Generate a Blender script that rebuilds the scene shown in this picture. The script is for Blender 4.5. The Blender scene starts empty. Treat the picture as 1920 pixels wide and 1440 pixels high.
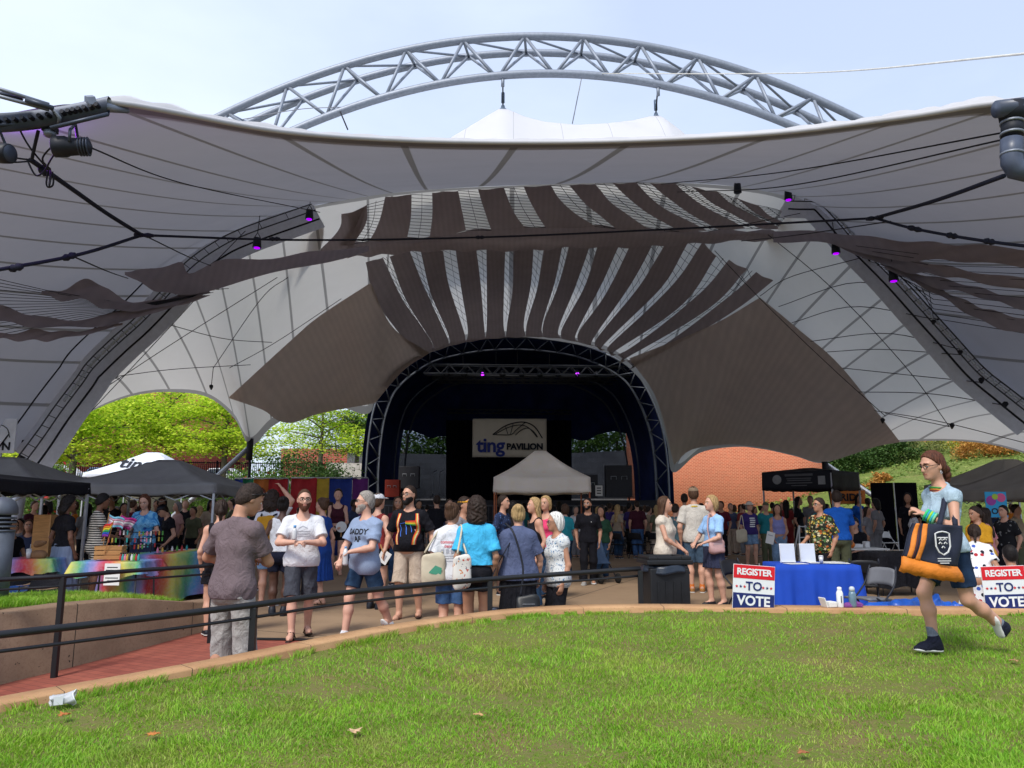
import bpy, bmesh, math, random
import numpy as np
from mathutils import Vector, Matrix
from mathutils.geometry import tessellate_polygon
from mathutils.bvhtree import BVHTree
R = math.radians
rng = np.random.default_rng(7)
random.seed(7)
SC = bpy.context.scene
COL = SC.collection
# ------------------------------------------------------------------ camera, sky, sun, exposure
F = 1442.0                                  # focal length in photo pixels (1920 wide)
TH = math.atan(237.0 / F)                   # the phone is tilted up a little
CT, ST = math.cos(TH), math.sin(TH)
CAMZ = 1.5
cam_d = bpy.data.cameras.new('camera'); cam = bpy.data.objects.new('camera', cam_d); COL.objects.link(cam)
cam.location = (0, 0, CAMZ); cam.rotation_euler = (R(90) + TH, 0, 0)
cam_d.sensor_width = 36; cam_d.lens = F / 1920 * 36; cam_d.clip_start = 0.05; cam_d.clip_end = 3000
SC.camera = cam
SUN_EL, SUN_AZ = 52, 208                   # degrees; azimuth clockwise from +Y (the view direction)
world = bpy.data.worlds.new('World'); SC.world = world; world.use_nodes = True
nt = world.node_tree; nt.nodes.clear()
sky = nt.nodes.new('ShaderNodeTexSky'); sky.sky_type = 'NISHITA'; sky.sun_disc = False
sky.sun_elevation = R(SUN_EL); sky.sun_rotation = R(SUN_AZ); sky.dust_density = 2.5; sky.air_density = 1.0; sky.ozone_density = 1.6
tc = nt.nodes.new('ShaderNodeTexCoord')
mp = nt.nodes.new('ShaderNodeMapping'); mp.inputs['Scale'].default_value = (1.0, 1.0, 2.6)
nz = nt.nodes.new('ShaderNodeTexNoise'); nz.inputs['Scale'].default_value = 1.7; nz.inputs['Detail'].default_value = 7; nz.inputs['Roughness'].default_value = .52
gx = nt.nodes.new('ShaderNodeSeparateXYZ')
ad = nt.nodes.new('ShaderNodeMath'); ad.operation = 'MULTIPLY_ADD'; ad.inputs[1].default_value = -0.42
cr = nt.nodes.new('ShaderNodeValToRGB'); cr.color_ramp.elements[0].position = .34; cr.color_ramp.elements[1].position = .78
cr.color_ramp.elements[0].color = (.58, .58, .58, 1); cr.color_ramp.elements[1].color = (.92, .92, .92, 1)
mx = nt.nodes.new('ShaderNodeMixRGB'); mx.inputs['Color2'].default_value = (4.45, 5.05, 6.3, 1)   # thin white overcast
bg = nt.nodes.new('ShaderNodeBackground'); bg.inputs['Strength'].default_value = .095
wo = nt.nodes.new('ShaderNodeOutputWorld')
L = nt.links
L.new(tc.outputs['Generated'], mp.inputs['Vector']); L.new(mp.outputs['Vector'], nz.inputs['Vector'])
L.new(tc.outputs['Generated'], gx.inputs[0]); L.new(gx.outputs['X'], ad.inputs[0]); L.new(nz.outputs['Fac'], ad.inputs[2])
L.new(ad.outputs[0], cr.inputs['Fac']); L.new(cr.outputs['Color'], mx.inputs['Fac'])
L.new(sky.outputs['Color'], mx.inputs['Color1']); L.new(mx.outputs['Color'], bg.inputs['Color']); L.new(bg.outputs['Background'], wo.inputs['Surface'])
sun_d = bpy.data.lights.new('sun', 'SUN'); sun_d.energy = 1.5; sun_d.angle = R(14); sun_d.color = (1, .95, .87)
sun = bpy.data.objects.new('sun', sun_d); COL.objects.link(sun)
sdir = Vector((math.sin(R(SUN_AZ)) * math.cos(R(SUN_EL)), math.cos(R(SUN_AZ)) * math.cos(R(SUN_EL)), math.sin(R(SUN_EL))))
sun.rotation_euler = sdir.to_track_quat('Z', 'Y').to_euler(); sun.location = (0, -5, 30)
SC.view_settings.view_transform = 'Standard'; SC.view_settings.look = 'None'; SC.view_settings.gamma = 1
SC.view_settings.exposure = 1.15
SC.render.engine = 'CYCLES'; SC.cycles.max_bounces = 8; SC.cycles.transparent_max_bounces = 12; SC.cycles.use_denoising = True
# ------------------------------------------------------------------ picture -> place
def ray(px, py):
	return np.array([px - 960.0, F * CT - (720 - py) * ST, F * ST + (720 - py) * CT])
def P(px, py, d):                           # the point of that pixel at distance d (world Y)
	r = ray(px, py); t = d / r[1]
	return np.array([0, 0, CAMZ]) + r * t
def G(px, py, z=0.0):                       # where the pixel meets the height z
	r = ray(px, py); t = (z - CAMZ) / r[2]
	return np.array([0, 0, CAMZ]) + r * t
def X(px, d, z=1.0):
	return (px - 960) / F * (d * CT + (z - CAMZ) * ST)
LAWN_S = .062
def GL(px, py):                             # where the pixel meets the sloping lawn
	r = ray(px, py); t = CAMZ / (LAWN_S * r[1] - r[2])
	return np.array([0, 0, CAMZ]) + r * t
# ------------------------------------------------------------------ object helpers
def tag(o, label=None, cat=None, group=None, kind=None):
	if label: o['label'] = label
	if cat: o['category'] = cat
	if group: o['group'] = group
	if kind: o['kind'] = kind
	return o
def empty(name, loc=(0, 0, 0), rz=0, label=None, cat=None, group=None):
	o = bpy.data.objects.new(name, None); COL.objects.link(o); o.location = loc; o.rotation_euler = (0, 0, rz); o.empty_display_size = .2
	return tag(o, label, cat, group)
def link(name, me, mats=None, parent=None, smooth=True):
	o = bpy.data.objects.new(name, me); COL.objects.link(o)
	if mats is not None:
		for m in (mats if isinstance(mats, (list, tuple)) else [mats]): me.materials.append(m)
	if parent: o.parent = parent
	if smooth and len(me.polygons): me.polygons.foreach_set('use_smooth', [True] * len(me.polygons))
	return o
def mesh_np(name, V, Fq, uv=None, mi=None):
	"""V (n,3); Fq (m,3|4) int"""
	me = bpy.data.meshes.new(name)
	V = np.asarray(V, np.float32); Fq = np.asarray(Fq, np.int32); m, k = Fq.shape
	me.vertices.add(len(V)); me.vertices.foreach_set('co', V.ravel())
	me.loops.add(m * k); me.loops.foreach_set('vertex_index', Fq.ravel())
	me.polygons.add(m); me.polygons.foreach_set('loop_start', np.arange(0, m * k, k, dtype=np.int32)); me.polygons.foreach_set('loop_total', np.full(m, k, np.int32))
	if mi is not None: me.polygons.foreach_set('material_index', np.asarray(mi, np.int32))
	if uv is not None:
		l = me.uv_layers.new(name='UVMap'); l.data.foreach_set('uv', np.asarray(uv, np.float32)[Fq.ravel()].ravel())
	me.update(calc_edges=True)
	return me
class MB:
	"""collects boxes, bars, tubes and prisms into one mesh"""
	def __init__(s): s.V = []; s.F = []; s.mi = []; s.m = 0
	def add(s, V, Fs):
		b = len(s.V); s.V += [tuple(float(c) for c in v) for v in V]; s.F += [tuple(b + i for i in f) for f in Fs]; s.mi += [s.m] * len(Fs); return s
	def box(s, c, size, M=None, taper=1.0):
		x, y, z = [k / 2 for k in size]
		v = [Vector((a * x * (taper if h > 0 else 1), b * y * (taper if h > 0 else 1), h * z)) for h in (-1, 1) for a, b in ((-1, -1), (1, -1), (1, 1), (-1, 1))]
		if M is not None: v = [M @ q for q in v]
		c = Vector(c)
		return s.add([q + c for q in v], [(3, 2, 1, 0), (4, 5, 6, 7), (0, 1, 5, 4), (1, 2, 6, 5), (2, 3, 7, 6), (3, 0, 4, 7)])
	def tube(s, pts, r, n=6, r2=None, caps=True, closed=False):
		pts = [Vector(p) for p in pts]; N = len(pts)
		rs = [r] * N if r2 is None else [r + (r2 - r) * i / max(1, N - 1) for i in range(N)]
		if isinstance(r, (list, tuple)): rs = list(r)
		V = []; up = None
		for i, p in enumerate(pts):
			t = ((pts[(i + 1) % N] - pts[i - 1]) if closed else (pts[min(i + 1, N - 1)] - pts[max(i - 1, 0)])).normalized()
			if up is None: up = t.orthogonal().normalized()
			a = up - t * up.dot(t); a = a.normalized() if a.length > 1e-6 else t.orthogonal().normalized(); up = a; b = t.cross(a)
			V += [p + (a * math.cos(2 * math.pi * k / n) + b * math.sin(2 * math.pi * k / n)) * rs[i] for k in range(n)]
		Fs = []
		for i in range(N if closed else N - 1):
			j = (i + 1) % N
			Fs += [(i * n + k, i * n + (k + 1) % n, j * n + (k + 1) % n, j * n + k) for k in range(n)]
		if caps and not closed: Fs += [tuple(range(n - 1, -1, -1)), tuple((N - 1) * n + k for k in range(n))]
		return s.add(V, Fs)
	def prism(s, poly, d):                   # poly: 3D points in one plane; d: extrusion vector
		poly = [Vector(p) for p in poly]; d = Vector(d); n = len(poly)
		tri = tessellate_polygon([poly])
		Fs = [tuple(t) for t in tri] + [tuple(n + i for i in reversed(t)) for t in tri] + [(i, (i + 1) % n, n + (i + 1) % n, n + i) for i in range(n)]
		return s.add(poly + [p + d for p in poly], Fs)
	def lathe(s, prof, c=(0, 0, 0), n=16, M=None):
		V = []
		for r, z in prof:
			for k in range(n):
				q = Vector((r * math.cos(2 * math.pi * k / n), r * math.sin(2 * math.pi * k / n), z))
				if M is not None: q = M @ q
				V.append(q + Vector(c))
		m = len(prof)
		Fs = [(i * n + k, i * n + (k + 1) % n, (i + 1) * n + (k + 1) % n, (i + 1) * n + k) for i in range(m - 1) for k in range(n)]
		Fs += [tuple(range(n - 1, -1, -1)), tuple((m - 1) * n + k for k in range(n))]
		return s.add(V, Fs)
	def build(s, name, mats, parent=None, smooth=False, bevel=0, loc=None):
		me = bpy.data.meshes.new(name); me.from_pydata(s.V, [], s.F); me.polygons.foreach_set('material_index', s.mi)
		bm = bmesh.new(); bm.from_mesh(me); bmesh.ops.recalc_face_normals(bm, faces=bm.faces)
		if bevel: bmesh.ops.bevel(bm, geom=[e for e in bm.edges if len(e.link_faces) == 2 and e.calc_face_angle(0) > .5], offset=bevel, segments=2, affect='EDGES', profile=.6, clamp_overlap=True)
		bm.to_mesh(me); bm.free(); me.update()
		o = link(name, me, mats, parent, smooth)
		if loc is not None: o.location = loc
		return o
def curve3(pts, n):                          # Catmull-Rom through 3D points, n samples
	p = np.asarray(pts, float); m = len(p)
	if m == 2: return np.array([p[0] + (p[1] - p[0]) * t for t in np.linspace(0, 1, n)])
	out = []
	for u in np.linspace(0, m - 1, n):
		i = min(int(u), m - 2); t = u - i
		p0 = p[i - 1] if i > 0 else 2 * p[0] - p[1]; p3 = p[i + 2] if i + 2 < m else 2 * p[-1] - p[-2]
		a, b = p[i], p[i + 1]
		out.append(.5 * ((2 * a) + (-p0 + b) * t + (2 * p0 - 5 * a + 4 * b - p3) * t * t + (-p0 + 3 * a - 3 * b + p3) * t ** 3))
	return np.array(out)
def grid_mesh(name, A, mats, parent=None, u=None, v=None, smooth=True):
	"""A: (rows, cols, 3)"""
	A = np.asarray(A, float); r, c = A.shape[:2]
	idx = np.arange(r * c).reshape(r, c)
	q = np.stack([idx[:-1, :-1], idx[:-1, 1:], idx[1:, 1:], idx[1:, :-1]], -1).reshape(-1, 4)
	uu = np.linspace(0, 1, c) if u is None else np.asarray(u); vv = np.linspace(0, 1, r) if v is None else np.asarray(v)
	uv = np.stack(np.meshgrid(uu, vv), -1).reshape(-1, 2)
	return link(name, mesh_np(name, A.reshape(-1, 3), q, uv), mats, parent, smooth)
def solid(o, t, offset=0):
	m = o.modifiers.new('thickness', 'SOLIDIFY'); m.thickness = t; m.offset = offset; return o
def copy_tree(o, parent=None):
	c = o.copy(); COL.objects.link(c)
	if parent: c.parent = parent
	for ch in list(o.children): copy_tree(ch, c)
	return c
# ------------------------------------------------------------------ materials
class NT:
	def __init__(s, name):
		s.m = bpy.data.materials.new(name); s.m.use_nodes = True; s.t = s.m.node_tree; s.t.nodes.clear()
		s.out = s.n('ShaderNodeOutputMaterial'); s.tc = s.n('ShaderNodeTexCoord')
	def n(s, typ, **kw):
		o = s.t.nodes.new(typ)
		for k, v in kw.items():
			if hasattr(o, k) and k not in ('Scale',): setattr(o, k, v)
			else: o.inputs[k.replace('_', ' ')].default_value = v
		return o
	def l(s, a, b): s.t.links.new(a, b)
	def noise(s, scale, detail=4, rough=.55, co='Object', stretch=None, dist=0):
		q = s.n('ShaderNodeTexNoise'); q.inputs['Scale'].default_value = scale; q.inputs['Detail'].default_value = detail; q.inputs['Roughness'].default_value = rough; q.inputs['Distortion'].default_value = dist
		v = s.tc.outputs[co]
		if stretch:
			mp = s.n('ShaderNodeMapping'); mp.inputs['Scale'].default_value = stretch; s.l(v, mp.inputs['Vector']); v = mp.outputs['Vector']
		s.l(v, q.inputs['Vector']); return q.outputs['Fac']
	def math(s, op, a, b=None, c=None):
		q = s.n('ShaderNodeMath'); q.operation = op
		for i, v in enumerate((a, b, c)):
			if v is None: continue
			if isinstance(v, (int, float)): q.inputs[i].default_value = v
			else: s.l(v, q.inputs[i])
		return q.outputs[0]
	def ramp(s, fac, stops, interp='LINEAR'):
		q = s.n('ShaderNodeValToRGB'); e = q.color_ramp.elements; q.color_ramp.interpolation = interp
		while len(e) < len(stops): e.new(.5)
		for i, (p, c) in enumerate(stops): e[i].position = p; e[i].color = (*c[:3], 1)
		s.l(fac, q.inputs['Fac']); return q.outputs['Color']
	def mix(s, fac, a, b, typ='MIX'):
		q = s.n('ShaderNodeMixRGB'); q.blend_type = typ
		for i, v in zip((0, 1, 2), (fac, a, b)):
			if isinstance(v, (int, float)): q.inputs[i].default_value = v
			elif isinstance(v, (tuple, list)): q.inputs[i].default_value = (*v[:3], 1)
			else: s.l(v, q.inputs[i])
		return q.outputs[0]
	def bump(s, h, strength=.3, dist=.01):
		q = s.n('ShaderNodeBump'); q.inputs['Strength'].default_value = strength; q.inputs['Distance'].default_value = dist; s.l(h, q.inputs['Height']); return q.outputs['Normal']
	def bsdf(s, col, rough=.6, metal=0, spec=.3, normal=None, sss=0):
		q = s.n('ShaderNodeBsdfPrincipled'); q.inputs['Roughness'].default_value = rough; q.inputs['Metallic'].default_value = metal; q.inputs['Specular IOR Level'].default_value = spec
		if isinstance(col, (tuple, list)): q.inputs['Base Color'].default_value = (*col[:3], 1)
		else: s.l(col, q.inputs['Base Color'])
		if normal is not None: s.l(normal, q.inputs['Normal'])
		if sss: q.inputs['Subsurface Weight'].default_value = sss; q.inputs['Subsurface Radius'].default_value = (.01, .004, .002)
		return q.outputs[0]
	def shade(s, sh): s.l(sh, s.out.inputs['Surface']); return s.m
	def mixsh(s, fac, a, b):
		q = s.n('ShaderNodeMixShader')
		if isinstance(fac, (int, float)): q.inputs[0].default_value = fac
		else: s.l(fac, q.inputs[0])
		s.l(a, q.inputs[1]); s.l(b, q.inputs[2]); return q.outputs[0]
_mats = {}
def srgb(r, g, b):
	f = lambda c: (c / 255 / 12.92) if c / 255 < .04045 else ((c / 255 + .055) / 1.055) ** 2.4
	return (f(r), f(g), f(b))
def mat(name, col, rough=.6, var=.18, scale=6, bump=.0, bscale=60, bdist=.01, metal=0, spec=.3, stretch=None, sss=0):
	k = (name, tuple(col))
	if k in _mats: return _mats[k]
	t = NT(name)
	n = t.noise(scale, 5, .6, stretch=stretch)
	c = t.ramp(n, [(.28, [x * (1 - var) for x in col]), (.72, [min(1, x * (1 + var)) for x in col])])
	nm = t.bump(t.noise(bscale, 4, .6, stretch=stretch), bump, bdist) if bump else None
	_mats[k] = t.shade(t.bsdf(c, rough, metal, spec, nm, sss)); return _mats[k]
def cloth(name, col, var=.12, rough=.85):
	k = (name, tuple(col))
	if k not in _mats:
		t = NT(name); c = t.ramp(t.noise(9, 6, .65), [(.25, [x * (1 - var * 1.3) for x in col]), (.75, [min(1, x * (1 + var)) for x in col])])
		w = t.noise(11, 5, .6, dist=2.2, stretch=(1, 1, .7)); q = t.n('ShaderNodeBump'); q.inputs['Strength'].default_value = .75; q.inputs['Distance'].default_value = .03; t.l(w, q.inputs['Height']); t.l(t.bump(t.noise(380, 2), .25, .002), q.inputs['Normal']); _mats[k] = t.shade(t.bsdf(c, rough, 0, .15, q.outputs['Normal']))
	return _mats[k]
def metal(name, col, rough=.45, m=.6): return mat(name, col, rough, .15, 9, .1, 120, .003, metal=m, spec=.4)
def emit(name, col, s):
	t = NT(name); e = t.n('ShaderNodeEmission'); e.inputs['Color'].default_value = (*col, 1); e.inputs['Strength'].default_value = s; return t.shade(e.outputs[0])
def text_mesh(body, size, bold=0.0, align='CENTER', extrude=0.0, shear=0.0, spacing=1.0):
	cu = bpy.data.curves.new('lettering', 'FONT'); cu.body = body; cu.size = size; cu.align_x = align; cu.align_y = 'CENTER'; cu.offset = bold; cu.extrude = extrude; cu.shear = shear; cu.space_character = spacing; cu.resolution_u = 3; cu.space_line = .95
	o = bpy.data.objects.new('lettering', cu); COL.objects.link(o)
	dg = bpy.context.evaluated_depsgraph_get(); dg.update()
	me = bpy.data.meshes.new_from_object(o.evaluated_get(dg)); bpy.data.objects.remove(o); bpy.data.curves.remove(cu)
	return me
def text(name, body, size, mt, M, parent=None, **kw):
	"""flat lettering placed with the matrix M (x right, y up in its plane)"""
	me = text_mesh(body, size, **kw); me.transform(M); return link(name, me, mt, parent, False)
def facing(loc, yaw=0, tilt=0):             # plane frame whose normal looks to -Y at yaw 0
	return Matrix.Translation(Vector(loc)) @ Matrix.Rotation(yaw, 4, 'Z') @ Matrix.Rotation(R(90) + tilt, 4, 'X')
# ================================================================== GROUND
def lawn_z(x, y): return LAWN_S * y + .012 * np.sin(x * 1.7 + .6) * np.sin(y * 1.3) + .008 * np.sin(x * 4.1) * np.cos(y * 3.3)
kerb_px = [(0, 1320), (240, 1276), (470, 1233), (640, 1198), (760, 1175), (900, 1155), (980, 1146), (1080, 1140), (1200, 1138), (1400, 1140), (1600, 1142), (1800, 1143), (2000, 1144)]
def GK(px, py, up=.05): r = ray(px, py); t = (CAMZ - up) / (LAWN_S * r[1] - r[2]); return np.array([0, 0, CAMZ]) + r * t
kerb_xy = [(-7.2, -3.0), (-5.4, 1.4), (-4.3, 3.5)] + [tuple(GK(*p)[:2]) for p in kerb_px] + [(7.6, 7.75), (11, 7.0), (16, 5.2)]
kerb_c = curve3([(x, y, 0) for x, y in kerb_xy], 150)
ktan = np.gradient(kerb_c, axis=0); ktan /= np.linalg.norm(ktan, axis=1)[:, None]
kout = np.stack([-ktan[:, 1], ktan[:, 0], 0 * ktan[:, 0]], 1)          # towards the plaza
kz = LAWN_S * kerb_c[:, 1] + .05
m = NT('lawn_soil'); n1 = m.noise(1.1, 5, .6); n2 = m.noise(26, 6, .7)
c1 = m.ramp(n1, [(.36, (.16, .21, .03)), (.52, (.12, .19, .025)), (.66, (.2, .17, .06))])
c2 = m.mix(m.ramp(n2, [(.35, (0, 0, 0)), (.7, (1, 1, 1))]), c1, (.20, .145, .08))
m_soil = m.shade(m.bsdf(c2, .95, normal=m.bump(n2, .8, .03), spec=.05))
rows = 46; A = np.zeros((rows, 150, 3))
tx = np.linspace(-9, 17, 150)
for i, t in enumerate(np.linspace(0, 1, rows) ** 1.3):
	A[i, :, 0] = kerb_c[:, 0] + (tx - kerb_c[:, 0]) * t; A[i, :, 1] = kerb_c[:, 1] + (-6 - kerb_c[:, 1]) * t
A[..., 2] = lawn_z(A[..., 0], A[..., 1])
tag(grid_mesh('lawn', A[:, ::-1], m_soil), kind='structure')
m = NT('kerb_concrete'); n1 = m.noise(2.2, 6, .65); n2 = m.noise(60, 5, .7)
c = m.ramp(n1, [(.3, srgb(158, 120, 86)), (.7, srgb(190, 152, 112))]); c = m.mix(m.ramp(n2, [(.3, (1, 1, 1)), (.42, (0, 0, 0))]), c, srgb(120, 86, 62))
sx = m.n('ShaderNodeSeparateXYZ'); m.l(m.tc.outputs['UV'], sx.inputs[0])
jt = m.math('LESS_THAN', m.math('FRACT', m.math('MULTIPLY', sx.outputs[0], 16)), .006)
m_kerb = m.shade(m.bsdf(m.mix(jt, c, (.06, .045, .035)), .85, normal=m.bump(n2, .3, .004), spec=.2))
w = .2; A = np.zeros((6, 150, 3))
ar_w = np.interp(np.arange(150), [0, 60, 100, 149], [.22, .22, .30, .32])[:, None]
for i, (o, zz) in enumerate([(0, -.35), (0, -.012), (.03, 0), (.97, 0), (1, -.012), (1, -.75)]):
	A[i] = kerb_c + kout * ar_w * o; A[i, :, 2] = kz + zz
tag(grid_mesh('kerb', A, m_kerb, smooth=False), kind='structure')
# brick ramp on the left, plaza, raised bed behind the concrete wall
wall_b = [G(px, py, z) for px, py, z in ((-420, 1372, -.16), (-180, 1325, -.14), (0, 1281, -.12), (120, 1254, -.10), (250, 1221, -.07), (370, 1189, -.03), (420, 1177, 0))]
wall_xy = [tuple(q[:2]) for q in wall_b] + [(wall_b[-1][0] + .12, wall_b[-1][1] + .3)]
wall_c = curve3([(x, y, 0) for x, y in wall_xy], 60)
def path_z(x, y): return -0.055 * np.clip((-3.3 - x) + .5 * (9.3 - y) * (x < -2.5), 0, 4)
m = NT('red_brick_paving'); mp = m.n('ShaderNodeMapping'); mp.inputs['Rotation'].default_value = (0, 0, R(33)); m.l(m.tc.outputs['Object'], mp.inputs['Vector'])
bt = m.n('ShaderNodeTexBrick'); bt.inputs['Scale'].default_value = 1; bt.inputs['Brick Width'].default_value = .2; bt.inputs['Row Height'].default_value = .1; bt.inputs['Mortar Size'].default_value = .006; bt.inputs['Mortar Smooth'].default_value = .3
bt.inputs['Color1'].default_value = (*srgb(150, 82, 68), 1); bt.inputs['Color2'].default_value = (*srgb(128, 68, 58), 1); bt.inputs['Mortar'].default_value = (*srgb(92, 52, 46), 1); m.l(mp.outputs[0], bt.inputs['Vector'])
n1 = m.noise(1.6, 5); c = m.mix(.35, bt.outputs['Color'], m.ramp(n1, [(.3, srgb(112, 60, 52)), (.7, srgb(164, 100, 82))]))
m_brickpath = m.shade(m.bsdf(c, .85, normal=m.bump(bt.outputs['Fac'], -.4, .006), spec=.2))
ks = [i for i in range(150) if kerb_c[i, 1] > 0 and kerb_c[i, 0] < -.9]
kk = kerb_c[ks]; far = curve3(np.vstack([wall_c[::6], [[-3.2, 9.62, 0]], [[-1.6, 9.4, 0]], [[-.6, 9.2, 0]]]), len(ks))
A = np.zeros((16, len(ks), 3))
for i, t in enumerate(np.linspace(0, 1, 16)): A[i] = kk * (1 - t) + far * t
A[..., 2] = path_z(A[..., 0], A[..., 1]) - .004
tag(grid_mesh('brick_path', A, m_brickpath), kind='structure')
m = NT('plaza_concrete'); n1 = m.noise(.5, 6, .6); n2 = m.noise(70, 4, .7); n3 = m.noise(4.5, 5, .7)
c = m.ramp(n1, [(.3, srgb(132, 110, 88)), (.7, srgb(156, 132, 106))])
c = m.mix(m.ramp(n3, [(.55, (0, 0, 0)), (.8, (.5, .5, .5))]), c, srgb(100, 80, 64))
mp = m.n('ShaderNodeMapping'); mp.inputs['Rotation'].default_value = (0, 0, R(24)); m.l(m.tc.outputs['Object'], mp.inputs['Vector'])
sx = m.n('ShaderNodeSeparateXYZ'); m.l(mp.outputs[0], sx.inputs[0])
jx = m.math('LESS_THAN', m.math('FRACT', m.math('MULTIPLY_ADD', sx.outputs[0], .29, .35)), .006); jy = m.math('LESS_THAN', m.math('FRACT', m.math('MULTIPLY_ADD', sx.outputs[1], .24, .1)), .005)
c = m.mix(m.math('MAXIMUM', jx, jy), c, (.05, .04, .033))
spots = m.ramp(m.noise(9, 2, .5), [(.7, (0, 0, 0)), (.73, (1, 1, 1))]); c = m.mix(m.math('MULTIPLY', spots, .35), c, (.09, .07, .055))
m_plaza = m.shade(m.bsdf(c, .8, normal=m.bump(n2, .15, .004), spec=.25))
kp = [tuple(kerb_c[i, :2]) for i in range(0, 150, 3) if kerb_c[i, 0] > -.95 and kerb_c[i, 0] < 15.5]
poly = [(-40, 5), (-10, 4.4)] + [tuple(p[:2] + np.array([-.06, .02])) for p in wall_c[::6]] + [(-3.2, 9.5), (-1.6, 9.35), (-.8, 9.2)] + kp + [(40, 5), (40, 62), (-40, 62)]
tri = tessellate_polygon([[Vector((x, y, 0)) for x, y in poly]])
mb = MB(); mb.add([(x, y, 0) for x, y in poly], tri); tag(mb.build('plaza', m_plaza), kind='structure')
m_dirt = mat('far_ground', (.10, .11, .05), .95, .3, .3, .5, 6, .05)
mb = MB(); mb.add([(-900, -300, -2.2), (900, -300, -2.2), (900, 1500, -2.2), (-900, 1500, -2.2)], [(0, 1, 2, 3)]); tag(mb.build('ground', m_dirt), kind='structure')
mb = MB(); mb.add([tuple(v) for v in [(-3.6, 9.44, .006), (-.5, 9.16, .006), (-.5, 9.3, .006), (-3.6, 9.58, .006)]], [(0, 1, 2, 3)])
tag(mb.build('trench_drain', mat('drain_iron', (.012, .012, .014), .6)), 'dark slotted trench drain between brick ramp and concrete plaza', 'drain')
# low concrete retaining wall
m = NT('board_marked_concrete'); n1 = m.noise(1.3, 6, .6); n2 = m.noise(40, 5, .75); n3 = m.noise(22, 1, .4)
c = m.ramp(n1, [(.3, srgb(118, 98, 80)), (.7, srgb(150, 126, 104))]); c = m.mix(m.ramp(n2, [(.35, (.5, .5, .5)), (.5, (0, 0, 0))]), c, srgb(110, 82, 66)); c = m.mix(m.ramp(n3, [(.2, (1, 1, 1)), (.24, (0, 0, 0))]), c, (.03, .024, .02))
sx = m.n('ShaderNodeSeparateXYZ'); m.l(m.tc.outputs['UV'], sx.inputs[0])
j = m.math('LESS_THAN', m.math('FRACT', m.math('MULTIPLY_ADD', sx.outputs[0], 4.0, .22)), .008)
m_wallc = m.shade(m.bsdf(m.mix(j, c, (.035, .028, .022)), .9, normal=m.bump(n2, .35, .006), spec=.15))
wt = np.gradient(wall_c, axis=0); wt /= np.linalg.norm(wt, axis=1)[:, None]; wo_ = np.stack([-wt[:, 1], wt[:, 0], 0 * wt[:, 0]], 1)
wtop = np.interp(wall_c[:, 1], [G(-180, 1325, -.14)[1], *[q[1] for q in wall_b[2:6]]], [P(0, 1150, wall_b[1][1])[2] + .02, *[P(x, y, q[1])[2] for (x, y), q in zip(((0, 1149), (120, 1133), (250, 1122), (370, 1129)), wall_b[2:6])]])
A = np.zeros((6, 60, 3))
for i, (o, f, b) in enumerate([(0, 0, -.9), (0, 1, -.015), (.02, 1, 0), (.28, 1, 0), (.3, 1, -.015), (.3, 0, -.9)]):
	A[i] = wall_c + wo_ * o; A[i, :, 2] = wtop * f + b
tag(grid_mesh('retaining_wall', A, m_wallc, smooth=False), 'low curved tan concrete retaining wall beside the brick ramp', 'wall')
bed = []
A = np.zeros((5, 44, 3))
for i, o in enumerate([.29, .6, 1.1, 1.6, 1.62]):
	A[i] = (wall_c + wo_ * o)[:44]; A[i, :, 2] = np.interp(np.arange(44), [0, 36, 43], [wtop[0] - .02, wtop[36] - .02, wtop[43] - .08]) + (.02 if 0 < i < 4 else 0) - (.9 if i == 4 else 0)
tag(grid_mesh('lawn_strip', A, m_soil), kind='structure')
BEDA = A.copy()
# ------------------------------------------------------------------ grass blades
def blades(name, pos, hgt, wid, mt, lean=.5, kind='stuff'):
	n = len(pos); a = rng.uniform(0, 2 * np.pi, n); b = rng.normal(0, 1.5, n) + 2.2 * np.sin(pos[:, 0] * 3.3 + 2 * np.sin(pos[:, 1] * 2.1)) + 2.0 * np.sin(pos[:, 1] * 4.1 + pos[:, 0] * 1.7)
	side = np.stack([np.cos(a), np.sin(a), 0 * a], 1) * (wid / 2)[:, None]
	ln = np.stack([np.cos(b), np.sin(b), 0 * b], 1) * (hgt * rng.uniform(.15, 1.0, n) * lean)[:, None]
	up = np.zeros((n, 3)); up[:, 2] = hgt
	V = np.zeros((n, 6, 3))
	V[:, 0] = pos - side; V[:, 1] = pos + side; mid = pos + up * .6 + ln * .4; V[:, 2] = mid + side * .8; V[:, 3] = mid - side * .8
	tip = pos + up * .95 + ln * 1.3; V[:, 4] = tip + side * .12; V[:, 5] = tip - side * .12
	base = np.arange(n)[:, None] * 6
	q = np.concatenate([base + np.array([[0, 1, 2, 3]]), base + np.array([[3, 2, 4, 5]])], 1).reshape(-1, 4)
	u = rng.uniform(0, 1, n); uv = np.zeros((n, 6, 2)); uv[:, :, 0] = u[:, None]; uv[:, :, 1] = np.array([0, 0, .55, .55, 1, 1])
	return tag(link(name, mesh_np(name, V.reshape(-1, 3), q, uv.reshape(-1, 2)), mt, smooth=False), kind=kind)
m = NT('grass_blade'); sx = m.n('ShaderNodeSeparateXYZ'); m.l(m.tc.outputs['UV'], sx.inputs[0])
n1 = m.noise(.9, 5, .62); n4 = m.noise(3.3, 4, .6)
g = m.ramp(n1, [(.30, (.29, .49, .03)), (.44, (.17, .40, .025)), (.55, (.26, .46, .035)), (.66, (.40, .42, .09))])
rnd = m.ramp(sx.outputs[0], [(0, (.09, .27, .02)), (.35, (.19, .44, .025)), (.75, (.33, .58, .04)), (.90, (.48, .60, .10)), (.97, (.6, .48, .24))])
c = m.mix(.45, g, rnd); c = m.mix(m.ramp(n4, [(.55, (0, 0, 0)), (.75, (.6, .6, .6))]), c, (.36, .28, .12))
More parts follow.
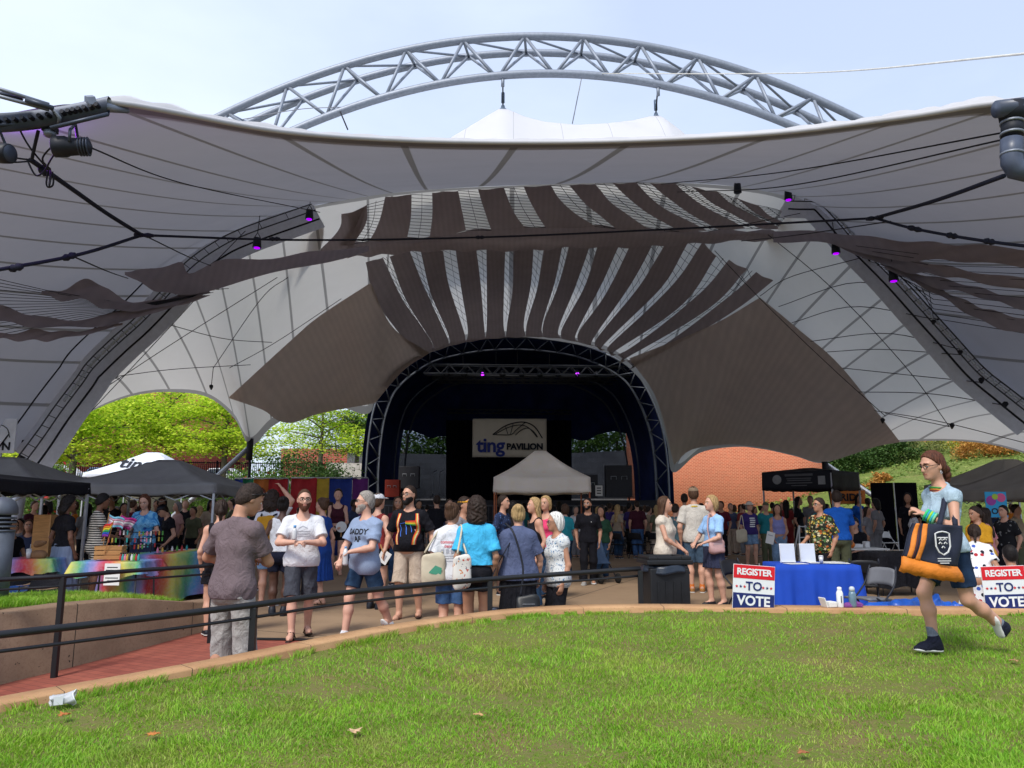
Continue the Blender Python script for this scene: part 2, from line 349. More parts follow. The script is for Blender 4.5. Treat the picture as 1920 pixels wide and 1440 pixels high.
d1 = m.bsdf(c, .55, spec=.25); tr = m.n('ShaderNodeBsdfTranslucent'); m.l(m.mix(.5, c, (.3, .45, .03)), tr.inputs['Color'])
m_grass = m.shade(m.mixsh(.32, d1, tr.outputs[0]))
def inside_lawn(x, y):
	yk = np.interp(x, kerb_c[:, 0], kerb_c[:, 1]); return y < yk - .015
N1 = 190000
px = rng.uniform(-260, 2180, N1); py = 1128 + (1560 - 1128) * rng.uniform(0, 1, N1) ** .85
r0 = px - 960; r1 = F * CT - (720 - py) * ST; r2 = F * ST + (720 - py) * CT; t = CAMZ / (LAWN_S * r1 - r2)
gxx, gyy = r0 * t, r1 * t
N2 = 120000; gx2 = rng.uniform(-7, 9, N2); gy2 = rng.uniform(2.6, 8.4, N2)
gxx = np.concatenate([gxx, gx2]); gyy = np.concatenate([gyy, gy2])
ok = inside_lawn(gxx, gyy) & (gyy > 1.5) & (gyy < 9); gxx, gyy = gxx[ok], gyy[ok]
_wc = np.random.default_rng(21); _wx, _wy, _wr = _wc.uniform(-4.5, 5.5, 46), _wc.uniform(3.2, 8.0, 46), _wc.uniform(.10, .42, 46)
_wx[:7], _wy[:7], _wr[:7] = (1.55, 2.0, 1.2, .2, -1.3, 2.6, 3.2), (4.15, 4.5, 4.7, 4.3, 5.3, 5.4, 4.6), (.42, .34, .3, .3, .34, .4, .35)
def worn(x, y):
	w = np.zeros(len(x)); jx, jy = x + .09 * np.sin(y * 17 + x * 5), y + .09 * np.sin(x * 15)
	for a, b, r in zip(_wx, _wy, _wr): w = np.maximum(w, np.exp(-(((jx - a) / r) ** 2 + ((jy - b) / (r * .6)) ** 2)))
	return w
def patch(x, y): return .5 + .5 * np.sin(x * 1.3 + 2 * np.sin(y * .9)) * np.sin(y * 1.7 + 1.5 * np.sin(x * .7 + 1))
hh = (.014 + .019 * patch(gxx, gyy) * patch(gxx * 3.1 + 1, gyy * 4.3)) * rng.uniform(.5, 1.7, len(gxx))
bare = worn(gxx, gyy); kd = np.interp(gxx, kerb_c[:, 0], kerb_c[:, 1]) - gyy; hh *= np.interp(kd, [0, .35], [.45, 1]); keep = rng.uniform(0, 1, len(gxx)) < np.clip(1.0 - bare * .80, .12, 1); hh *= np.clip(1.1 - .6 * bare, .4, 1.1); gxx, gyy, hh = gxx[keep], gyy[keep], hh[keep]
blades('grass', np.stack([gxx, gyy, lawn_z(gxx, gyy) - .004], 1), hh, rng.uniform(.0026, .0056, len(gxx)) * (1 + .06 * gyy), m_grass, .9)
# longer untrimmed tufts against the kerb, and the strip behind the wall
i = rng.integers(0, 149, 9000); f = rng.uniform(0, 1, 9000)[:, None]; e = kerb_c[i] * (1 - f) + kerb_c[i + 1] * f - kout[i] * rng.gamma(1.4, .03, 9000)[:, None]
e[:, 2] = lawn_z(e[:, 0], e[:, 1]); sel = (np.sin(e[:, 0] * 9) + np.sin(e[:, 0] * 23 + 1) > -.6) & (e[:, 1] > 1); e = e[sel]
blades('edge_grass', e, rng.uniform(.025, .07, len(e)) * np.interp(e[:, 0], [-1, 1], [1, .55]), rng.uniform(.004, .007, len(e)), m_grass, .9)
n = 26000; ci = rng.uniform(0, 42.9, n); ro = rng.uniform(.31, 1.5, n); i0 = ci.astype(int); fr = (ci - i0)[:, None]
pb = wall_c[i0] * (1 - fr) + wall_c[i0 + 1] * fr + wo_[i0] * ro[:, None]; pb[:, 2] = np.interp(ci, [0, 36, 43], [wtop[0] - .02, wtop[36] - .02, wtop[43] - .08]) + .01
blades('bed_grass', pb, rng.uniform(.04, .1, n), rng.uniform(.005, .009, n), m_grass, .7)
# ------------------------------------------------------------------ handrails
m_rail = metal('black_rail_paint', (.014, .015, .018), .38, .2)
def rail_at(px, py_top):                     # just outside the kerb
	for i in range(149):
		c = kerb_c[i] + kout[i] * (ar_w[i] + .08)
	return None
idx = np.linspace(10, 149, 400); off = kerb_c + kout * (ar_w + .09)
rl = [(np.interp(k, np.arange(150), off[:, 0]), np.interp(k, np.arange(150), off[:, 1])) for k in idx]
hr = empty('handrail', (*rl[200], 0), 0, 'long black double handrail following the kerb of the lawn', 'handrail')
hz_px = [(0, 1190), (240, 1163), (470, 1135), (640, 1112), (905, 1087), (1200, 1066)]
top = []
for pxx, pyy in [(-420, 1236), (-200, 1212)] + hz_px:
	best = min(rl, key=lambda q: abs(q[0] / (q[1] * CT - .6 * ST) * F + 960 - pxx)); top.append(P(pxx, pyy, best[1]))
hr.location = (0, 0, 0)
tp = curve3(top, 60); MB().tube(tp, .0255, 10).build('top_rail', m_rail, hr, True)
low = tp.copy(); low[:, 2] -= np.interp(tp[:, 0], [-3.5, 1.5], [.105, .075]); low[-1, 0] -= .02
MB().tube(low, .0125, 8).build('mid_rail', m_rail, hr, True)
for pxx in (-330, 466, 905, 1199):
	j = int(np.argmin(np.abs(tp[:, 0] / (tp[:, 1] * CT + (tp[:, 2] - CAMZ) * ST) * F + 960 - pxx))); q = tp[j]
	MB().box((q[0], q[1], (q[2] - .45) / 2 - .02), (.05, .05, q[2] + .45)).build('post', m_rail, hr, bevel=.004)
hr2 = empty('handrail', (0, 0, 0), 0, 'shorter black double handrail in front of the retaining wall', 'handrail')
pbz = G(125, 1268, -.1)[1]; t2 = curve3([P(-330, 1112, pbz - 1.5), P(-150, 1099, pbz - .8), P(0, 1087, pbz - .3), P(125, 1080, pbz), P(250, 1070, pbz + .6), P(402, 1060, pbz + 1.4)], 40)
MB().tube(t2, .023, 10).build('top_rail', m_rail, hr2, True)
l2 = t2.copy(); l2[:, 2] -= .095; MB().tube(l2, .012, 8).build('mid_rail', m_rail, hr2, True)
for k in (5, 23): MB().box((t2[k, 0], t2[k, 1], t2[k, 2] / 2 - .11), (.05, .05, t2[k, 2] + .2)).build('post', m_rail, hr2, bevel=.004)
MB().box((t2[-1, 0], t2[-1, 1], t2[-1, 2] / 2 - .06), (.05, .05, t2[-1, 2] + .1)).build('post', m_rail, hr2, bevel=.004)
# ================================================================== THE PAVILION
def membrane(name, col, tr, seams, width, band=None, dark=.45, base_w=.05, face_dirt=.12, tint=(1, 1, .97)):
	m = NT(name); sx = m.n('ShaderNodeSeparateXYZ'); m.l(m.tc.outputs['UV'], sx.inputs[0])
	fu = m.math('FRACT', m.math('ADD', sx.outputs[0], .5)); du = m.math('ABSOLUTE', m.math('SUBTRACT', fu, .5))
	s = m.math('LESS_THAN', du, width)
	if band:
		for lo, hi in band: s = m.math('MAXIMUM', s, m.math('MULTIPLY', m.math('GREATER_THAN', sx.outputs[1], lo), m.math('LESS_THAN', sx.outputs[1], hi)))
	n = m.noise(.35, 5, .6); n2 = m.noise(90, 3)
	c0 = m.ramp(n, [(.25, [x * (1 - face_dirt) for x in col]), (.75, [min(1, x * (1 + face_dirt * .5)) for x in col])])
	c = m.mix(s, c0, [x * dark for x in col]); q = m.n('ShaderNodeBsdfTranslucent'); t0 = m.mix(s, [tr * x for x in tint], [tr * .4] * 3); m.l(t0, q.inputs['Color'])
	d = m.bsdf(c, .7, spec=.12, normal=m.bump(n2, .06, .003))
	a = m.n('ShaderNodeAddShader'); m.l(d, a.inputs[0]); m.l(q.outputs[0], a.inputs[1])
	return m.shade(a.outputs[0])
can = empty('pavilion_canopy', (0, 30, 0), 0, 'huge grey-white tensile fabric canopy spanning the plaza in front of the stage', 'canopy'); can.location = (0, 0, 0)
# front visor: (start pixel, d) lip  ->  (end pixel, d) ridge / crest
cols = [((-650, 800, 15), (50, 846, 22)), ((-700, 640, 13), (110, 760, 22.5)), ((-700, 560, 12), (170, 680, 23)), ((-700, 500, 11.5), (230, 620, 23.2)), ((-700, 440, 11), (290, 555, 23.5)), ((-680, 390, 10.5), (345, 505, 23.8)), ((-640, 340, 10), (400, 465, 24.2)), ((-560, 300, 9.6), (460, 433, 24.5)), ((-460, 272, 9.2), (525, 405, 24.8)), ((-330, 248, 8.8), (588, 386, 25)), ((-160, 228, 8.5), (625, 379, 25.2)), ((0, 214, 8.3), (655, 374, 25.3)),
		((200, 196, 8.4), (690, 368, 25.5)), ((520, 250, 10.2), (735, 362, 25.7)), ((755, 267, 11.6), (800, 356, 25.9)), ((968, 271, 12.2), (900, 350, 26)), ((1180, 268, 12.0), (1045, 345, 26)), ((1450, 254, 10.8), (1190, 342, 26)), ((1690, 225, 9.4), (1310, 344, 25.8)), ((1895, 197, 8.4), (1390, 351, 25.6)),
		((2080, 215, 8.3), (1440, 360, 25.3)), ((2240, 240, 8.5), (1480, 369, 25)), ((2380, 280, 8.8), (1515, 386, 24.7)), ((2480, 330, 9.2), (1545, 412, 24.4)), ((2540, 390, 9.8), (1580, 448, 24.0)), ((2580, 450, 10.4), (1612, 481, 23.6)), ((2600, 510, 11), (1680, 540, 23.1)), ((2600, 580, 11.6), (1733, 584, 22.7)), ((2600, 650, 12.2), (1800, 665, 22.2)), ((2600, 740, 13), (1880, 740, 21.6)), ((2600, 830, 14), (1960, 795, 21)), ((2600, 900, 15), (2080, 860, 20.5))]
st = np.array([P(*a) for a, b in cols]); en = np.array([P(*b) for a, b in cols])
SUB = 6; nc = (len(cols) - 1) * SUB + 1
stc, enc = curve3(st, nc), curve3(en, nc)
NR = 22; A = np.zeros((NR, nc, 3)); ul = np.linspace(0, len(cols) - 1, nc)
wts = np.interp(ul, [0, 9, 12, 19, 22, 31], [.5, .5, .15, .15, .5, .5])
for i, v in enumerate(np.linspace(0, 1, NR)):
	A[i] = stc * (1 - v) + enc * v; A[i, :, 2] -= np.sin(math.pi * v) * .55 * wts
	A[i, :, 1] += np.sin(math.pi * v) * .3 * wts
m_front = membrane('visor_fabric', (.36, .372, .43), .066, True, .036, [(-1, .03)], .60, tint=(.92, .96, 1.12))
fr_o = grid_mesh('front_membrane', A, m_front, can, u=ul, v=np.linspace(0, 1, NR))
LIP = stc.copy()
_r, _c = A.shape[:2]; _i = np.arange(_r * _c).reshape(_r, _c)
FB = BVHTree.FromPolygons([tuple(v) for v in A.reshape(-1, 3)], [tuple(int(k) for k in q) for q in np.stack([_i[:-1, :-1], _i[:-1, 1:], _i[1:, 1:], _i[1:, :-1]], -1).reshape(-1, 4)])
def under(px, py, d, k=.965):                # keep a hung thing just below the visor
	for oy in (0, 6, 14, 26):
		h = FB.ray_cast(Vector((0, 0, CAMZ)), Vector(ray(px, py + oy)).normalized())[0]
		if h is not None: return min(d, h[1] * k)
	return d
def lip(k): i = np.interp(k, ul, np.arange(nc)); a = int(i); b = min(a + 1, nc - 1); return LIP[a] * (1 - i + a) + LIP[b] * (i - a)
m_white = mat('white_coated_fabric', (.46, .46, .48), .55, .06, 2, .15, 14, .02)
lp = [lip(k) for k in np.linspace(12.0, 19.3, 90)]
MB().tube([p + np.array([0, -.03, .02]) for p in lp], .036, 8).build('edge_cable', m_white, can, True)
top = np.zeros((5, 90, 3)); lpa = np.array(lp); wob = np.array([.03 * math.sin(i * 1.9) + .025 * math.sin(i * .7) for i in range(90)])
for r_, (dy, dz) in enumerate([(0, .04), (.05, .13), (.2, .2), (.4, .27), (.72, .36)]):
	top[r_] = lpa + np.array([0, dy, dz]); top[r_, :, 2] += wob * (.4 + .6 * r_ / 4) * np.interp(np.arange(90), [0, 20, 60, 89], [1.6, .5, .4, 1.6])
grid_mesh('edge_flap', top, m_white, can)
# main vault behind the ridge
pairs = [((50, 846, 22), (62, 842, 22.3)), ((110, 760, 22.5), (170, 772, 26)), ((170, 680, 23), (250, 742, 28)), ((230, 620, 23.2), (320, 735, 30)), ((290, 555, 23.5), (390, 745, 31)), ((345, 505, 23.8), (440, 785, 31.8)), ((400, 465, 24.2), (470, 836, 32)), ((460, 433, 24.5), (510, 800, 34)), ((525, 405, 24.8), (560, 775, 36)), ((588, 386, 25), (630, 762, 39)),
		 ((690, 368, 25.5), (692, 775, 42)), ((735, 362, 25.7), (715, 720, 43)), ((830, 354, 26), (800, 655, 44)), ((960, 348, 26.1), (960, 632, 44.3)), ((1100, 343, 26), (1120, 655, 44)), ((1250, 342, 25.9), (1195, 705, 44)), ((1390, 351, 25.6), (1228, 760, 44)), ((1480, 369, 25), (1250, 830, 43)), ((1545, 412, 24.4), (1262, 886, 42)), ((1612, 481, 23.6), (1310, 850, 40)), ((1680, 540, 23.1), (1375, 838, 38)), ((1733, 584, 22.7), (1430, 842, 36.5)), ((1780, 640, 22.3), (1490, 855, 34.5)),
		 ((1830, 695, 22), (1545, 868, 33)), ((1880, 740, 21.6), (1620, 838, 31)), ((1920, 770, 21.3), (1720, 827, 29)), ((2000, 815, 20.8), (1850, 832, 27)), ((2080, 860, 20.5), (2000, 875, 24))]
a = np.array([P(*p) for p, q in pairs]); b = np.array([P(*q) for p, q in pairs]); nc2 = (len(pairs) - 1) * 6 + 1; ul2 = np.linspace(0, len(pairs) - 1, nc2)
ac, bc = curve3(a, nc2), curve3(b, nc2); NR2 = 30; A = np.zeros((NR2, nc2, 3))
for i, v in enumerate(np.linspace(0, 1, NR2)):
	A[i] = ac * (1 - v) + bc * v
	A[i, :, 2] += np.sin(math.pi * v) * np.interp(ul2, [0, 6, 11, 16, 20, 27], [.1, .35, .8, .8, .45, .2])
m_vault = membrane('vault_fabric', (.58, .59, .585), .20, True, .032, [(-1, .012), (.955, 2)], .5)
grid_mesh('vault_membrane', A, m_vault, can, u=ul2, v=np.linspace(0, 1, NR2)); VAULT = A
# depth of the vault as a smooth function of the pixel, used to hang things just below it
def to_px(V):
	V = np.asarray(V, float); x, y, z = V[..., 0], V[..., 1], V[..., 2] - CAMZ
	dd = y * CT + z * ST; return 960 + F * x / dd, 720 - F * (z * CT - y * ST) / dd
vx, vy = to_px(A.reshape(-1, 3)); vd = A.reshape(-1, 3)[:, 1]
def feats(x, y): x = (np.asarray(x) - 960) / 900; y = (np.asarray(y) - 600) / 300; return np.stack([x ** i * y ** j for i in range(6) for j in range(5) if i + j <= 6], -1)
wv = np.exp(-((vx - 960) / 900) ** 4); coef = np.linalg.lstsq(feats(vx, vy) * wv[:, None], vd * wv, rcond=None)[0]
def vdepth(x, y): return np.clip(feats(x, y) @ coef, 17, 44)
_r, _c = VAULT.shape[:2]; _i = np.arange(_r * _c).reshape(_r, _c)
VB = BVHTree.FromPolygons([tuple(v) for v in VAULT.reshape(-1, 3)], [tuple(int(k) for k in q) for q in np.stack([_i[:-1, :-1], _i[:-1, 1:], _i[1:, 1:], _i[1:, :-1]], -1).reshape(-1, 4)])
def vhit(px, py):
	ds = []
	for ox, oy in ((0, 0), (-14, 0), (14, 0), (0, -12), (0, 12)):
		h = VB.ray_cast(Vector((0, 0, CAMZ)), Vector(ray(px + ox, py + oy)).normalized())[0]
		if h is not None: ds.append(h[1])
	if not ds: return min(float(vdepth(px, py)), VB.find_nearest(Vector(P(px, py, float(vdepth(px, py)))))[0][1])
	return min(ds) * .5 + sum(ds) / len(ds) * .5
def V_(px, py, k=.955): return P(px, py, vhit(px, py) * (k + .012))
# white peaks above, hung from the arch
DA = 30.0
pk1, pk2 = P(943, 203, DA), P(1230, 217, DA)
prof = np.array([(700, 330), (780, 297), (845, 258), (880, 237), (915, 216), (936, 204), (950, 204), (985, 219), (1020, 228), (1080, 234), (1140, 231), (1190, 225), (1222, 217), (1237, 217), (1255, 230), (1275, 245), (1320, 290), (1400, 340)], float)
A = np.zeros((31, 90, 3)); gy_ = np.linspace(-4, 6, 31)
for j, pxx in enumerate(np.linspace(700, 1400, 90)):
	q = P(pxx, np.interp(pxx, prof[:, 0], prof[:, 1]), DA)
	for i, g in enumerate(gy_): A[i, j] = (q[0], DA + g, max(14.6, q[2] - (.75 if g < 0 else .25) * abs(g) ** 1.25))
m_peak = membrane('peak_fabric', (.45, .45, .48), .32, True, .006, None, .8, face_dirt=.05)
grid_mesh('peak_membrane', A, m_peak, can, u=np.linspace(0, 8, 90))
m_steel = metal('pale_blue_grey_steel', (.235, .265, .32), .5, .25)
m_galv = metal('galvanised_steel', (.42, .44, .47), .45, .5)
m_cord = mat('dark_cord', (.014, .014, .02), .7)
m_rope = mat('navy_rope', (.012, .014, .03), .75, .3, 60, .5, 200)
for pk in (pk1, pk2): MB().lathe([(.42, -.32), (.24, -.14), (.1, 0), (.07, .12)], pk, 14).build('peak_cap', metal('blue_steel_cap', (.15, .2, .27)), can, True)
# the arch truss
arch = empty('arch_truss', (0, 0, 0), 0, 'giant pale blue steel arch truss rising over the canopy', 'arch')
def parab(px0, py0, ya, h0, xs, dy=0, dz=0):
	return None
apx = 1005; ctop = P(apx, 68, DA); cleft = P(405, 222, DA); ka = (ctop[2] - cleft[2]) / (ctop[0] - cleft[0]) ** 2
def chord(off_y, off_z, n=80, half=27, k=None):
	xs = np.linspace(-half, half, n); k = k or ka; return np.array([(ctop[0] + x, DA + off_y, ctop[2] + off_z - k * x * x) for x in xs])
bot = P(1095, 138, DA - .6)
zb = bot[2] - ctop[2]; zbk = P(apx, 99, DA + 1.7)[2] - ctop[2]
kb = ka * .93
lw = np.array([P(575, 235, DA - .6), P(1480, 233, DA - .6)]); klow = (bot[2] - lw[:, 2].mean()) / (((lw[1, 0] - lw[0, 0]) / 2) ** 2)
bcx = lw[:, 0].mean()
xs = np.linspace(-25, 25, 80); c_low = np.array([(bcx + x, DA - .6, bot[2] - klow * x * x) for x in xs])
c_top = chord(0, 0); c_back = chord(1.7, zbk, k=ka * 1.01)
for c in (c_top, c_back, c_low): MB().tube(c, .165, 10).build('chord', m_steel, arch, True)
def at_x(c, x): return np.array([x, np.interp(x, c[:, 0], c[:, 1]), np.interp(x, c[:, 0], c[:, 2])])
px_top = [539, 645, 760, 868, 984, 1095, 1203, 1310, 1418, 1522]
xt = [P(p, 150, DA)[0] for p in px_top]; stp = (xt[-1] - xt[0]) / (len(xt) - 1)
xt = [xt[0] - stp * k for k in (3, 2, 1)] + xt + [xt[-1] + stp * k for k in (1, 2, 3)]
for i, x in enumerate(xt):
	a_ = at_x(c_top, x); bk = at_x(c_back, x * .985 + .1)
	MB().tube([a_, bk], .062, 6).build('brace', m_steel, arch, True)
	for sgn in (-.46, .46):
		lw_ = at_x(c_low, (x - bcx) * .93 + bcx + sgn * stp)
		MB().tube([a_, lw_], .07, 6).build('brace', m_steel, arch, True); MB().tube([bk, lw_], .062, 6).build('brace', m_steel, arch, True)
	if i + 1 < len(xt): MB().tube([a_, at_x(c_back, xt[i + 1] * .985 + .1)], .055, 6).build('brace', m_steel, arch, True)
m_thin = mat('steel_wire', (.25, .26, .3), .5)
for (p1, lbl) in ((pk1, 'short steel hanger over the taller canopy peak'), (pk2, 'short steel hanger over the lower canopy peak')):
	h = empty('hanger_cable', p1, 0, lbl, 'cable'); t_ = at_x(c_low, p1[0]) - p1
	MB().tube([(0, 0, .1), t_], .03, 6).build('wire', m_cord, h, True); MB().tube([(0, 0, .25), (0, 0, .7)], .075, 8).build('turnbuckle', metal('blue_steel_cap', (.15, .2, .27)), h, True); MB().tube([t_ + np.array([0, 0, -.5]), t_ + np.array([0, 0, -.1])], .07, 8).build('shackle', m_steel, h, True)
tag(MB().tube([P(1092, 138, DA), P(1073, 232, DA)], .022, 5).build('stay_wire', m_thin, None, True), 'thin wire dropping from the arch between the two peaks', 'cable')
tag(MB().tube(curve3([P(1128, 138, DA - .7), P(1500, 137, 20), P(1960, 97, 9), P(2700, 20, 6)], 30), .018, 5).build('guy_wire', mat('pale_wire', (.6, .58, .52), .6), None, True), 'pale wire running from the arch top to upper right corner', 'cable')
tag(MB().tube(curve3([P(455, 224, DA - .8), P(560, 205, DA - .8), P(640, 201, DA - .7)], 10), .018, 5).build('guy_wire', m_thin, None, True), 'pale sagging wire across the lower left of the arch', 'cable')
tag(MB().tube([P(636, 205, DA - .7), P(652, 243, DA - 1)], .03, 5).build('hanger_cable', m_cord, None, True), 'short dark wire below the left side of the arch', 'cable')
# ------------------------------------------------------------------ shade cloth hung under the vault
def net_mat(name, lo, hi, line, tr):
	m = NT(name); n1 = m.noise(1.2, 5, .6); n2 = m.noise(160, 2); w1 = m.n('ShaderNodeTexWave'); w1.inputs['Scale'].default_value = 1.6; w1.inputs['Distortion'].default_value = 1.5; m.l(m.tc.outputs['Object'], w1.inputs['Vector'])
	c = m.mix(m.math('MULTIPLY', w1.outputs['Fac'], .3), m.ramp(n1, [(.3, lo), (.7, hi)]), line)
	q = m.n('ShaderNodeBsdfTranslucent'); q.inputs['Color'].default_value = (*tr, 1); ad_ = m.n('ShaderNodeAddShader'); m.l(m.bsdf(c, .85, spec=.1, normal=m.bump(n2, .3, .004)), ad_.inputs[0]); m.l(q.outputs[0], ad_.inputs[1]); return m.shade(ad_.outputs[0])
m_net = net_mat('brown_shade_net', (.31, .262, .248), (.385, .325, .30), (.22, .18, .17), (.155, .13, .12)); m_net2 = net_mat('dark_violet_brown_shade_net', (.215, .185, .20), (.27, .235, .25), (.16, .14, .155), (.08, .068, .072))
Z = lambda x, y: (660 + x * .4271, 320 + y * .4271)     # readings taken in an enlarged crop of the photograph
def strip_px(name, Lp, Rp, parent, k0=.955, k1=.955, nu=8, nv=22, sag=.03, dep=None, wave=.02, seed=0):
	"""cloth between two pixel polylines, each hung at its own depth"""
	l2 = curve3([(*p, 0) for p in Lp], nv); r2 = curve3([(*p, 0) for p in Rp], nv); A = np.zeros((nv, nu, 3)); rs = np.random.default_rng(seed + 5); ph = rs.uniform(0, 6, 4)
	for i in range(nv):
		k = k0 + (k1 - k0) * i / (nv - 1)
		for j in range(nu):
			t = j / (nu - 1); q = l2[i] * (1 - t) + r2[i] * t
			A[i, j] = V_(q[0], q[1], k) if dep is None else P(q[0], q[1], dep(q[0], q[1]))
			A[i, j, 2] -= sag * math.sin(math.pi * t) + wave * math.sin(7 * t + ph[0] + i * .5) * math.sin(i * .35 + ph[1])
	return grid_mesh(name, A, m_net2, parent)
dup_ = lambda x, y: float(np.interp(y, [340, 355, 400, 450, 490], [24.0, 24.5, 25.6, 27.2, 28.4]))
net = empty('shade_cloth', (0, 0, 0), 0, 'dark brown shade cloth slit into long strips hanging above the stage arch', 'shade cloth')
gaps = [([(135, 380), (225, 570), (345, 745)], [(165, 378), (240, 575), (348, 748)]), ([(250, 345), (325, 530), (415, 725)], [(300, 345), (345, 535), (424, 722)]), ([(400, 350), (425, 500), (490, 700)], [(455, 350), (478, 510), (508, 695)]),
		([(545, 340), (565, 500), (580, 680)], [(590, 340), (592, 500), (592, 668)]), ([(673, 335), (668, 500), (665, 665)], [(708, 337), (705, 520), (683, 660)]), ([(797, 342), (785, 500), (755, 662)], [(842, 342), (812, 520), (770, 660)]),
		([(930, 300), (890, 490), (836, 668)], [(960, 300), (910, 490), (842, 664)]), ([(1045, 330), (985, 500), (908, 690)], [(1078, 330), (1020, 510), (926, 684)]), ([(1172, 330), (1090, 510), (985, 712)], [(1222, 328), (1115, 540), (1000, 700)]),
		([(1330, 305), (1230, 490), (1060, 736)], [(1382, 308), (1265, 500), (1085, 722)]), ([(1475, 315), (1360, 510), (1105, 764)], [(1540, 312), (1400, 510), (1150, 748)]), ([(1600, 375), (1450, 590), (1155, 794)], [(1655, 392), (1520, 545), (1260, 752)]), ([(1735, 432), (1560, 610), (1195, 828)], [(1775, 446), (1620, 580), (1330, 790)])]
arc = [(400, 790), (320, 812), (400, 785), (470, 765), (545, 745), (640, 735), (720, 730), (800, 728), (870, 732), (950, 745), (1030, 762), (1100, 785), (1160, 812), (1215, 850)]
edL = [[(60, 400), (100, 560), (220, 730)]] + [g[1] for g in gaps]
edR = [g[0] for g in gaps] + [[(1850, 482), (1640, 640), (1240, 860)]]
foot = [(300, 815), (352, 795), (425, 770), (500, 752), (586, 738), (675, 732), (762, 729), (838, 730), (918, 737), (992, 752), (1065, 770), (1118, 790), (1165, 808), (1205, 835), (1245, 862)]
for i, (l, r) in enumerate(zip(edL, edR)):
	top_l = [] if i in (0,) else []
	strip_px('strip', [Z(*p) for p in l] + [Z(*foot[i])], [Z(*p) for p in r] + [Z(*foot[i + 1])], net, sag=.03, seed=i)
# the gathered band across and the upper strips
band_top = [(-20, 318), (120, 300), (300, 292), (520, 262), (760, 246), (1000, 240), (1250, 250), (1500, 262), (1750, 262), (1950, 262)]
band_bot = [(-20, 380), (120, 372), (300, 356), (520, 352), (760, 350), (1000, 338), (1250, 336), (1500, 322), (1750, 308), (1950, 318)]
A = np.zeros((6, 60, 3)); bt_, bb_ = curve3([(*Z(*p), 0) for p in band_top], 60), curve3([(*Z(*p), 0) for p in band_bot], 60)
for i in range(6):
	for j in range(60):
		q = bt_[j] + (bb_[j] - bt_[j]) * i / 5; A[i, j] = P(q[0], q[1], dup_(0, q[1]) + .1 - .3 * math.sin(math.pi * i / 5)); A[i, j, 2] += .05 * math.sin(j * 1.3 + i)
grid_mesh('gathered_band', A, m_net2, net)
ups = [([(-20, 190), (-10, 250), (-60, 330)], [(66, 150), (62, 230), (10, 320)]), ([(146, 115), (118, 225), (75, 310)], [(262, 104), (258, 210), (240, 305)]), ([(352, 95), (352, 200), (340, 300)], [(466, 87), (482, 170), (500, 262)]), ([(553, 82), (580, 170), (612, 262)], [(667, 74), (705, 170), (755, 248)]),
	   ([(753, 70), (795, 160), (850, 250)], [(872, 64), (935, 150), (1065, 245)]), ([(953, 62), (1030, 150), (1160, 255)], [(1067, 57), (1150, 150), (1310, 262)]), ([(1143, 54), (1260, 160), (1440, 268)], [(1248, 52), (1350, 150), (1560, 262)]), ([(1308, 54), (1440, 160), (1600, 258)], [(1418, 54), (1520, 140), (1730, 255)]), ([(1488, 70), (1600, 155), (1790, 255)], [(1600, 92), (1690, 160), (1890, 255)]), ([(1678, 115), (1780, 190), (1900, 250)], [(1782, 152), (1850, 205), (1960, 250)]), ([(1860, 165), (1920, 205), (1985, 250)], [(1960, 205), (2010, 225), (2080, 252)])]
for i, (l, r) in enumerate(ups): strip_px('strip', [Z(*p) for p in l], [Z(*p) for p in r], net, sag=.02, nv=16, seed=40 + i, dep=dup_, wave=.02)
for i, (l, r) in enumerate([([(640, 401), (636, 430), (598, 470)], [(686, 388), (672, 440), (655, 472)]), ([(572, 426), (560, 455), (528, 492)], [(606, 415), (605, 450), (592, 482)]), ([(498, 462), (480, 478), (474, 486)], [(523, 452), (520, 462), (512, 474)])]):
	strip_px('strip', l, r, net, nv=10, sag=.05, seed=60 + i, dep=dup_, wave=.03)
def coons(name, AB, BC, DC, AD, parent, k=.95, n=26, wave=.04, seed=0):
	f = lambda q: curve3([(*p, 0) for p in q], n); ab, bc, dc, ad_ = f(AB), f(BC), f(DC), f(AD); A = np.zeros((n, n, 3)); ph = np.random.default_rng(seed).uniform(0, 6, 3)
	for i in range(n):
		u = i / (n - 1)
		for j in range(n):
			v = j / (n - 1)
			q = ab[i] * (1 - v) + dc[i] * v + ad_[j] * (1 - u) + bc[j] * u - (ab[0] * (1 - u) * (1 - v) + ab[-1] * u * (1 - v) + dc[0] * (1 - u) * v + dc[-1] * u * v)
			A[i, j] = V_(q[0], q[1], k); A[i, j, 2] += wave * (math.sin(9 * v + ph[0] + 2 * u) + .6 * math.sin(23 * v + ph[1])) * (u * (1 - u) * 4)
	return grid_mesh(name, A, m_net, parent)
pl_ = empty('shade_cloth', (0, 0, 0), 0, 'broad solid brown shade cloth sheet sloping down left of the stage arch', 'shade cloth')
coons('sheet', [(695, 530), (735, 610), (805, 662)], [(805, 662), (755, 696), (703, 756)], [(428, 746), (492, 768), (520, 788), (550, 793), (600, 776), (703, 756)], [(695, 530), (600, 592), (548, 636), (428, 746)], pl_, seed=1)
pr_ = empty('shade_cloth', (0, 0, 0), 0, 'broad solid brown shade cloth sheet sloping down right of the stage arch', 'shade cloth')
coons('sheet', [(1425, 558), (1500, 622), (1580, 692), (1688, 829)], [(1688, 829), (1640, 838), (1546, 866), (1480, 850), (1390, 834), (1300, 842), (1264, 872)], [(1180, 672), (1230, 745), (1264, 872)], [(1425, 558), (1330, 612), (1180, 672)], pr_, seed=2)
